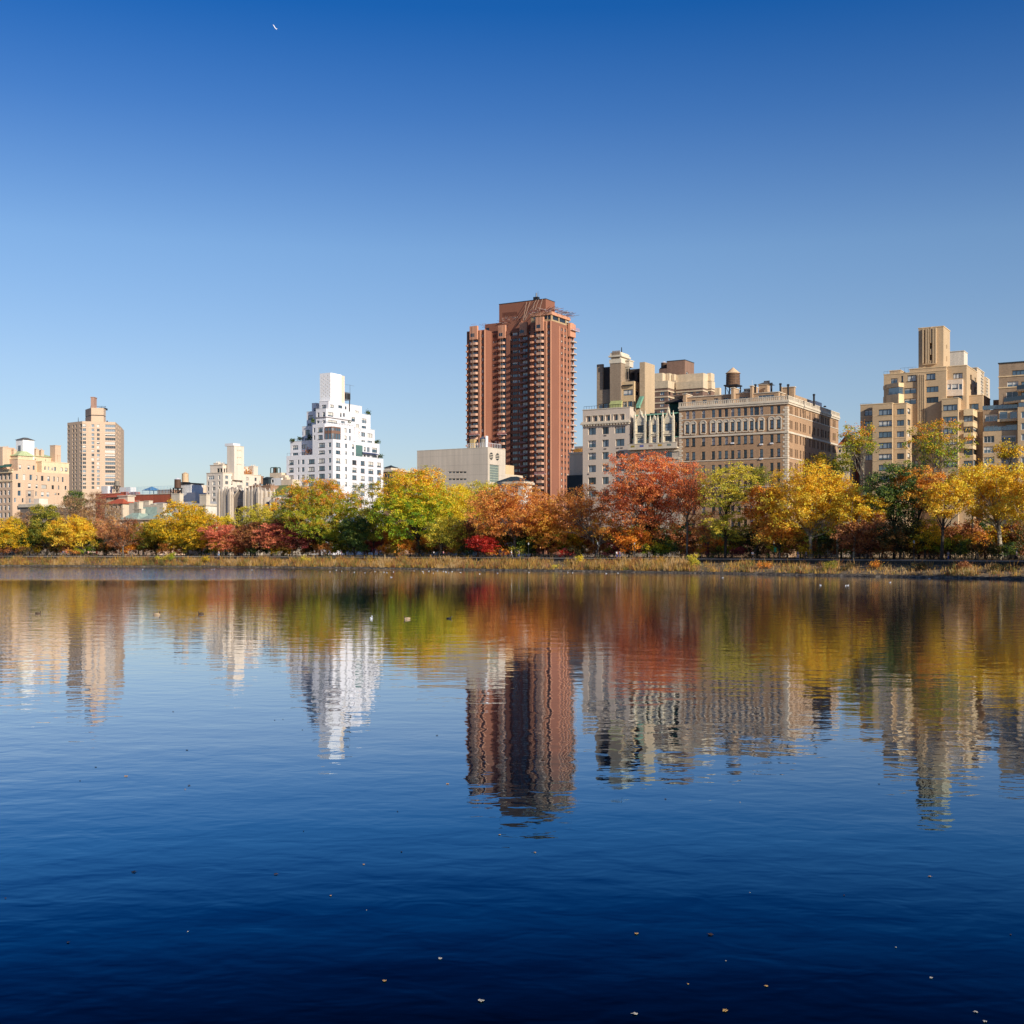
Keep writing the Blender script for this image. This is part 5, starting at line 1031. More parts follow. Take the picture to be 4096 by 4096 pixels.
# ---------------------------------------------------------------- church and its neighbours
def church():
    zx, zy = zf(440, 1750, 2.841)
    s = Bld('church', 'grey limestone gothic church front with two buttressed towers and a deep pointed arch', 'church', zx(1690), 432, mix=(.6, .3, .1, 0))
    ST = wall('weathered_limestone', (196, 180, 160), .1, cvar=.1, stain=.35); SD = wall('weathered_limestone_shaded', (150, 134, 118), .12, stain=.3)  # SD: same stone darkened, the gable's shade is put into its colour
    X = lambda q, y=0: s.xa(zx(q), y)
    def tower(q0, q1, pt, pk, lab):
        xa, xb = X(q0), X(q1); D = 8; z = s.za(zy(pt), xb, 0); m = MB(); m.box(xa+.5, xb-.5, .5, D, 0, z); t = s.part('bell_tower', m, ST)
        m = MB(); n = 5
        for i in range(n):
            x = xa+(xb-xa-1.0)*i/(n-1); hh = z+(.9 if i in (0, n-1) else 1.6); m.box(x, x+1.0, -.35 if i in (0, n-1) else .1, .499, 0, hh-2); m.hip(x, x+1.0, -.35 if i in (0, n-1) else .1, .9, hh-1.997, hh+.3, .45, .4)
        for i in range(4): y = .6+i*2.3; m.box(xb-.499, xb+.4, y, y+1.0, 0, z-1); m.hip(xb-.499, xb+.4, y, y+1.0, z-.997, z+1, .4, .4)
        m.build('buttresses', ST, t)
        m = MB(); zp = s.za(zy(pk), (xa+xb)/2, 4); m.hip(xa+1.2, xb-1.2, 1.4, D-.6, z+.004, zp, (xb-xa)/2-1.25, 2.9); m.build('roof', SD, t)
        m = MB()
        for i in range(n-1): x = xa+(xb-xa-1.0)*(i+.5)/(n-1)+.3; m.box(x, x+.55, .44, .497, z*.45, z-3)
        m.build('lancets', pbr('lancet_dark', (.04, .035, .03), .8), t)
    tower(1222, 1368, 612, 560, 'l'); tower(1520, 1690, 598, 553, 'r')
    # side buttresses stepping down on the right
    m = MB(); m.box(X(1690), X(1722), 2, 9, 0, s.za(zy(690), X(1700), 2)); m.hip(X(1690), X(1722), 2, 9, s.za(zy(690), X(1700), 2), s.za(zy(675), X(1700), 2), .6, 2); s.part('side_aisle', m, ST)
    # gable with pointed arch recess, cut as an outline
    xa, xb = X(1368)+.0, X(1520); xc = X(1448); zg0, zpk, zs = s.za(zy(690), xa, 1), s.za(zy(580), xc, 1), 0
    ax0, ax1 = X(1388), X(1500); aw = (ax1-ax0)/2; ac = (ax0+ax1)/2; zsp = s.za(zy(850), ac, 1); zap = s.za(zy(775), ac, 1)
    arch = []
    for i in range(13):
        t = i/12; arch.append((ac-aw*math.cos(math.pi/2*t)**.9 if t < 1 else ac, zsp+(zap-zsp)*math.sin(math.pi/2*t)**1.15))
    pts = [(ax0, 0)]+arch+[(2*ac-x, z) for x, z in reversed(arch[:-1])]+[(ax1, 0)]
    m = MB(); outer = [(xa, 0), (xa, zg0), (xc, zpk), (xb, s.za(zy(640), xb, 1)), (xb, 0)]
    n = len(pts); k = n//2
    L_ = [pts[i] for i in range(k+1)]; R_ = [pts[i] for i in range(k, n)]
    m.add([(x, 1.2, z) for x, z in [outer[0]]+L_+[(ac, zpk-.0 if False else outer[2][1]), outer[1]]], [tuple(range(len(L_)+3))])
    m.add([(x, 1.2, z) for x, z in R_+[outer[4], outer[3], (ac, outer[2][1])]], [tuple(range(len(R_)+3))])
    for i in range(n-1): m.quad((pts[i][0], 1.2, pts[i][1]), (pts[i+1][0], 1.2, pts[i+1][1]), (pts[i+1][0], 3.4, pts[i+1][1]), (pts[i][0], 3.4, pts[i][1]))
    g = s.part('gable_wall', m, SD)
    m = MB(); m.box(ax0-.2, ax1+.2, 3.41, 3.6, 0, zap+.3); m.build('tympanum', ST, g); m = MB()
    for rad in (.55, 1.1):
        pp = [(ac+(x-ac)*(1-rad/aw*.9), z-(rad*.9 if z > .1 else 0)) for x, z in pts]; m.tube([(x, 1.2+rad*1.4, z) for x, z in pp], [.22]*len(pp), 5)
    for dx in (-.9, .9): m.box(ac+dx-.55, ac+dx+.55, 3.3, 3.405, 5, zsp+2)
    m.build('arch_mouldings', ST, g)
    m = MB(); m.tube([(xa-.1, 1.1, zg0), (xc, 1.1, zpk), (xb, 1.1, outer[3][1])], [.35]*3, 5); zc = s.za(zy(560), xc, 1); m.box(xc-.5, xc+.5, .9, 1.5, zpk, zc); m.box(xc-1.1, xc+1.1, 1, 1.4, zpk+.5, zpk+1.2); m.build('coping', ST, g)
    m = MB(); m.add([(xa, 1.3, zg0-1), (xc, 1.3, zpk-.6), (xb, 1.3, zg0-1), (xa, 30, zg0-1), (xc, 30, zpk-.6), (xb, 30, zg0-1)], [(0, 1, 4, 3), (1, 2, 5, 4), (3, 4, 5)]); m.box(xa, xb, 3.7, 30, 0, zg0-1.01); s.part('nave', m, SLATE)
    m = MB()
    for j, (n_, w) in enumerate(((5, .28), (7, .28))):
        for i in range(n_): x = X(1432)+i*.55-j*.4; m.box(x, x+w, 1.13, 1.196, s.za(zy(712+j*18), x, 1), s.za(zy(700+j*18), x, 1))
    m.build('carved_relief', ST, g)
    s.finish()
    # church house: navy roof, gothic dormers, green roof behind
    zx, zy = zf(650, 1850, 2.76)
    s = Bld('parish_house', 'parish house with navy slate roof, copper eaves and small gothic dormers right of the church', 'parish house', zx(1350), 428, mix=(.5, .4, .1, 0))
    x0 = s.xa(zx(1062)); ze = s.za(zy(470), 0, 0); s.box(x0, 0, 0, 12, 0, ze, ST)
    zr = s.za(zy(372), 0, 4); m = MB(); m.add([(x0, 0, ze+.003), (.2, 0, ze+.003), (.2, 4.5, zr), (x0, 4.5, zr), (.2, 12, zr), (x0, 12, zr), (.2, 12, ze), (x0, 12, ze)], [(0, 1, 2, 3), (3, 2, 4, 5), (1, 6, 4, 2), (0, 3, 5, 7)]); s.part('roof', m, wall('navy_slate', (62, 76, 104), .15)); m = MB(); m.box(x0-.2, .3, 4.2, 4.9, zr+.003, zr+.4); s.part('ridge', m, COPPER)
    for q in (1212, 1270, 1322):
        x = s.xa(zx(q), -.4); z0, z1 = s.za(zy(530), x, -.4), s.za(zy(445), x, -.4); m = MB(); m.box(x-1.1, x-.7, -.6, 1.5, z0, z1); m.box(x+.7, x+1.1, -.6, 1.5, z0, z1); m.box(x-1.1, x+1.1, -.6, 1.5, z1+.003, z1+.4); m.hip(x-1.1, x+1.1, -.6, 3, z1+.404, z1+2.2, 1.05, .1); d = s.part('dormer', m, ST); m = MB(); m.box(x-.69, x+.69, -.2, -.1, z0, z1); m.build('pane', GL[0], d)
    s.finish()
    s = Bld('mansion', 'house with a broad moss green roof and brown chimneys behind the church', 'house', zx(1358), 455, mix=(.5, .4, .1, 0))
    x0 = s.xa(zx(1055)); z0, z1 = s.za(zy(328), 0, 0), s.za(zy(248), 0, 6); s.box(x0, 0, 0, 12, 0, z0, wall('grey_limestone', (188, 172, 152))); m = MB(); m.hip(x0-.4, .4, -.4, 12, z0+.003, z1, 3, 5); s.part('roof', m, wall('moss_green_tiles', (112, 120, 74), .12, cvar=.2))
    for q, w, t in ((1188, 4.6, 262), (1040, 4, 268)): x = s.xa(zx(q), 1); chimney(s, x, 1.0, z0, w, s.za(zy(t), x, 1)-z0, wall('brown_house_brick', (158, 124, 98)))
    s.finish()
    s = Bld('apartment_house', 'white rooftop block with a small domed stair house beside a water tank arcade', 'apartment house', zx(1310), 478, mix=(.5, .4, .1, 0))
    x0 = s.xa(zx(1120)); z = s.za(zy(170), 0, 0); s.box(x0, 0, 0, 10, 0, z, wall('white_stucco', (226, 220, 212)), s.grid((x0, 0), (0, 0), [(zx(1150), 7, 'd1'), (zx(1215), 8, 'd1')], [(zy(205), 12)], zx(1215)))
    m = MB(); xa, xb = s.xa(zx(1118), -1), s.xa(zx(1180), -1); zz = s.za(zy(178), xb, -1); m.box(xa, xb, -1.5, -.004, z-8, zz); m.hip(xa-.3, xb+.3, -1.8, 3, zz+.003, s.za(zy(157), xb, -1), (xb-xa)/2-.1, 1); s.part('stair_house', m, SLATE)
    m = MB(); ya_ = 2; xa, xb = s.xa(zx(1195), ya_), s.xa(zx(1300), ya_); zt = s.za(zy(112), xb, ya_); CB = wall('cream_old_stone', (214, 192, 164)); n = 3; w = (xb-xa)/2
    for i in range(n): m.box(xa+w*i-.5, xa+w*i+.6, ya_, ya_+6, z+.003, zt-1.4)
    m.box(xa-.5, xb+.6, ya_, ya_+6, zt-1.397, zt)
    for i in range(2):
        cx = xa+w*(i+.5)+.05
        for k in range(6): t0, t1 = math.pi*k/6, math.pi*(k+1)/6; r = w/2-.55; m.add([(cx+r*math.cos(t0), ya_, zt-3.2+r*math.sin(t0)*.8), (cx+r*math.cos(t1), ya_, zt-3.2+r*math.sin(t1)*.8), (cx+r*math.cos(t1), ya_, zt-1.39), (cx+r*math.cos(t0), ya_, zt-1.39)], [(0, 1, 2, 3)])
    s.part('tank_arcade', m, CB)
    for q, t in ((1335, 140), (1352, 165)): x = s.xa(zx(q), 1); m = MB(); m.box(x-.9, x+.9, 1, 3, z-4, s.za(zy(t), x, 1)); s.part('chimney', m, CB)
    m = MB(); x = s.xa(zx(1348), 0); m.box(.01, x+4, 0, 8, 0, s.za(zy(190), x, 0)); s.part('side_wing', m, CB)
    s.finish(); x = s.xa(zx(1247), 5); wx, wy = s.w(x, 5); p = wy/F; water_tank(wx, wy, zt+s.g, 26/2.76*p, 50/2.76*p, .3, 'dark water tank with ochre cone roof caged in posts above the white rooftop block', WOOD, wall('ochre_roof', (206, 164, 100), .1), s.a, .25)
    m = MB(); pr = 46/2.76*p; h = 60/2.76*p
    for a in (-1, 1):
        for b_ in (-1, 1): m.box(a*pr*.95-.15, a*pr*.95+.15, b_*pr*.6-.15, b_*pr*.6+.15, .004, h)
        m.box(-pr*.95, pr*.95, a*pr*.6-.1, a*pr*.6+.1, h+.003, h+.3)
    s2 = m.build('tank_cage', [wall('green_iron', (60, 90, 84), .1)], s.o, loc=(x, 5, zt))
church()
def b4():
    zx, zy = zf(440, 1750, 2.841)
    s = Bld('apartment_house', 'pale cream apartment house with dark glazed penthouse and slim top tower, behind the church', 'apartment house', zx(1283), 482, mix=(.45, .35, .2, .12))
    C1 = wall('pale_cream_stucco', (222, 206, 186), .04, cvar=.04)
    x0 = s.xa(zx(1097)); y1 = s.ya(zx(1715), 0); z = s.za(zy(402), 0, 0); a, b, c = (x0, 0), (0, 0), (0, y1); p = 2.841
    RW = [(zy(v), 15) for v in (452, 518, 580, 646, 712, 778)]
    W_ = s.grid(a, b, [(zx(1148), 25, 'w3')], RW[:1], zx(1240))+s.grid(a, b, [(zx(1117), 6, 'd1'), (zx(1180), 12, 'w2'), (zx(1241), 7, 'w1')], RW[1:], zx(1240))+s.grid(a, b, [(zx(1241), 7, 'w1')], RW[:1], zx(1240))
    S_ = s.grid(b, c, [(zx(1328), 12, 'w2'), (zx(1385), 5, 'd1'), (zx(1433), 6, 'w1'), (zx(1494), 12, 'w2'), (zx(1560), 10, 'b2'), (zx(1655), 8, 'b2')], [(zy(v), 14) for v in (452, 515, 580, 645)], zx(1328))
    s.mass([a, b, c, (x0, y1)], 0, z, C1, {0: W_, 1: S_}); s.coping(x0, 0, 0, y1, z, STONE_L, .25, .15)
    y2 = 3; xa, xb = s.xa(zx(1138), y2), s.xa(zx(1280), y2); yb = s.ya(zx(1600), xb); z2 = s.za(zy(312), xb, y2)
    W_ = [s.rect((xa, y2), (xb, y2), zx(a_), zy(350), zx(b_), zy(402), 'd2') for a_, b_ in ((1216, 1246), (1250, 1278))]; S_ = [s.rect((xb, y2), (xb, yb), zx(q), zy(352), zx(q+17), zy(402), 'b1') for q in range(1292, 1420, 21)]
    s.box(xa, xb, y2, yb, z, z2, C1, W_, S_, name='penthouse'); s.coping(xa, xb, y2, yb, z2, STONE_L, .2, .2)
    y3 = 5; xa, xb = s.xa(zx(1330), y3), s.xa(zx(1411), y3); yb = s.ya(zx(1522), xb); z3 = s.za(zy(97), xb, y3)
    S_ = [s.rect((xb, y3), (xb, yb), zx(q), zy(v), zx(q+14), zy(v+16), 'x') for v in (142, 225, 302) for q in (1441, 1459, 1477)]
    s.box(xa, xb, y3, yb, z2-6, z3, C1, None, S_, name='top_tower'); s.coping(xa, xb, y3, yb, z3, STONE_L, .2, .1)
    m = MB(); m.box(xb-6, xb-1.5, y3+1, y3+5, z3+.2, z3+1.3); s.part('roof_unit', m, TINW)
    for q, t, w in ((1230, 272, 2.6), (1285, 282, 2.0)): x = s.xa(zx(q), 6); chimney(s, x, 6, z2, w, s.za(zy(t), x, 6)-z2-.9, C1)
    x = -1.5; y = s.ya(zx(1628), x); chimney(s, x, y, z, 2.6, s.za(zy(312), x, y)-z-.8, C1)
    y = s.ya(zx(1700), x); chimney(s, x, y, z-3, 2, s.za(zy(425), x, y)-z+2.2, wall('brown_house_brick', (158, 124, 98)), d=2.4)
    m = MB(); rr = random.Random(9)
    for i in range(260):
        y = s.ya(zx(1450), -2)+rr.random()*(s.ya(zx(1600), -2)-s.ya(zx(1450), -2)); cc = Vector((-1.4+rr.gauss(0, .4), y, z+.3+abs(rr.gauss(0, 1.2)))); d1 = Vector((rr.gauss(0, 1), rr.gauss(0, 1), rr.gauss(0, 1))).normalized()*.25; d2 = d1.orthogonal().normalized()*.18; m.quad(*(tuple(cc+v) for v in (d1, d2, -d1, -d2)))
    s.part('terrace_planting', m, LEAFY if 'LEAFY' in globals() else wall('terrace_rust', (176, 110, 50))); s.finish()
b4()
def leftlow():
    zx, zy = zf(440, 1750, 2.841)
    BRK = wall('red_brick', (166, 114, 96), .08, cvar=.2); CST = wall('cream_old_stone', (214, 192, 164)); WST = wall('white_painted_stone', (224, 214, 198))
    # brick school with roof playground
    s = Bld('school', 'long low red brick school with a fenced rooftop playground', 'school', zx(760), 610)
    x0 = s.xa(zx(120)); z = s.za(zy(648), s.xa(zx(500)), 0); s.box(x0, 0, 0, 20, 0, z, BRK); s.coping(x0, 0, 0, 20, z, STONE_L, .3, .2)
    m = MB(); m.box(s.xa(zx(212)), s.xa(zx(335)), -.12, -.004, 5, s.za(zy(712), s.xa(zx(300)), 0)); s.part('stucco_patch', m, wall('pink_render', (196, 150, 128), .05))
    m = MB(); xa, xb = s.xa(zx(185), 2), s.xa(zx(720), 2)
    for i in range(34): x = xa+(xb-xa)*i/33; m.box(x-.06, x+.06, 2, 2.12, z+.3, z+4.2)
    for k in range(4): m.box(xa, xb, 2.03, 2.09, z+1.2+k, z+1.26+k)
    s.part('rooftop_fence', m, wall('pale_blue_mesh', (150, 180, 196), .05))
    m = MB(); xa, xb = s.xa(zx(535), 8), s.xa(zx(700), 8); m.box(xa, xb, 8, 16, z, s.za(zy(597), xb, 8)); m.box(xa-.3, xb+.3, 7.7, 16, s.za(zy(597), xb, 8)+.003, s.za(zy(593), xb, 8)+.2); s.part('bulkhead', m, wall('brown_house_brick', (158, 124, 98)))
    for q in (150, 260): m = MB(); x = s.xa(zx(q), 3); m.box(x-2, x+2, 3, 6, z, s.za(zy(618), x, 3)); s.part('chimney', m, BRK)
    s.finish()
    t = empty('canopy', s.w(s.xa(zx(458), 6), 6)+(z+s.g,), s.a); tag(t, 'blue pyramid shade canopy on posts above the rooftop playground', 'canopy'); p = 615/F; w = 66/2.841*p; h = (645-588)/2.841*p
    m = MB(); m.hip(-w, w, -3, 5, h, h+2.0, w-.3, 3.8); m.build('shade', pbr('blue_canvas', s2l((48, 110, 160)), .7), t); m = MB()
    for a in (-1, 1):
        for b in (-2.6, 4.6): m.box(a*w*.85-.12, a*w*.85+.12, b-.12, b+.12, 0, h-.003)
    m.build('posts', pbr('blue_paint', s2l((60, 120, 170)), .6), t)
    # red tiled villa
    s = Bld('villa', 'cream villa with two tiers of red tiled roof and a tall pale chimney', 'villa', zx(145), 545, mix=(.6, .3, .1, .2))
    x0 = s.xa(zx(-60)); z1, z2 = s.za(zy(752), 0, 0), s.za(zy(718), 0, 5); s.box(x0, 0, 0, 14, 0, z1, CST, s.grid((x0, 0), (0, 0), [(zx(q), 8, 'd1') for q in (-30, 20, 70, 115)], [(zy(v), 12) for v in (790, 860, 930)], zx(70)))
    RT_ = wall('red_roof_tiles', (186, 92, 64), .08, cvar=.2); m = MB(); m.hip(x0-.8, .8, -.8, 14, z1+.003, z2+1, 5, 5); s.part('roof', m, RT_)
    y = 5; xa, xb = s.xa(zx(-40), y), s.xa(zx(105), y); za, zb = s.za(zy(678), xb, y), s.za(zy(640), xb, y+3); m = MB(); m.box(xa, xb, y, 13, z1, za); o = s.part('upper_storey', m, CST); m = MB(); m.hip(xa-1, xb+1, y-1, 14, za+.003, zb, 4.5, 4); m.build('roof', RT_, o)
    m = MB(); 
    for q in (20, 60): x = s.xa(zx(q), y); m.box(x-.8, x+.8, y-.06, y-.004, s.za(zy(706), x, y), s.za(zy(690), x, y))
    m.build('openings', FR_D, o)
    x = s.xa(zx(148), 4); m = MB(); m.box(x-3, x+3, 4, 8, 0, s.za(zy(670), x, 4)); m.box(x-3.4, x+3.4, 3.6, 8.4, s.za(zy(670), x, 4)+.003, s.za(zy(658), x, 4)); s.part('chimney', m, STONE_L); s.finish()
    # white mansion with mansard
    s = Bld('mansion', 'broad white mansion with a pale mansard roof and many stone chimneys', 'mansion', zx(1090), 470, mix=(.5, .3, .2, .1))
    x0 = s.xa(zx(360)); z = s.za(zy(775), 0, 0); s.box(x0, 0, 0, 16, 0, z, WST, s.grid((x0, 0), (0, 0), [(zx(q), 9, 'd1') for q in range(400, 1080, 55)], [(zy(v), 15) for v in (830, 900, 970)], zx(700)))
    s.coping(x0, 0, 0, 16, z, STONE_L, .8, .5, 'cornice'); z2 = s.za(zy(722), 0, 5); m = MB(); m.hip(x0, 0, .3, 15, z+.8, z2, 3.5, 4); s.part('roof', m, wall('pale_slate', (176, 172, 166), .1))
    for q, t, w in ((765, 645, 4.6), (388, 730, 2.6), (438, 725, 2.6), (508, 760, 2), (590, 765, 5), (1078, 655, 3.6), (640, 770, 2)): x = s.xa(zx(q), 1.5); chimney(s, x, 1.5, z, w, s.za(zy(t), x, 1.5)-z, STONE_L, pots=False, d=2)
    s.finish()
    # green copper roofed mansion
    s = Bld('mansion', 'cream garden mansion with steep pale green copper roofs and tall chimneys, behind the bare trees', 'mansion', zx(560), 452, mix=(.5, .3, .2, .1))
    x0 = s.xa(zx(-140)); z = s.za(zy(935), 0, 0); CM = wall('peach_stone', (222, 190, 160), .08)
    s.box(x0, 0, 0, 14, 0, z, CM, s.grid((x0, 0), (0, 0), [(zx(q), 10, 'w2') for q in range(-110, 550, 62)], [(zy(v), 20) for v in (985, 1060, 1135)], zx(200)))
    s.coping(x0, 0, 0, 14, z, STONE_L, .5, .5, 'cornice'); m = MB(); xa, xb = s.xa(zx(120)), s.xa(zx(320)); z2 = s.za(zy(855), xb, 4)
    m.hip(xa, xb, -.3, 10, z+.51, z2, 3, 3.5); xc = s.xa(zx(345)); m.hip(xc, .3, -.3, 10, z+.52, s.za(zy(858), 0, 4), 4, 3.5); s.part('roof', m, wall('pale_copper', (158, 174, 156), .1, stain=.2))
    m = MB(); xa, xb = s.xa(zx(205), 9), s.xa(zx(555), 9); za, zb = s.za(zy(845), xb, 9), s.za(zy(782), xb, 9); m.hip(xa, xb, 10.01, 18, z, zb, 2, 3); s.part('rear_roof', m, wall('pale_copper', (158, 174, 156)))
    for q, t, w in ((332, 818, 4.4), (288, 752, 4.6), (325, 738, 2.6), (592, 755, 3.2)): x = s.xa(zx(q), 5); chimney(s, x, 5, z, w, s.za(zy(t), x, 5)-z, STONE_L, pots=False, d=2)
    s.finish()
    # white rooftop block with the two tanks, red brick house behind
    s = Bld('apartment_house', 'white rooftop blocks and a red brick house under two water tanks', 'apartment house', zx(965), 508, mix=(.5, .3, .2, .1))
    x0 = s.xa(zx(700)); z = s.za(zy(628), s.xa(zx(810)), 0); z0 = s.za(zy(715), 0, 0); s.box(x0, 0, 0, 12, 0, z0, WST)
    s.box(s.xa(zx(812)), 0, .3, 11, z0, z, wall('white_stucco', (226, 220, 212)), None); m = MB(); xa, xb = s.xa(zx(803), 3), s.xa(zx(920), 3); zq = s.za(zy(528), xb, 3); m.box(xa, xb, 3, 10, z, zq); s.part('tank_house', m, wall('white_stucco', (226, 220, 212))); m = MB(); zz = zq-.0; m.box(xa-.4, xb+.4, 2.6, 10.4, zq+.003, zq+.5); s.part('deck', m, IRON)
    yb = 14; xa, xb = s.xa(zx(920), yb), s.xa(zx(1015), yb); zb = s.za(zy(592), xb, yb); m = MB(); m.box(xa-6, xb+6, yb, yb+12, 0, zb); s.part('brick_wing', m, BRK); m = MB(); x = s.xa(zx(1037), yb-1); m.box(x-2.2, x+2.2, yb-2, yb-.01, 0, s.za(zy(545), x, yb)); s.part('chimney', m, CST)
    m = MB()
    for q in (945, 995): x = s.xa(zx(q), yb); m.box(x-.7, x+.7, yb-.08, yb-.004, s.za(zy(655), x, yb), s.za(zy(628), x, yb))
    s.part('openings', m, FR_W)
    # fire-stair of dark steel
    m = MB(); xa = s.xa(zx(690), -1)
    for i in range(5): m.box(xa+i*1.6, xa+i*1.6+.2, -1.4, -1.2, z0-2, z+2)
    m.tube([(xa, -1.3, z0-1), (xa+6.5, -1.3, z+1)], [.2, .2], 4); m.tube([(xa+6.5, -1.3, z0), (xa, -1.3, z+1)], [.15, .15], 4); s.part('steel_stair', m, IRON)
    s.finish()
    for q, r, hh, base, y, mt, lb, rf, leg in ((769, 37, 95, 640, 0, wall('dark_staves', (100, 74, 58), .1), 'dark brown water tank on a steel frame, left of the cream tank', TINW, 3.5), (855, 38, 92, 525, 6, wall('cream_tank', (224, 190, 150), .04), 'cream painted water tank with a pale domed top on the white tank house', wall('pale_wood_roof', (214, 180, 140)), .6)):
        x = s.xa(zx(q), y); wx, wy = s.w(x, y); p = wy/F; zb = (s.za(zy(base), x, y) if leg > 1 else zq+.5)+s.g
        if leg > 1: leg = s.za(zy(572), x, y)+s.g-zb
        water_tank(wx, wy, zb, r/2.841*p, hh/2.841*p, leg, lb, mt, rf, s.a, .28)
leftlow()
def b2():
    zx, zy = zf(0, 1550, 3.7154)
    s = Bld('residential_tower', 'pink tan faceted residential tower with a hexagonal penthouse and brick chimney', 'residential tower', zx(1222), 850, rot=0, mix=(.5, .25, .3, .12))
    C_ = wall('pink_tan_brick', (204, 176, 148), .03, cvar=.03, stain=.03)
    v0, v1, v2, v3 = s.at(zx(1001), 861), s.at(zx(1222), 850), s.at(zx(1715), 856.5), s.at(zx(1803), 892)
    pts = [v0, v1, v2, v3, (v3[0]-6, v3[1]+25), (v0[0]+4, v0[1]+55)]; z = s.zpx(zy(500), 0)
    rows = [(zy(v), 11) for v in (565, 631, 700, 762, 822, 883, 943, 1004, 1064, 1124, 1184, 1244, 1304, 1365, 1426, 1488)]
    w0 = s.grid(v0, v1, [(zx(1020), 7, 'd1'), (zx(1087), 6, 'd1'), (zx(1130), 6, 'd1'), (zx(1203), 9, 'd1')], [(r[0]+.3, 11) for r in rows], zx(1190))
    w1 = s.grid(v1, v2, [(zx(1253), 13, 'w2'), (zx(1380), 11, 'w2'), (zx(1460), 11, 'w2'), (zx(1640), 42, 'w5')], rows, zx(1380))
    w2 = s.grid(v2, v3, [(zx(1735), 1.6, 'x'), (zx(1760), 1.6, 'x'), (zx(1783), 1.6, 'x')], rows, zx(1722))
    s.mass(pts, 0, z, C_, {0: w0, 1: w1, 2: w2}, rec=.4); m = MB()
    for r in rows:
        zz = s.zpx(r[0]+9.2, 0)
        for p, q in ((v1, v2),):
            d = Vector((q[0]-p[0], q[1]-p[1])); d.normalize(); n = (d.y*.08, -d.x*.08); m.add([(p[0]+n[0], p[1]+n[1], zz), (q[0]+n[0], q[1]+n[1], zz), (q[0]+n[0], q[1]+n[1], zz+.35), (p[0]+n[0], p[1]+n[1], zz+.35)], [(0, 1, 2, 3)])
    s.part('floor_bands', m, wall('pale_pink_band', (218, 186, 160), .03))
    h = [s.at(zx(a), y) for a, y in ((1268, 874), (1355, 862), (1540, 864), (1572, 874), (1540, 888), (1300, 888))]
    zl, zm_, zt = s.za(zy(498), *h[1]), s.za(zy(405), *h[1]), s.za(zy(300), *h[1]); m = MB(); m.prism(h, z-2, zm_-.6); m.prism(h, zm_, zt)
    pt = s.part('penthouse', m, C_); cx = sum(p[0] for p in h)/6; cy = sum(p[1] for p in h)/6; m = MB(); m.prism([(cx+(x-cx)*.97, cy+(y-cy)*.97) for x, y in h], zm_-.597, zm_-.003); m.build('dark_band', FR_D, pt)
    c = s.at(zx(1370), 863); w = 25/3.7154*860/F; m = MB(); m.box(c[0]-w, c[0]+w, c[1]+.5, c[1]+6, zt, s.za(zy(148), *c)); m.box(c[0]-w-.3, c[0]+w+.3, c[1]+.2, c[1]+6.3, s.za(zy(148), *c)+.003, s.za(zy(138), *c)); s.part('chimney', m, wall('pinkish_chimney_brick', (170, 134, 116), .1, cvar=.2))
    m = MB()
    for i in range(5): x = h[1][0]-3.6+i*2.6; m.box(x, x+.15, cy-4, cy-3.8, zt, zt+1.9)
    m.box(h[1][0]-3.6, h[1][0]+7.5, cy-4, cy-3.8, zt+1.9, zt+2.1); m.box(h[1][0]+2, h[1][0]+6, cy-3, cy+4, zt+.01, zt+1.3); s.part('roof_rail', m, IRON)
    m = MB(); m.cone(s.at(zx(1148), 860)[0], 12, z, z+4, .3, .1, 6); m.cone(s.at(zx(1620), 870)[0], 16, z, z+2, .8, .4, 6); s.part('antenna', m, IRON); s.finish()
    # timber tank on tall legs in front of the tower
    wx = (zx(1738)-2048)/F*640; p = 640/F; water_tank(wx, 640, CH-(zy(1560)-YH)*p, 36/3.7154*p, 72/3.7154*p, 100/3.7154*p, 'small grey wooden water tank on tall dark legs in front of the faceted tower', wall('grey_staves', (150, 138, 122)), wall('pale_wood_roof', (214, 180, 140)), A0, .28)
    sb = Bld('apartment_house', 'low brick house carrying the small grey tank, partly behind the red tiled villa', 'house', zx(1790), 636, g=3.3); x0 = sb.xa(zx(1420)); sb.box(x0, 0, 0, 16, 0, sb.za(zy(1568), 0, 0), wall('red_brick', (176, 92, 66))); m = MB(); x = sb.xa(zx(1520)); zz = sb.za(zy(1568), 0, 0)
    m.box(x-2, x+3, 1, 4, zz, zz+4); sb.part('roof_unit', m, wall('white_stucco', (226, 220, 212))); m = MB(); m.box(x+12, x+20, 1, 5, zz, zz+3); sb.part('roof_unit', m, wall('white_stucco', (226, 220, 212)))
b2()
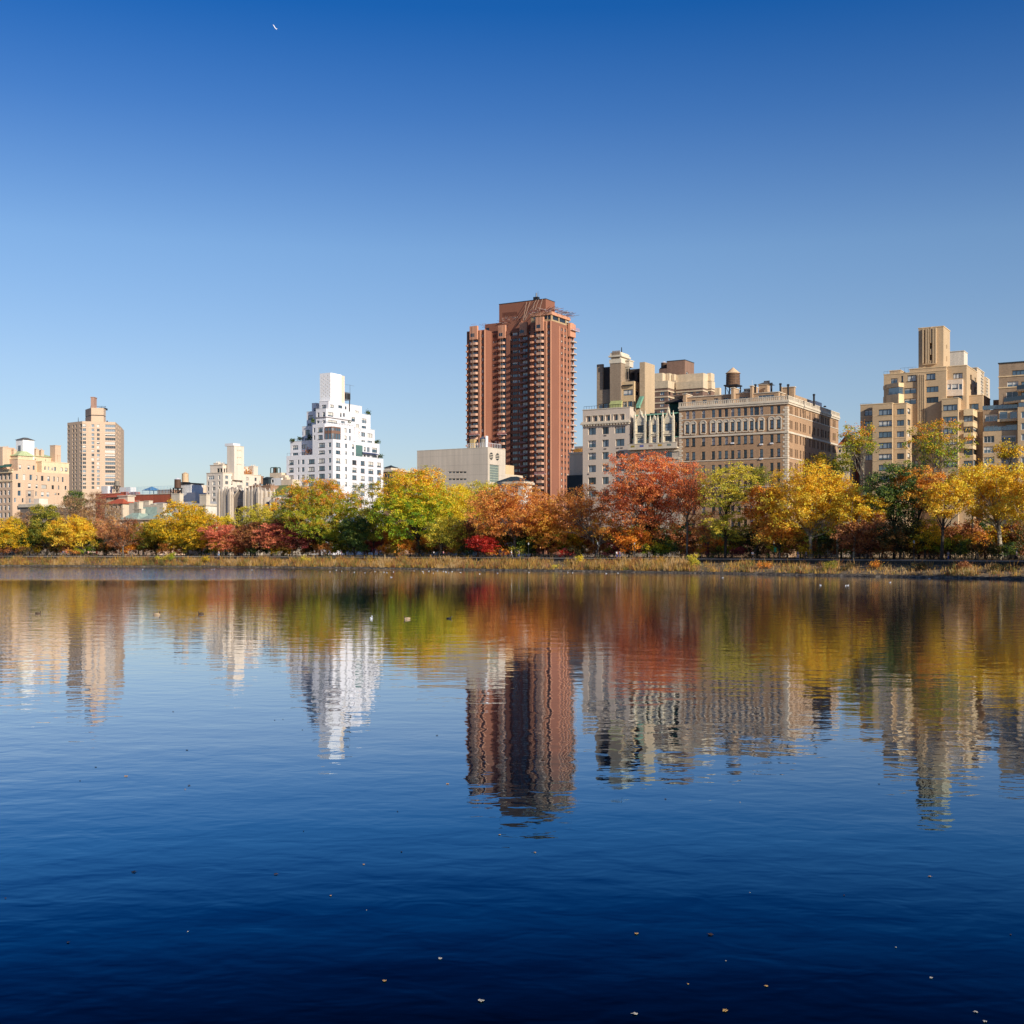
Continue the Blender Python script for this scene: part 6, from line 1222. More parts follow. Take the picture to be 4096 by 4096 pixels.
def b1():
    zx, zy = zf(0, 1550, 3.7154)
    s = Bld('apartment_house', 'golden tan apartment house with copper roof and white rooftop tank house, at the left edge', 'apartment house', zx(185), 485, mix=(.35, .3, .35, .1))
    T = wall('golden_tan_brick', (208, 176, 146), .06, cvar=.06, stain=.06); TL = wall('pale_golden_stone', (228, 200, 160), .05); SM = (.1, .2, .5, .6)
    y1 = s.ya(zx(1028), 0); x0 = s.xa(zx(-260)); z = s.za(zy(1232), 0, 0); a, b, c = (x0, 0), (0, 0), (0, y1)
    G = lambda p0, p1, cs, rows, ref, st='w1': s.grid(p0, p1, [(zx(q[0]), q[1]/3.7154, q[2] if len(q) > 2 else st) for q in cs], [(zy(r[0]), r[1]/3.7154) for r in rows], zx(ref))
    W_ = G(a, b, [(-50, 34, 'w1h'), (12, 34, 'w1h'), (72, 36, 'w1h'), (133, 36, 'w1h')], [(1320, 95), (1448, 72), (1560, 72), (1675, 72), (1785, 72), (1893, 72)], 133)
    S_ = G(b, c, [(255, 40), (360, 42), (460, 42)], [(1325, 85)], 255)+G(b, c, [(545, 22, 'd1'), (628, 36, 'd1'), (723, 36, 'd1'), (803, 22, 'd1'), (862, 22, 'd1'), (932, 24, 'd1')], [(1345, 75)], 545)
    S_ += G(b, c, [(288, 50)], [(1452, 70), (1572, 78)], 288)+G(b, c, [(440, 46)], [(1460, 70), (1578, 78)], 440)+G(b, c, [(547, 36), (655, 78, 'd5'), (785, 34, 'd2'), (872, 18, 'd1'), (977, 30)], [(1475, 60)], 655)+G(b, c, [(538, 24), (632, 46), (713, 42)], [(1585, 72)], 632)+G(b, c, [(825, 30, 'd1'), (870, 24, 'd1')], [(1582, 30)], 825)
    S_ += G(b, c, [(225, 32), (340, 28), (447, 28)], [(1678, 65)], 340)+G(b, c, [(283, 54), (600, 40), (700, 40)], [(1790, 60)], 283)
    s.mass([a, b, c, (x0, y1)], 0, z, T, {0: W_, 1: S_})
    m = MB(); zz = s.za(zy(1385), 0, 0); m.box(x0, .3, -.3, -.003, zz-.25, zz+.25); s.part('belt_course', m, TL); m = MB(); m.box(x0, .4, -.7, -.004, z-.9, z-.2); m.box(x0, .5, -.4, .1, z+.003, z+.6); s.part('cornice', m, TL)
    # upper storeys set back along the side face
    def up(pcy, pr, pt, zb, cols, rows, ref, y0=0, nm='upper_wall', mat=T, xl=-18):
        ya_, yb_ = s.ya(zx(pcy), 0), s.ya(zx(pr), 0); z1 = s.za(zy(pt), 0, ya_); p1, p2 = (-.02, ya_), (-.02, yb_); s.box(xl, -.02, ya_, yb_, zb, z1, mat, None, G(p1, p2, cols, rows, ref) if cols else None, name=nm); s.coping(xl, -.02, ya_, yb_, z1, TL, .3, .15); return z1, ya_, yb_
    u1 = up(265, 532, 1066, z, [(300, 40), (428, 38), (500, 28, 'd1')], [(1178, 64)], 300, mat=T)
    u2 = up(620, 1027, 1102, z, [(672, 24), (722, 22), (778, 22), (818, 30, 'd1'), (918, 32, 'd1'), (985, 40, 'd2')], [(1208, 55)], 778, mat=TL)
    ya_, yb_ = s.ya(zx(533), -3), s.ya(zx(640), -3); m = MB(); m.box(-18, -3, ya_, yb_, z, u1[0]-1); s.part('upper_wall', m, T)
    # copper attic
    ya_, yb_ = s.ya(zx(300), -5), s.ya(zx(805), -5); zt = s.za(zy(1005), -5, ya_); s.box(-22, -5, ya_, yb_, u1[0]-4, zt, wall('yellow_attic', (210, 186, 152), .05), None, [s.rect((-5, ya_), (-5, yb_), zx(p_), zy(q_), zx(r_), zy(t_), 'd1') for p_, q_, r_, t_ in ((515, 1060, 560, 1100), (670, 1070, 682, 1095), (755, 1073, 785, 1102))], name='attic'); m = MB(); m.hip(-23, -4.5, ya_-.5, yb_+.5, zt+.003, zt+2.2, 6, 5); s.part('copper_roof', m, wall('yellow_green_copper', (180, 188, 140), .06))
    xa, xb = s.xa(zx(85), 3), s.xa(zx(270), 3); zt2 = s.za(zy(1010), xb, 3); m = MB(); m.box(xa, xb, 3, 10, z, zt2); s.part('attic', m, wall('yellow_attic', (210, 186, 152))); m = MB(); m.hip(xa-.5, xb+.5, 2.5, 11, zt2+.003, zt2+2, 1.5, 3); s.part('copper_roof', m, wall('yellow_green_copper', (180, 188, 140)))
    # white tank house with hipped roof
    y0 = 8; xa, xb = s.xa(zx(237), y0), s.xa(zx(341), y0); yb = s.ya(zx(508), xb); z1 = s.za(zy(772), xb, y0); m = MB(); m.box(xa, xb, y0, yb, zt-3, z1); o = s.part('tank_house', m, wall('bright_white_paint', (238, 234, 228), .02)); m = MB(); m.hip(xa-.4, xb+.4, y0-.4, yb+.4, z1+.003, s.za(zy(735), xb, y0), (xb-xa)/2-.2, (yb-y0)/2-.3); m.build('roof', TAR, o); m = MB(); x = s.xa(zx(290), y0); m.box(x-.8, x+.8, y0-.06, y0-.004, zt-2, zt+4); m.build('louvre', STEEL, o)
    GB_ = wall('golden_tan_brick', (208, 176, 146))
    for q, t, w, y in ((62, 905, 5.5, 2), (158, 935, 1.6, 4), (207, 930, 1.4, 4)): x = s.xa(zx(q), y); chimney(s, x, y, z, w, s.za(zy(t), x, y)-z, GB_)
    for q, t, w, x in ((824, 870, 3.2, -4), (857, 1015, 1.6, -3), (534, 925, 1.8, -6), (614, 942, 1.6, -6)): y = s.ya(zx(q), x); chimney(s, x, y, zt-4, w, s.za(zy(t), x, y)-zt+4, GB_, pots=(q != 824), d=w*.9)
    m = MB(); x = s.xa(zx(40), -1.5); m.add([(s.xa(zx(-60), -1.8), -2.2, z+1.2), (s.xa(zx(180), -1.8), -2.2, z+1.2), (s.xa(zx(180), 0), -.01, z+2.6), (s.xa(zx(-60), 0), -.01, z+2.6)], [(0, 1, 2, 3)]); s.part('green_awning', m, wall('dark_green_canvas', (60, 100, 84), .1)); s.finish()
    s = Bld('town_house', 'low pale town house with a white roof box below the golden tan house', 'town house', zx(590), 462, mix=(.5, .3, .2, .1)); x0 = s.xa(zx(300)); z = s.za(zy(1775), 0, 0); s.box(x0, 0, 0, 14, 0, z, wall('grey_dark_roofed', (120, 108, 96), .1)); s.coping(x0, 0, 0, 14, z, STONE_L, 1.2, .5, 'cornice'); m = MB(); xa, xb = s.xa(zx(505), 2), s.xa(zx(580), 2); m.box(xa, xb, 2, 6, z, s.za(zy(1650), xb, 2)); s.part('roof_box', m, wall('pale_cream_stucco', (222, 206, 186)))
    m = MB(); xa, xb = s.xa(zx(385), .5), s.xa(zx(500), .5)
    for i in range(9): x = xa+(xb-xa)*i/8; m.box(x-.04, x+.04, .5, .56, z+1.2, z+6.5)
    for k in range(3): m.box(xa, xb, .5, .54, z+2+k*2.2, z+2.08+k*2.2)
    s.part('roof_fence', m, STEEL); s.finish()
b1()
# ================================================================ TREES AND PLANTING
def leaf_mat(name, trans=.35):
    m = bpy.data.materials.new(name); m.use_nodes = True; nt = m.node_tree; N, L = nt.nodes, nt.links; N.clear()
    o = N.new('ShaderNodeOutputMaterial'); a = N.new('ShaderNodeAttribute'); a.attribute_name = 'leaf_colour'; d = N.new('ShaderNodeBsdfDiffuse'); t = N.new('ShaderNodeBsdfTranslucent'); mx = N.new('ShaderNodeMixShader'); mx.inputs[0].default_value = trans
    gl = N.new('ShaderNodeBsdfGlossy'); gl.inputs['Roughness'].default_value = .5; gl.inputs['Color'].default_value = (.5, .5, .5, 1); m2 = N.new('ShaderNodeMixShader'); m2.inputs[0].default_value = .04
    L.new(a.outputs['Color'], d.inputs[0]); L.new(a.outputs['Color'], t.inputs[0]); L.new(d.outputs[0], mx.inputs[1]); L.new(t.outputs[0], mx.inputs[2]); L.new(mx.outputs[0], m2.inputs[1]); L.new(gl.outputs[0], m2.inputs[2]); L.new(m2.outputs[0], o.inputs[0]); return m
LEAF = leaf_mat('foliage')
def unit(n):
    v = rng.normal(size=(n, 3)); return v/np.linalg.norm(v, axis=1)[:, None]
def leaf_object(name, P, Nn, size, col, parent, mat=None, aspect=.72):
    n = len(P); a = np.cross(Nn, unit(n)); a /= np.linalg.norm(a, axis=1)[:, None]+1e-9; b = np.cross(Nn, a)
    s = size[:, None] if np.ndim(size) else size; A = a*s*.5; B = b*s*.5*aspect
    V = np.stack([P-A, P+B*.9-A*.1, P+A, P-B*.9-A*.1], 1).reshape(-1, 3).astype(np.float32)
    me = bpy.data.meshes.new(name); me.vertices.add(4*n); me.vertices.foreach_set('co', V.ravel()); me.loops.add(4*n); me.polygons.add(n)
    me.loops.foreach_set('vertex_index', np.arange(4*n, dtype=np.int32)); me.polygons.foreach_set('loop_start', np.arange(0, 4*n, 4, dtype=np.int32)); me.update(calc_edges=True)
    at = me.attributes.new('leaf_colour', 'FLOAT_COLOR', 'FACE'); c4 = np.ones((n, 4), np.float32); c4[:, :3] = col; at.data.foreach_set('color', c4.ravel())
    me.materials.append(mat or LEAF); o = bpy.data.objects.new(name, me); COL.objects.link(o); o.parent = parent; return o
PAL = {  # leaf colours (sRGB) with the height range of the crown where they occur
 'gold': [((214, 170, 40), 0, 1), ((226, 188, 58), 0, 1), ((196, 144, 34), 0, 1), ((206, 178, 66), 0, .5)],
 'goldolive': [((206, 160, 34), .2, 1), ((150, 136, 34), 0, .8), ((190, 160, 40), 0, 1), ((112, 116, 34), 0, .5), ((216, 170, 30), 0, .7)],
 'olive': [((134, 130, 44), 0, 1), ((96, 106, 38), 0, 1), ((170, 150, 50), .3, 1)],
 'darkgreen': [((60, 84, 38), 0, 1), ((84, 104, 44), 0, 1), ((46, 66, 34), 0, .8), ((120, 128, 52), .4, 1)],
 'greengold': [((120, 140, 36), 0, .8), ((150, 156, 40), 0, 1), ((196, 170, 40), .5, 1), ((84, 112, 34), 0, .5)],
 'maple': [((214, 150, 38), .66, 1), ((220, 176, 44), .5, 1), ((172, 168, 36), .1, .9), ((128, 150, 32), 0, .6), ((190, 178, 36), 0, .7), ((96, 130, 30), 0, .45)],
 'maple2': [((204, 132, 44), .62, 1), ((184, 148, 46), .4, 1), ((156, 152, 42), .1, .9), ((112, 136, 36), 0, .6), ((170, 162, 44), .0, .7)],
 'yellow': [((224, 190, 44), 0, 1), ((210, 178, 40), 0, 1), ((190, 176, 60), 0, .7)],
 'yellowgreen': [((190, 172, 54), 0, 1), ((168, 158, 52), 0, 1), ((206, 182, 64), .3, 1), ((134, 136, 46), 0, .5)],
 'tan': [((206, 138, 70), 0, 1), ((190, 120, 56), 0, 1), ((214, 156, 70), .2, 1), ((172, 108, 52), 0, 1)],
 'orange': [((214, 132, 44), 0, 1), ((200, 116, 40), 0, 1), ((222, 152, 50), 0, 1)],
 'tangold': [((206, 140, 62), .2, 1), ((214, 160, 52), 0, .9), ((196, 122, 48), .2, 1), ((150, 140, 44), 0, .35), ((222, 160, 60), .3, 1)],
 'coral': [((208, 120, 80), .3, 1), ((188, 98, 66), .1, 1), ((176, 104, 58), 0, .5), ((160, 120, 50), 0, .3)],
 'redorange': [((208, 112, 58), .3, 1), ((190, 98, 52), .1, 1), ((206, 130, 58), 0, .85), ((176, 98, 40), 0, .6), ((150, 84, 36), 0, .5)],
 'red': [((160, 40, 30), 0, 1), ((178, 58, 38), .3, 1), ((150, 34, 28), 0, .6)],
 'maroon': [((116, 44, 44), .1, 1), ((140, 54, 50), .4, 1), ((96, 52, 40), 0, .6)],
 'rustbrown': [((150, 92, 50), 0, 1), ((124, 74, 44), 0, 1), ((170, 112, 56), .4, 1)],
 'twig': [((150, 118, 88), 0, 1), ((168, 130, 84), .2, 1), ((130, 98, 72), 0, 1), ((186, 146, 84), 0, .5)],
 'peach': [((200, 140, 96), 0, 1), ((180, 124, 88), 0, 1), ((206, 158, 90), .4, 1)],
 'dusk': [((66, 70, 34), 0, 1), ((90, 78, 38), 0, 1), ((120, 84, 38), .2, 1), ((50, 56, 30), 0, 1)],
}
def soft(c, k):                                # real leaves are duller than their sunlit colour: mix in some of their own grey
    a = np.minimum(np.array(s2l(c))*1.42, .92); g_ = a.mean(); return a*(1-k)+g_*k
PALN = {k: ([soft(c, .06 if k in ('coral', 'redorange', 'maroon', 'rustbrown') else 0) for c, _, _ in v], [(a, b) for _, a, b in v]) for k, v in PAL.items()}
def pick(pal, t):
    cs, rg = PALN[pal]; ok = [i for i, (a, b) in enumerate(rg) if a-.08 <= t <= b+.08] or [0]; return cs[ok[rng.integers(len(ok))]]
BARK = {'dark': noise_mat('dark_bark', [(.03, .024, .018), (.07, .055, .04)], 1.2), 'grey': noise_mat('grey_bark', [(.10, .085, .065), (.20, .17, .13)], 1.2), 'pale': noise_mat('mottled_pale_bark', [(.22, .17, .10), (.52, .45, .33)], 1.4)}
def crown_cloud(a, c, h, n_leaf, nl, cz, flat=.5, cl=.5, seed_lobes=None, lobr=.36):
    """lobes of foliage filling an ellipsoid (a, a*.85, c) about height cz; returns points, normals, cluster ids, lobe centres"""
    g = (1+5**.5)/2; L = []
    for i in range(nl):
        t = 1-(i+.5)/nl*1.95; ph = 2*math.pi*i/g+rng.uniform(-.4, .4); r = math.sqrt(max(0, 1-t*t)); k = rng.uniform(.6, .86)
        L.append((a*r*math.cos(ph)*k, a*.85*r*math.sin(ph)*k, cz+c*t*k*.92))
    for i in range(max(2, nl//4)): v = unit(1)[0]*rng.uniform(.0, .4); L.append((v[0]*a, v[1]*a*.85, cz+v[2]*c))
    L = np.array(L); R_ = rng.uniform(lobr*.75, lobr*1.15, len(L))*min(a, c*1.15)
    nc = max(40, int(n_leaf/26)); li = rng.choice(len(L), nc, p=R_**2/np.sum(R_**2)); u = unit(nc); u[:, 2] = np.where(u[:, 2] < -.6, -u[:, 2]*.6, u[:, 2])
    rad = R_[li]*rng.uniform(.70, 1.10, nc)**1; CC = L[li]+u*rad[:, None]*np.array([1, 1, .8])
    k = rng.integers(0, nc, n_leaf); sg = rng.uniform(.30, .62, nc)*cl/.5
    P = CC[k]+rng.normal(size=(n_leaf, 3))*sg[k][:, None]*np.array([1, 1, flat])
    Nn = u[k]*.55+unit(n_leaf)*.9+np.array([0, 0, .35]); Nn /= np.linalg.norm(Nn, axis=1)[:, None]
    return P, Nn, k, CC, L, R_
def limbs(m, base, fork, L, r0, lean=0, sub=None, twig_r=.035):
    """tapered trunk, a curved limb to every lobe and finer branches to some leaf clusters"""
    f = Vector(fork); b0 = Vector(base); mid = b0.lerp(f, .5)+Vector((lean, 0, 0))
    m.tube([b0+Vector((0, 0, -.4)), b0+Vector((0, 0, .5)), mid, f], [r0*1.35, r0, r0*.82, r0*.68], 8)
    for i, q in enumerate(L):
        q = Vector(q); d = q-f; s = f-Vector((0, 0, rng.uniform(0, .35)*(f.z-b0.z))); ctrl = s.lerp(q, .45)+Vector((rng.normal()*.5, rng.normal()*.5, rng.uniform(-.08, .10)*d.length)); rr = r0*rng.uniform(.24, .40)
        m.tube([s, s.lerp(ctrl, .55)+Vector((0, 0, .1)), ctrl, ctrl.lerp(q, .6), q], [rr, rr*.85, rr*.65, rr*.42, rr*.2], 5)
        if sub is not None:
            near = sub[np.argsort(np.linalg.norm(sub-np.array(q), axis=1))[:7]]
            for w in near: w = Vector(w); a_ = ctrl.lerp(q, rng.uniform(.2, 1)); m.tube([a_, a_.lerp(w, .5)+Vector((0, 0, .15)), w], [rr*.22+.015, twig_r, twig_r*.6], 3)
def tree(px, ytop, ybot, hw, off, pal, label, dens=1.0, bark='dark', trunk_px=None, nl=None, name='tree', leaf=.36, r0=.38, lean=0, cat='tree', group=None, twigs=False, flat=.6, lobr=.36, cl=.5, trans=None, yscale=1.0):
    Y = shoreY(px)+10.5+off; s = Y/F; X = (px-2048)*s; g = G0; top = CH-(ytop-YH)*s; bot = CH-(ybot-YH)*s; a = hw*s; bot = max(bot, g+.4)
    tx = ((trunk_px if trunk_px is not None else px)-2048)*s; t = empty(name, (tx, Y, g)); tag(t, label, cat, group)
    a *= 1.27; bot = max(g+.5, bot-1.3 if dens > .6 else bot); c = (top-bot)/2; cz = (top+bot)/2-g; n = int(dens*(a*c*math.pi)*96*(.36/leaf)**2); r0 *= .72; nl = nl or max(8, int(7+a*1.3)); ox = X-tx
    P, Nn, k, CC, L, R_ = crown_cloud(a*.98, c*.98, top-g, n, nl, cz, flat=flat, lobr=lobr, cl=cl)
    P[:, 0] += ox; CC[:, 0] += ox; L[:, 0] += ox
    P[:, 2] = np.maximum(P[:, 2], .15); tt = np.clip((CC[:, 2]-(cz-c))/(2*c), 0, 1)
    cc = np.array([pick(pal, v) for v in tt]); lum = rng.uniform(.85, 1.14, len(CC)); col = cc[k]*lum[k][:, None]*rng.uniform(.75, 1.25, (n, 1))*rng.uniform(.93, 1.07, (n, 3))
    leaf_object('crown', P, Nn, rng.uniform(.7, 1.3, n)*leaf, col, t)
    m = MB(); fz = max(.8, (cz-c)+c*.38); limbs(m, (0, 0, 0), (ox*.25, 0, fz), L, r0, lean, CC if twigs else None); m.build('trunk', BARK[bark], t, smooth=True); return t
T = tree
# left third
T(30, 2060, 2212, 70, 9, 'goldolive', 'round golden olive tree at the far left edge of the shore')
T(100, 2038, 2160, 48, 30, 'twig', 'thin tan half bare tree behind the golden tree at the left edge', .45, 'grey', twigs=True)
T(118, 2085, 2215, 38, 15, 'darkgreen', 'low dark green tree between the golden tree and the tall olive one', 1.2)
T(188, 1992, 2205, 52, 13, 'olive', 'tall narrow olive green tree under the golden tan apartment house', 1.2)
T(300, 1945, 2060, 40, 55, 'darkgreen', 'dark green treetop rising behind the bare brown tree', .8)
T(345, 1962, 2170, 118, 24, 'twig', 'wide nearly bare brown tree with fine twigs in front of the faceted tower', .42, 'grey', twigs=True, leaf=.28, nl=22)
T(284, 2052, 2198, 80, 8, 'gold', 'bright orange gold tree standing in front of the bare brown tree', 1.0, trunk_px=340)
T(425, 2060, 2190, 55, 20, 'peach', 'thin peach coloured tree left of the reddish bare tree', .4, 'grey', twigs=True, leaf=.28)
T(492, 2064, 2206, 72, 6, 'rustbrown', 'reddish brown half bare tree in front of the cream garden mansion', .5, 'grey', twigs=True, leaf=.28)
T(572, 2080, 2208, 48, 12, 'olive', 'small olive and rust tree beside the reddish bare tree', .7)
T(625, 2066, 2208, 58, 16, 'goldolive', 'small golden tree left of the big gold and olive tree', .8)
T(752, 2004, 2205, 112, 11, 'goldolive', 'big dense gold and olive tree left of the church', 1.25, nl=26)
T(902, 2052, 2110, 30, 30, 'yellow', 'small bright yellow tree below the left church tower', .9)
T(1020, 2010, 2140, 68, 26, 'yellowgreen', 'yellow green tree in front of the right church tower', .8)
T(1086, 2002, 2080, 24, 40, 'gold', 'small golden tree against the navy roof of the parish house', .6)
T(1135, 2030, 2120, 48, 30, 'olive', 'olive tree between the yellow green tree and the dark maroon one', .9)
T(892, 2086, 2204, 80, 9, 'coral', 'leftmost low coral red tree with layered branches', 1.0, flat=.35)
T(1003, 2078, 2204, 52, 11, 'rustbrown', 'brownish red tree between the two coral red trees', .9, flat=.35)
T(1092, 2084, 2200, 72, 7, 'coral', 'coral red tree right of the brownish one, low layered crown', 1.0, flat=.35)
T(1168, 2052, 2190, 80, 10, 'maroon', 'dark maroon tree left of the big green and orange tree', .75, flat=.4, twigs=True)
T(1280, 1888, 2195, 140, 13, 'maple2', 'very big tree, rusty orange on top and green below, in front of the white tower', 1.2, nl=30)
T(1470, 1918, 2120, 60, 28, 'olive', 'thin pale olive tree under the right foot of the white tower', .5, 'grey', twigs=True)
T(1418, 2060, 2205, 58, 8, 'darkgreen', 'dark green low tree between the two largest maples', 1.1)
T(1495, 2004, 2170, 46, 16, 'yellowgreen', 'yellow green tree close to the left side of the largest green maple', .9)
T(1648, 1846, 2188, 134, 9, 'maple', 'largest round maple, orange gold on top and bright green below', 1.3, nl=34, leaf=.38, r0=.5, trunk_px=1678)
T(1700, 2135, 2212, 55, 20, 'orange', 'low orange tree glimpsed under the largest maple', .8)
T(1802, 1926, 2120, 98, 30, 'yellow', 'soft bright yellow tree below the limestone block', .95, leaf=.3)
T(1925, 1914, 2050, 80, 45, 'yellowgreen', 'yellow olive treetop just under the round windows of the limestone block', .8)
T(1785, 2052, 2192, 66, 7, 'yellowgreen', 'small yellow green tree with a dark leaning trunk beside the largest maple', .65, trunk_px=1758, r0=.42)
T(1868, 2060, 2200, 52, 14, 'rustbrown', 'rust brown tree left of the vivid red one', .6, twigs=True)
T(2040, 1915, 2165, 152, 12, 'tan', 'huge tan orange oak below the red brown tower', 1.05, 'grey', nl=36, trunk_px=2062, r0=.6)
T(1932, 2128, 2212, 62, 6, 'red', 'vivid red small maple beside the running path', 1.1, flat=.35)
T(2140, 2112, 2210, 78, 16, 'darkgreen', 'green tree in the shade under the huge tan oak', 1.0)
T(2195, 2004, 2208, 80, 13, 'tangold', 'golden tree with green lower leaves right of the huge tan oak', .95)
T(2330, 1918, 2185, 104, 15, 'tan', 'tan orange tree with open crown below the cream stucco house', .6, 'pale', twigs=True, trunk_px=2382, nl=26)
T(2440, 2060, 2190, 64, 10, 'tangold', 'orange gold tree with spreading bare limbs left of the tall scarlet tree', .55, 'grey', twigs=True, trunk_px=2384)
T(2590, 1786, 2165, 150, 12, 'redorange', 'tallest scarlet orange tree in front of the gothic dormered house', .85, nl=36, trunk_px=2617, r0=.55, twigs=True)
T(2755, 1812, 2110, 82, 10, 'redorange', 'tall thin rusty tree with see through crown right of the tallest scarlet tree', .42, 'grey', trunk_px=2748, twigs=True, leaf=.32)
T(2530, 2108, 2215, 62, 7, 'orange', 'low orange tree at the left foot of the tallest scarlet tree', .9)
T(2642, 2148, 2218, 62, 16, 'darkgreen', 'low green tree behind the trunk of the tallest scarlet tree', 1.0)
T(2832, 2030, 2180, 54, 12, 'tan', 'small nearly bare tan tree in front of the brown brick house', .35, 'grey', twigs=True, leaf=.28)
T(2852, 2150, 2216, 46, 14, 'orange', 'low orange tree under the nearly bare tan one', .9)
T(2912, 1840, 2075, 104, 10, 'yellowgreen', 'tall lime yellow tree with flat layers in front of the brown brick house', .55, trunk_px=2900, flat=.3, twigs=True, leaf=.32, nl=26)
T(2915, 2040, 2175, 80, 8, 'yellowgreen', 'lower lime yellow tree beneath the tall flat layered one', .6, trunk_px=2902, flat=.35)
T(3030, 1854, 1960, 42, 30, 'olive', 'olive treetop behind the orange gold tree', .8)
T(3065, 1914, 2150, 72, 12, 'orange', 'orange gold tree left of the giant golden sycamore', .95, trunk_px=3010, lean=1)
T(3118, 2035, 2200, 78, 8, 'tangold', 'low orange gold tree at the left foot of the giant golden sycamore', .9)
T(3242, 1846, 2150, 148, 11, 'gold', 'giant golden sycamore with pale limbs covering the corner of the brown house', 1.05, 'pale', nl=36, leaf=.34, r0=.62)
T(3440, 1976, 2105, 82, 8, 'gold', 'spreading golden yellow tree reaching right from the giant sycamore', .95, 'pale', trunk_px=3415, flat=.45)
T(3350, 1905, 2060, 76, 16, 'gold', 'golden tree behind the right side of the giant sycamore', .8, 'pale')
T(3365, 1800, 1925, 45, 32, 'olive', 'ragged olive tree by the right end of the brown house', .6)
T(3265, 1812, 1900, 46, 28, 'goldolive', 'small dark gold treetop against the shaded side of the brown house', .45)
T(3438, 1690, 1850, 72, 24, 'maple2', 'tall thin tree with a rust and olive tuft high above the others', .5, 'pale', trunk_px=3458, twigs=True, r0=.26)
T(3575, 1825, 2120, 112, 14, 'darkgreen', 'big dark green tree in front of the tan stepped tower', 1.0, nl=28)
T(3675, 1850, 2060, 84, 16, 'tangold', 'orange and olive tree right of the big dark green one', .8)
T(3752, 1668, 1905, 108, 26, 'maple2', 'tall airy rust and olive tree in the middle of the stepped tower', .42, 'grey', trunk_px=3735, twigs=True, nl=22, r0=.34)
T(3470, 2055, 2215, 100, 7, 'rustbrown', 'low rust brown tree in shade beside the path, left one', .9)
T(3600, 2065, 2215, 90, 6, 'dusk', 'low dusky green and brown tree in shade beside the path', 1.0)
T(3792, 1908, 2085, 76, 2.5, 'gold', 'golden tree on a tall straight dark trunk standing at the path edge', .95, trunk_px=3767, r0=.5)
T(3700, 2060, 2200, 60, 9, 'goldolive', 'olive gold tree left of the tall straight dark trunk', .8)
T(3800, 2140, 2215, 90, 15, 'greengold', 'low bright green and yellow trees edge behind the tall dark trunk', .8)
T(3965, 1812, 2110, 110, 14, 'gold', 'broad golden sycamore with a pale forked trunk near the right edge', .85, 'pale', trunk_px=4003, nl=28, r0=.75)
T(4110, 1840, 2130, 110, 9, 'gold', 'golden sycamore cut by the right edge of the view', .95, 'pale', nl=24)
T(4045, 1755, 1860, 50, 30, 'goldolive', 'dark gold treetop rising behind the sycamores near the right edge', .55, 'grey', twigs=True)
T(3890, 1860, 1990, 78, 24, 'goldolive', 'golden olive tree behind and between the right hand sycamores', .8)
T(3905, 2120, 2215, 60, 17, 'tangold', 'low amber tree under the pale forked sycamore', .55, twigs=True)
# unseen trees added beyond the right edge, placed to shade the bank
for i, (px, yt, hw, off, pal) in enumerate([(4330, 1760, 110, 8, 'gold'), (4560, 1640, 190, 3, 'rustbrown'), (4740, 1600, 200, 7, 'gold'), (4960, 1560, 210, 11, 'tan'), (5230, 1530, 230, 14, 'gold'), (5520, 1450, 260, 17, 'rustbrown')]):
    T(px, yt, 2220, hw, off, pal, ('unseen golden tree added just beyond the right edge to shade the bank', 'second unseen tree added beyond the right edge for shade, rust brown', 'third unseen tree added beyond the right edge for shade, tall and golden', 'fourth unseen tree added beyond the right edge for shade, tan and very tall', 'fifth unseen tree added beyond the right edge for shade, wide golden crown', 'sixth and outermost unseen tree added beyond the right edge for shade')[i], 1.1, leaf=.55)
# shrubs along the path side
def shrub(px, ytop, ybot, hw, Yoff, pal, label, dens=1.2, name='shrub', leaf=.26, z0=G0, flat=.8, group=None):
    Y = shoreY(px)+Yoff; s = Y/F; X = (px-2048)*s; top = CH-(ytop-YH)*s; a = hw*s; c = max(.35, (top-z0)/2); t = empty(name, (X, Y, z0)); tag(t, label, 'shrub', group)
    n = int(dens*a*c*math.pi*70*(.26/leaf)**2)+60; P, Nn, k, CC, L, R_ = crown_cloud(a, c, 2*c, n, max(5, int(a*1.2)), c, flat=flat, cl=.32, lobr=.5)
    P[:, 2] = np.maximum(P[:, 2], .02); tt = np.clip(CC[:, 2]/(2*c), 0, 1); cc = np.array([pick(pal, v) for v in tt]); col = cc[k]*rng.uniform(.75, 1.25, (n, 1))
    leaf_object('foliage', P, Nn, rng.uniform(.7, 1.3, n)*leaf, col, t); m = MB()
    for q in L[:6]: m.tube([(0, 0, -.2), (q[0]*.5, q[1]*.5, q[2]*.4), tuple(q)], [.06, .045, .02], 4)
    m.build('stem', BARK['dark'], t); return t
rs = random.Random(21); names = {'tan': 'tan', 'dusk': 'dusky', 'darkgreen': 'dark green', 'rustbrown': 'rust brown', 'olive': 'olive', 'maroon': 'maroon', 'orange': 'orange', 'goldolive': 'golden olive', 'greengold': 'green gold'}
px = -30; i = 0
ZONES = [(0, 'the left edge'), (200, 'the tall olive tree'), (420, 'the orange gold tree'), (600, 'the reddish bare tree'), (860, 'the big gold and olive tree'), (1200, 'the coral red trees'), (1420, 'the rusty topped tree'), (1780, 'the largest maple'), (2150, 'the huge tan oak'), (2450, 'the cream stucco house'), (2720, 'the tallest scarlet tree'), (3050, 'the lime trees'), (3420, 'the giant golden sycamore'), (3700, 'the dusky trees'), (4400, 'the forked sycamore')]
ORD = 'first second third fourth fifth sixth seventh eighth ninth tenth eleventh twelfth'.split()
cnt = {}
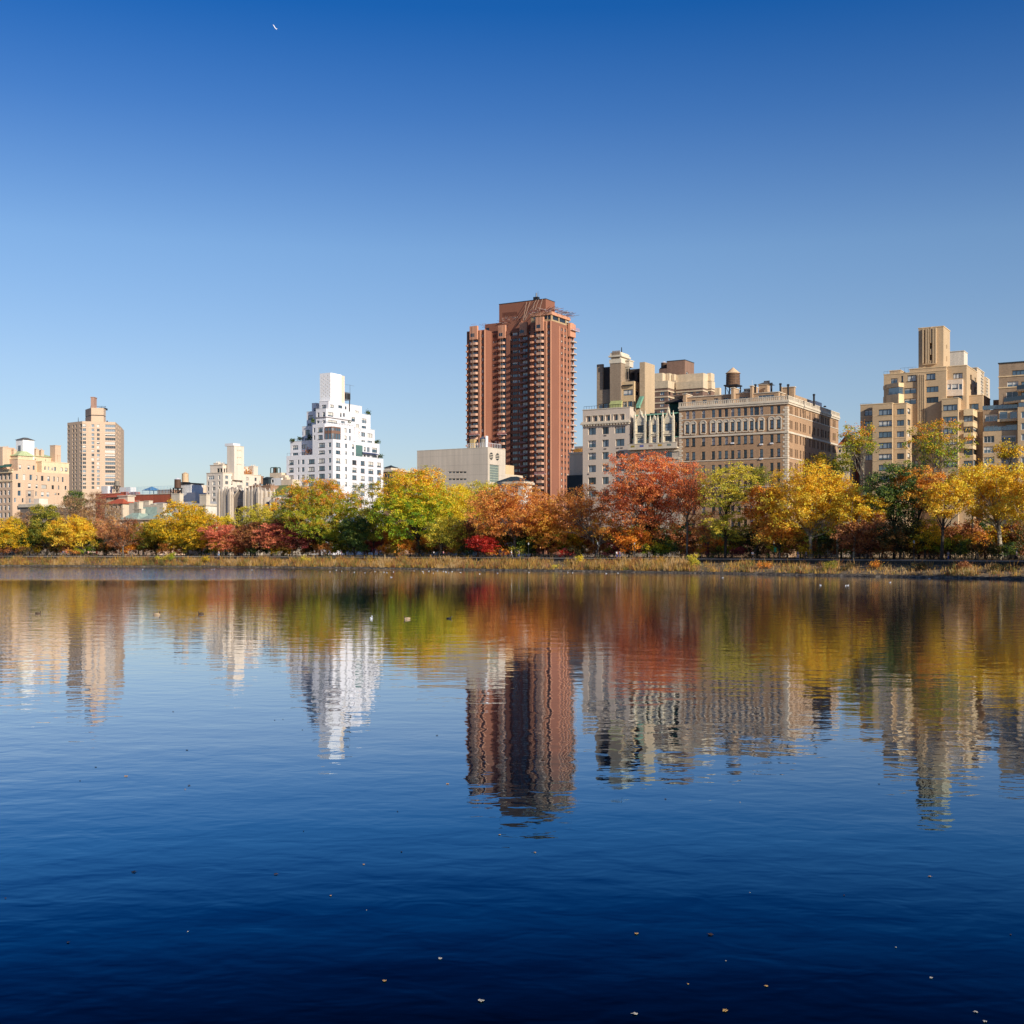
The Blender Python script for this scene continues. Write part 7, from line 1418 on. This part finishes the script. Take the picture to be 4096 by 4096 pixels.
def lab(kind, pal, px, form):
    zone = next((n_ for lim, n_ in ZONES if px < lim), ZONES[-1][1]); key = (kind, pal, zone); cnt[key] = cnt.get(key, 0)+1
    return form % (names[pal], zone)+', '+ORD[cnt[key]-1]+' from left'
while px < 4300:
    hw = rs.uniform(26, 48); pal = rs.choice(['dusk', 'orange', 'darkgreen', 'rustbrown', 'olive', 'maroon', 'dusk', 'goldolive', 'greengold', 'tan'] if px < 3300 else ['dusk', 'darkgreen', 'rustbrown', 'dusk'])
    yt = rs.uniform(2158, 2190) if px < 3300 else rs.uniform(2140, 2180)
    shrub(px, yt, 2225, hw, 10.5+rs.uniform(8, 20), pal, lab('s', pal, px, '%s undergrowth shrub by %s'), 1.2, group='shrubs in the undergrowth behind the running path', leaf=.32); px += hw*.8; i += 1
px = -40
while px < 4200:                               # second rank of park trees, towards the avenue
    hw = rs.uniform(52, 80); pal = rs.choice(['dusk', 'rustbrown', 'olive', 'darkgreen', 'goldolive', 'orange'] if px < 3300 else ['dusk', 'darkgreen', 'rustbrown', 'goldolive'])
    T(px, rs.uniform(2065, 2115), 2222, hw, rs.uniform(24, 36), pal, lab('t', pal, px, 'background %s tree behind %s'), 1.0, group='second rank of low park trees', leaf=.42, r0=.3); px += hw*1.0
B_ = 'shrub'
shrub(2775, 2213, 2285, 26, 5.0, 'yellowgreen', 'bright lime green bush on the bank at the water edge', 1.6, 'bush', .24, z0=1.0)
shrub(655, 2222, 2262, 34, 6.5, 'yellowgreen', 'broad yellow green bush on the left part of the bank', 1.3, 'bush', .22, z0=1.5)
shrub(688, 2208, 2258, 14, 6.5, 'greengold', 'upright green bush beside the broad yellow green one', 1.6, 'bush', .22, z0=1.5)
shrub(822, 2222, 2255, 20, 6.0, 'goldolive', 'olive bush on the bank below the coral trees', 1.2, 'bush', .22, z0=1.5)
shrub(1212, 2220, 2262, 12, 5.5, 'yellowgreen', 'small lime green plant on the bank under the maroon tree', 1.4, 'bush', .2, z0=1.3)
shrub(1238, 2230, 2262, 9, 5.5, 'yellowgreen', 'smaller lime green plant just right of its lime neighbour', 1.4, 'bush', .2, z0=1.3)
shrub(2318, 2220, 2262, 14, 7.0, 'yellow', 'yellow bush on the bank below the orange limbs', 1.3, 'bush', .2, z0=1.7)
shrub(2225, 2262, 2290, 22, 3.5, 'yellowgreen', 'low yellow green bush close to the water mid shore', 1.2, 'bush', .2, z0=.8)
shrub(3060, 2250, 2290, 42, 6, 'orange', 'long low orange bush on the bank right of centre', 1.0, 'bush', .22, z0=1.2)
shrub(3320, 2242, 2298, 32, 5, 'olive', 'olive bush on the shaded right bank', 1.2, 'bush', .22, z0=1.0)
shrub(3385, 2258, 2300, 26, 5, 'dusk', 'dusky bush next to the olive bush on the right bank', 1.2, 'bush', .22, z0=1.0)
shrub(3500, 2242, 2280, 20, 6, 'orange', 'orange bush on the right bank in a patch of sun', .9, 'bush', .22, z0=1.4)
shrub(3680, 2248, 2300, 46, 6, 'dusk', 'wide dusky bush on the shaded bank left of the tall dark trunk', 1.2, 'bush', .24, z0=1.2)
shrub(3850, 2245, 2295, 44, 6, 'rustbrown', 'rust brown bush on the shaded bank right of the tall dark trunk', 1.1, 'bush', .24, z0=1.2)
shrub(4000, 2255, 2300, 50, 6, 'dusk', 'dusky low bush on the shaded bank near the right edge', 1.1, 'bush', .24, z0=1.2)
shrub(2265, 2200, 2235, 40, 18, 'red', 'low crimson hedge behind the running path', 1.2, 'shrub', .24)
shrub(2420, 2204, 2235, 34, 18, 'maroon', 'low maroon hedge right of the crimson one', 1.2, 'shrub', .24)
# dry grass and weeds of the bank: nobody could count them
n = 130000; nt_ = 9000; tc_ = rng.integers(0, nt_, n); pxs = rng.uniform(-400, 4500, nt_)[tc_]; dd = rng.uniform(.9, 10.0, nt_)[tc_]; th = np.clip(rng.lognormal(-.30, .5, nt_), .2, 2.4)[tc_]; tcol = rng.uniform(-.9, .9, nt_)[tc_]; jx = rng.normal(size=n)*.28; jy = rng.normal(size=n)*.28
L1 = np.array([[p.x, p.y] for p in shore]); idx = (pxs+2500)/100; i0 = idx.astype(int); fr = (idx-i0)[:, None]; base = L1[i0]*(1-fr)+L1[i0+1]*fr
tan_ = L1[i0+1]-L1[i0]; tan_ /= np.linalg.norm(tan_, axis=1)[:, None]; nrm = np.stack([-tan_[:, 1], tan_[:, 0]], 1)
def vnoise(x, sd):
    r = np.random.default_rng(sd).uniform(0, 1, 400); xi = np.floor(x).astype(int) % 399; f = x-np.floor(x); f = f*f*(3-2*f); return r[xi]*(1-f)+r[xi+1]*f
den = vnoise(pxs/38+dd*.35, 3)*.6+vnoise(pxs/120, 4)*.4; den = np.where(pxs > 3000, den*.75, den+.1); keep = rng.uniform(0, 1, n) < np.clip((den-.30)*2.3, .05, 1); pxs, dd, base, nrm, den, th, tcol, jx, jy = (q[keep] for q in (pxs, dd, base, nrm, den, th, tcol, jx, jy)); n = len(pxs)
pos = base+nrm*dd[:, None]; pos[:, 0] += jx; pos[:, 1] += jy; zz = np.interp(dd, [1.7, 4.5, 7.5, 10.2], [.5, 1.1, 1.75, 2.3]); hh = rng.uniform(.3, .9, n)*(.6+1.1*den); hh = np.clip(hh*th*np.where(pxs > 2900, .8, 1), .12, 1.8)
lean = np.stack([jx, jy], 1)*.7+rng.normal(size=(n, 2))*.16; w = rng.uniform(.03, .09, n); ang = rng.uniform(0, math.pi, n); wx, wy = np.cos(ang)*w, np.sin(ang)*w*.6
V = np.zeros((n, 4, 3), np.float32); V[:, 0, 0] = pos[:, 0]-wx; V[:, 0, 1] = pos[:, 1]-wy; V[:, 0, 2] = zz-.1; V[:, 1, 0] = pos[:, 0]+wx; V[:, 1, 1] = pos[:, 1]+wy; V[:, 1, 2] = zz-.1
V[:, 2, 0] = pos[:, 0]+lean[:, 0]*hh+wx*.35; V[:, 2, 1] = pos[:, 1]+lean[:, 1]*hh; V[:, 2, 2] = zz+hh; V[:, 3, 0] = pos[:, 0]+lean[:, 0]*hh-wx*.35; V[:, 3, 1] = pos[:, 1]+lean[:, 1]*hh; V[:, 3, 2] = zz+hh*.97
me = bpy.data.meshes.new('dry_grass'); me.vertices.add(4*n); me.vertices.foreach_set('co', V.ravel()); me.loops.add(4*n); me.polygons.add(n); me.loops.foreach_set('vertex_index', np.arange(4*n, dtype=np.int32)); me.polygons.foreach_set('loop_start', np.arange(0, 4*n, 4, dtype=np.int32)); me.update(calc_edges=True)
GC = np.array([s2l(c) for c in ((208, 176, 120), (186, 152, 98), (168, 126, 74), (196, 150, 66), (132, 124, 60), (156, 98, 60), (96, 92, 46))]); gsel = (vnoise(pxs/26+dd*.2, 9)*3.99+1.5+tcol*1.9+rng.uniform(-.4, .4, n)).astype(int)
at = me.attributes.new('leaf_colour', 'FLOAT_COLOR', 'FACE'); c4 = np.ones((n, 4), np.float32); c4[:, :3] = GC[np.clip(gsel, 0, 6)]*rng.uniform(.8, 1.25, (n, 1)); at.data.foreach_set('color', c4.ravel()); me.materials.append(LEAF)
o = bpy.data.objects.new('dry_grass', me); COL.objects.link(o); tag(o, kind='stuff')
# ================================================================ FENCE, LAMPS, PEOPLE, BIRDS, LEAVES, AEROPLANE
def along(px, d):                              # point d metres inland of the water's edge at column px (approximately)
    Y = shoreY(px); i = min(len(shore)-2, max(1, int((px+2500)/100))); t = (shore[i+1]-shore[i-1]); t.z = 0; t.normalize(); return wpt(px, Y)+Vector((-t.y, t.x, 0))*d, math.atan2(t.y, t.x)
fl = offs(shore, 10.3); fe = empty('iron_fence', (fl[30].x, fl[30].y, 3.22)); tag(fe, 'low black iron fence running along the water side of the path', 'fence'); org = fe.location
pk = MB(); rl = MB(); ps = MB()
for i in range(18, 90):
    a, b = Vector((fl[i].x, fl[i].y, 3.22))-org, Vector((fl[i+1].x, fl[i+1].y, 3.22))-org; d = b-a; n_ = max(2, int(d.length/.42))
    for z in (.12, .62, 1.08): rl.tube([a+Vector((0, 0, z)), b+Vector((0, 0, z))], [.022, .022], 4)
    for k in range(n_):
        p = a+d*k/n_
        pk.add([(p.x-.012, p.y, p.z), (p.x+.012, p.y, p.z), (p.x+.012, p.y, p.z+1.12), (p.x-.012, p.y, p.z+1.12)], [(0, 1, 2, 3)])
rl.build('rails', IRON, fe); tag(pk.build('pickets', IRON, fe), kind='stuff')
me = None
for i in range(18, 90):
    if me is None: mb = MB(); mb.box(-.05, .05, -.05, .05, 0, 1.25); mb.cone(0, 0, 1.251, 1.38, .06, .01, 6); me = mb.mesh('post', [IRON])
    o = bpy.data.objects.new('post', me); COL.objects.link(o); o.parent = fe; o.location = Vector((fl[i].x, fl[i].y, 3.22))-org
# lamp posts
def lamp(px, off, label):
    p, r = along(px, off); t = empty('lamp_post', (p.x, p.y, G0-.05), r); tag(t, label, 'lamp post', 'park lamp posts along the path')
    m = MB(); m.cone(0, 0, 0, .5, .16, .12, 10); m.cone(0, 0, .501, 3.3, .075, .05, 8); m.build('pole', IRON, t)
    m = MB(); m.cone(0, 0, 3.301, 3.75, .13, .2, 10); m.cone(0, 0, 3.751, 3.9, .2, .05, 10); m.build('lantern', pbr('frosted_lantern', (.42, .43, .42), .4), t); return t
lp = lamp(2957, 12.5, 'lamp post with a small green banner in front of the lime yellow trees'); m = MB(); m.box(.05, .62, -.02, .02, 1.45, 2.5); m.build('banner', pbr('green_banner', (.02, .22, .10), .6), lp)
lamp(2263, 14, 'lamp post right of the huge tan oak'); lamp(2420, 12.5, 'lamp post left of the tallest scarlet tree'); lamp(3512, 13, 'lamp post in the dusky shade on the right'); lamp(1965, 15, 'lamp post beside the vivid red maple')
# a dedication boulder
p, r = along(437, 12); m = MB(); m.cone(0, 0, 0, .55, .75, .7, 9); m.cone(0, 0, .551, 1.05, .7, .35, 9); o = m.build('boulder', M_STONE, None, (p.x, p.y, G0-.05)); tag(o, 'pale rounded boulder beside the path under the reddish bare tree', 'boulder')
# people: one continuous skinned body, clothes as children
SKIN = pbr('skin', (.50, .30, .20), .6)
def skin_mesh(name, pts, edges, mat, parent, root=0):
    me = bpy.data.meshes.new(name); me.from_pydata([p[:3] for p in pts], edges, []); me.materials.append(mat); o = bpy.data.objects.new(name, me); COL.objects.link(o); o.parent = parent
    md = o.modifiers.new('skin', 'SKIN'); 
    if not me.skin_vertices: me.skin_vertices.new()
    for i, p in enumerate(pts): me.skin_vertices[0].data[i].radius = (p[3], p[4] if len(p) > 4 else p[3]); me.skin_vertices[0].data[i].use_root = (i == root)
    sb = o.modifiers.new('sub', 'SUBSURF'); sb.levels = 1; sb.render_levels = 1; return o
def person(px, off, rz, top, bot, label, pose='walk', hair=(.04, .025, .015), h=1.74, cap=None):
    p, r = along(px, off); t = empty('person', (p.x, p.y, G0-.05), r+R(rz)); tag(t, label, 'person', 'people on the running path'); t.scale = (h/1.75,)*3
    st = {'walk': .24, 'run': .42, 'stand': .06}[pose]; lift = .22 if pose == 'run' else .02
    B = [(0, 0, .95, .13, .10), (0, 0, 1.18, .14, .10), (0, 0, 1.42, .17, .10), (0, 0, 1.50, .065), (0, .0, 1.60, .085, .10), (.01, 0, 1.70, .085, .095),
         (st*.5, .09, .52, .062), (st*.9-.05, .09, .08, .042), (st*.9+.10, .09, .04, .035), (-st*.4, -.09, .52+lift*.3, .062), (-st*1.1, -.09, .10+lift, .042), (-st*1.1+.12, -.09, .05+lift*.6, .035),
         (0, .20, 1.42, .055), (-st*.5-.03, .25, 1.14, .042), (.08-st*.1, .24, .93 if pose != 'run' else 1.10, .032), (.15, .23, .86 if pose != 'run' else 1.12, .03),
         (0, -.20, 1.42, .055), (st*.3, -.25, 1.14, .042), (.22+st*.2, -.23, .95 if pose != 'run' else 1.18, .032), (.28+st*.2, -.22, .92 if pose != 'run' else 1.22, .03)]
    E = [(0, 1), (1, 2), (2, 3), (3, 4), (4, 5), (0, 6), (6, 7), (7, 8), (0, 9), (9, 10), (10, 11), (2, 12), (12, 13), (13, 14), (14, 15), (2, 16), (16, 17), (17, 18), (18, 19)]
    skin_mesh('body', B, E, SKIN, t)
    g = .022; S_ = [(x, y, z, rr_[0]+g, (rr_[1] if len(rr_) > 1 else rr_[0])+g) for x, y, z, *rr_ in B]
    skin_mesh('shirt', [S_[i] for i in (0, 1, 2, 12, 13, 16, 17)], [(0, 1), (1, 2), (2, 3), (3, 4), (2, 5), (5, 6)], top, t)
    skin_mesh('trousers', [(0, 0, .98, .15, .12), S_[6], (S_[7][0], S_[7][1], S_[7][2]+.06, .062), S_[9], (S_[10][0], S_[10][1], S_[10][2]+.06, .062)], [(0, 1), (1, 2), (0, 3), (3, 4)], bot, t)
    m = MB(); m.cone(-.01, 0, 1.66, 1.79, .105, .06, 10); m.build('cap' if cap else 'hair', pbr('cap_cloth', cap, .8) if cap else pbr('hair_%d' % int(hair[0]*100), hair, .6), t); return t
def cl(n_, c): return pbr('cloth_'+n_, s2l(c), .85)
WHT, BLU, BLK, GRY, RED, PNK, LBL, GRN = cl('white', (232, 232, 236)), cl('blue', (50, 80, 150)), cl('black', (28, 28, 32)), cl('grey', (120, 122, 128)), cl('red', (190, 50, 50)), cl('pink', (220, 130, 150)), cl('light_blue', (130, 160, 200)), cl('green', (60, 90, 60))
person(792, 12, 185, WHT, LBL, 'person in white top and pale trousers walking left in front of the big gold tree')
person(158, 12, 5, BLU, BLK, 'person in blue walking under the tall olive tree at the left', hair=(.2, .12, .05)); person(168, 12.4, 5, RED, BLK, 'person in a red top beside the one in blue at the left')
person(253, 13, 180, PNK, BLK, 'person in pink walking below the bright orange gold tree'); person(560, 13, 10, BLK, GRY, 'person in black below the small olive and rust tree')
person(1193, 12.5, 5, GRY, BLK, 'person in grey walking under the dark maroon tree'); person(1204, 12.9, 5, BLU, BLK, 'person in blue jacket close behind the one in grey'); person(1241, 12.2, 180, WHT, BLK, 'person in white top heading left under the very big rusty topped tree'); person(1252, 12.8, 180, PNK, BLU, 'person in pink top next to the one in white heading left')
person(1619, 12, 170, WHT, BLK, 'person in white under the left side of the largest maple'); person(1634, 12.5, 175, GRN, BLK, 'person in green jacket under the largest maple'); person(1660, 11.8, 10, PNK, BLK, 'runner in a pink top passing the trunk of the largest maple', 'run'); 
person(1928, 11.8, 8, WHT, cl('grey', (120, 122, 128)), 'runner in a white shirt and cap in front of the vivid red maple', 'run', cap=(.7, .7, .7)); person(1950, 12.6, 0, BLK, BLU, 'person in black in the shade right of the white shirted runner')
person(2356, 12, 175, WHT, BLU, 'person in white and blue standing left of the two near the crimson hedge', 'stand'); person(2367, 12.2, 10, BLU, BLU, 'person in blue standing at the right of the pair near the crimson hedge', 'stand'); person(2352, 12.8, 90, RED, BLK, 'person in red behind the pair near the crimson hedge', 'stand')
person(2881, 12, 100, WHT, BLK, 'person in a white shirt raising an arm beside the leaning dark trunk', 'stand'); person(3055, 12, 5, BLU, LBL, 'person in blue jeans walking at the foot of the orange gold trees'); person(3083, 12.4, 178, GRY, BLK, 'person in grey striding at the foot of the giant golden sycamore', 'run')
person(3656, 12, 90, GRY, BLU, 'person in grey blue in the shade left of the tall dark trunk', 'stand'); person(3941, 12, 180, GRY, BLK, 'person in grey with dark cap walking left of the forked pale trunk', cap=(.02, .02, .02))
# birds on the water
FEA = {'brown': pbr('brown_feathers', (.10, .065, .04), .7), 'white': pbr('white_feathers', (.60, .60, .59), .7), 'black': pbr('black_feathers', (.015, .015, .018), .6), 'tan': pbr('buff_feathers', (.42, .30, .18), .7), 'grey': pbr('grey_feathers', (.30, .31, .33), .7)}
BILL = pbr('bill', (.45, .28, .04), .5)
def bird_parts(t, kind, s=1.0):
    bc, hc = {'duck': ('brown', 'brown'), 'pale_duck': ('tan', 'brown'), 'coot': ('black', 'black'), 'gull': ('white', 'white')}[kind]
    m = MB(); prof = [(-.30, .02, .10), (-.24, .07, .09), (-.12, .115, .07), (.04, .125, .06), (.16, .10, .07), (.23, .05, .10)]
    m.tube([(x*s, 0, z*s) for x, r_, z in prof], [r_*s for x, r_, z in prof], 10); b = m.build('body', FEA[bc], t, smooth=True)
    m = MB(); m.tube([(.17*s, 0, .10*s), (.21*s, 0, .20*s), (.22*s, 0, .26*s), (.27*s, 0, .265*s)], [.05*s, .038*s, .052*s, .03*s], 8); hd = m.build('head', FEA[hc], t, smooth=True)
    m = MB(); m.tube([(.29*s, 0, .262*s), (.36*s, 0, .25*s)], [.02*s, .008*s], 6); m.build('bill', BILL if kind != 'coot' else FEA['white'], hd)
    for sg in (-1, 1):
        m = MB(); m.tube([(.10*s, sg*.09*s, .10*s), (-.08*s, sg*.10*s, .12*s), (-.28*s, sg*.05*s, .15*s)], [.045*s, .055*s, .01*s], 7); m.build('wing', FEA['grey' if kind == 'gull' else bc], t, smooth=True)
def bird(px, py, kind, rz, label, group, cat='duck', s=.8, src=None):
    Y = CH*F/(py-YH); X = (px-2048)/F*Y
    if src is None: t = empty('gull' if kind == 'gull' else 'duck', (X, Y, -.02), R(rz)); bird_parts(t, kind, s*(1 if s < .7 else .85))
    else: t = copy_tree(src); t.location = (X, Y, -.02); t.rotation_euler = (0, 0, R(rz))
    tag(t, label, cat, group); return t
G1 = 'ducks on the open water'
bird(153, 2455, 'duck', 20, 'brown duck swimming alone at the far left', G1, s=.95); bird(628, 2460, 'pale_duck', 10, 'larger pale backed duck left of the small dark duck', G1, s=1.2); bird(803, 2456, 'duck', 190, 'small dark duck right of the pale backed duck', G1, s=1.0)
gl0 = bird(1485, 2475, 'gull', 80, 'white gull floating in the reflection of the white tower', 'gulls on the lake', 'gull', 1.0); bird(1628, 2477, 'pale_duck', 200, 'tan duck between the white gull and the black coot', G1, s=1.05); bird(1796, 2475, 'coot', 10, 'small black coot right of the tan duck', G1, 'coot', s=.8)
rr = random.Random(8)
gp = [(1320, 2287), (1345, 2281), (1367, 2285), (1417, 2289), (1460, 2291), (1500, 2286), (1536, 2289), (1547, 2291), (1574, 2288), (1656, 2284), (1691, 2286), (1694, 2292), (1715, 2285), (1733, 2293), (1750, 2284), (1773, 2286), (1782, 2286), (1785, 2289), (1795, 2291), (1808, 2287), (1842, 2290), (1919, 2296), (1990, 2293), (2116, 2290), (2271, 2290), (2291, 2291), (2425, 2294), (2472, 2291), (848, 2278), (857, 2277), (1008, 2280), (570, 2278), (1565, 2309), (3282, 2341), (3383, 2343), (3392, 2342), (3718, 2314), (3560, 2330), (2890, 2311)]
gs = bird(gp[0][0], gp[0][1], 'gull', 40, 'x', 'x', 'gull', .62)
seg = [(1000, 'near the far left shore'), (1480, 'near shore below the rusty topped tree'), (1700, 'near shore below the largest maple'), (1900, 'near shore below the vivid red maple'), (2300, 'below the huge tan oak'), (2900, 'below the scarlet tree'), (4100, 'in the dark water on the right')]; gc = {}
ORDW = ORD
for i, (x, y) in enumerate(sorted(gp)):
    z = next(n_ for l_, n_ in seg if x < l_); gc[z] = gc.get(z, 0)+1; lb = 'tiny white gull %s, %s from left' % (z, ORDW[gc[z]-1])
    y = max(y, YH+CH*F/shoreY(x)+4)
    if i == 0: Y = CH*F/(y-YH); gs.location = ((x-2048)/F*Y, Y, -.02); tag(gs, lb, 'gull', 'gulls resting along the far shore')
    else: bird(x, y, 'gull', rr.uniform(0, 360), lb, 'gulls resting along the far shore', 'gull', src=gs)
# fallen leaves drifting on the lake
LC = {'brown': pbr('wet_brown_leaf', (.05, .028, .015), .5), 'tan': pbr('tan_leaf', (.42, .24, .09), .6), 'gold': pbr('golden_leaf', (.46, .27, .08), .6), 'pale': pbr('pale_leaf', (.42, .37, .29), .6), 'dark': pbr('dark_leaf', (.012, .010, .010), .5)}
def leaf(px, py, kind, wpx, label):
    Y = CH*F/(py-YH); X = (px-2048)/F*Y; w = wpx/F*Y; r_ = random.Random(int(px*7+py)); N = 18; pts = []
    for k in range(N):
        a_ = 2*math.pi*k/N; rad = w*.5*(.55+.45*abs(math.cos(2.5*a_)))*r_.uniform(.8, 1.1); pts.append((rad*math.cos(a_), rad*math.sin(a_)*.9, .010+.05*w*r_.random()+.12*w*abs(math.sin(a_))*(.5+.5*math.cos(a_))))
    m = MB(); m.add([(0, 0, .012)]+pts+[(0, 0, .006)]+[(x, y, z-.006) for x, y, z in pts], [(0, 1+k, 1+(k+1) % N) for k in range(N)]+[(N+1, N+2+(k+1) % N, N+2+k) for k in range(N)]+[(1+k, N+2+k, N+2+(k+1) % N, 1+(k+1) % N) for k in range(N)])
    o = m.build('fallen_leaf', LC[kind], None, (X, Y, 0), r_.uniform(0, 6)); tag(o, label, 'leaf', 'fallen leaves drifting on the lake'); 
    st = MB(); st.tube([(w*.4, 0, .012), (w*.72, w*.1, .012+w*.03)], [w*.03, w*.015], 4); st.build('stalk', LC[kind], o)
ls = [(504, 3106, 'tan', 22), (740, 3158, 'tan', 9), (756, 3143, 'brown', 16), (383, 3069, 'dark', 12), (320, 3124, 'dark', 8), (748, 3001, 'dark', 15), (1099, 2881, 'dark', 8), (1132, 2878, 'dark', 6), (1210, 2920, 'dark', 8), (693, 2847, 'brown', 9), (1748, 2942, 'dark', 14), (1790, 3137, 'tan', 20), (1590, 3247, 'dark', 9), (1214, 3325, 'dark', 7), (1606, 3408, 'dark', 12), (1455, 3459, 'tan', 12), (1998, 3340, 'gold', 14), (535, 3489, 'dark', 26), (1322, 3584, 'tan', 12), (1103, 3498, 'brown', 20), (272, 3771, 'dark', 16), (751, 3728, 'pale', 7), (1760, 3836, 'pale', 22), (1538, 3925, 'tan', 24), (1924, 4005, 'pale', 38), (2545, 3736, 'gold', 24), (2842, 3740, 'brown', 30), (2140, 3411, 'tan', 12), (3516, 3137, 'dark', 10), (2662, 3197, 'brown', 12), (2960, 3210, 'pale', 7), (3376, 3582, 'brown', 10), (3718, 3507, 'tan', 16), (3583, 3791, 'pale', 10), (3724, 3913, 'pale', 18), (3903, 4050, 'pale', 20), (3065, 3946, 'gold', 18), (2752, 3938, 'gold', 9), (2540, 4058, 'pale', 30), (2900, 4045, 'gold', 32), (2903, 3845, 'pale', 8), (3940, 4088, 'pale', 24), (4042, 3740, 'brown', 10), (22, 3594, 'brown', 9), (1466, 3642, 'pale', 4), (3000, 3572, 'pale', 5)]
TN = {'tan': 'tan', 'brown': 'brown', 'dark': 'blackish', 'pale': 'pale grey', 'gold': 'golden'}; kc = {}
for (x, y, k, w_) in sorted(ls):
    zone = ('left' if x < 1100 else 'centre left' if x < 2048 else 'centre right' if x < 3000 else 'right'); row = ('just under the reflections' if y < 3250 else 'in mid water' if y < 3700 else 'in the dark foreground'); key = (k, zone, row); kc[key] = kc.get(key, 0)+1
    leaf(x, y, k, w_*.82, '%s fallen leaf floating %s at the %s, %s from left' % (TN[k], row, zone, ORD[kc[key]-1]))
# airliner high in the sky
Y = 5200; t = empty('airplane', ((1098-2048)/F*Y, Y, CH-(108-YH)/F*Y), 0); t.rotation_euler = (R(0), R(58), R(-8)); tag(t, 'tiny white airplane climbing steeply in the upper left of the sky', 'airplane'); WP = pbr('white_aircraft_paint', (.85, .85, .86), .35)
m = MB(); m.tube([(-13, 0, 0), (-12, 0, 0), (-9, 0, 0), (8, 0, .2), (12.5, 0, 1), (14, 0, 1.4)], [.3, 1.2, 1.9, 1.9, 1.0, .3], 12); m.build('fuselage', WP, t, smooth=True)
for sg in (-1, 1):
    m = MB(); m.add([(-3, sg*1.5, -.6), (3, sg*1.5, -.6), (7, sg*9, .2), (5, sg*9, .2), (-3, sg*1.5, -.9), (3, sg*1.5, -.9), (7, sg*9, .05), (5, sg*9, .05)], [(0, 1, 2, 3), (7, 6, 5, 4), (0, 3, 7, 4), (1, 5, 6, 2), (3, 2, 6, 7)]); m.build('wing', WP, t)
    m = MB(); m.add([(9, sg*.6, .8), (12.5, sg*.6, .8), (14, sg*5, 1.2), (12.5, sg*5, 1.2), (9, sg*.6, .6), (12.5, sg*.6, .6), (14, sg*5, 1.05), (12.5, sg*5, 1.05)], [(0, 1, 2, 3), (7, 6, 5, 4), (0, 3, 7, 4), (1, 5, 6, 2), (3, 2, 6, 7)]); m.build('tailplane', WP, t)
m = MB(); m.add([(8.5, -.15, 1.6), (12.5, -.15, 1.6), (15, -.15, 6), (12.8, -.15, 6), (8.5, .15, 1.6), (12.5, .15, 1.6), (15, .15, 6), (12.8, .15, 6)], [(0, 1, 2, 3), (7, 6, 5, 4), (0, 3, 7, 4), (1, 5, 6, 2), (3, 2, 6, 7)]); m.build('tail_fin', WP, t)
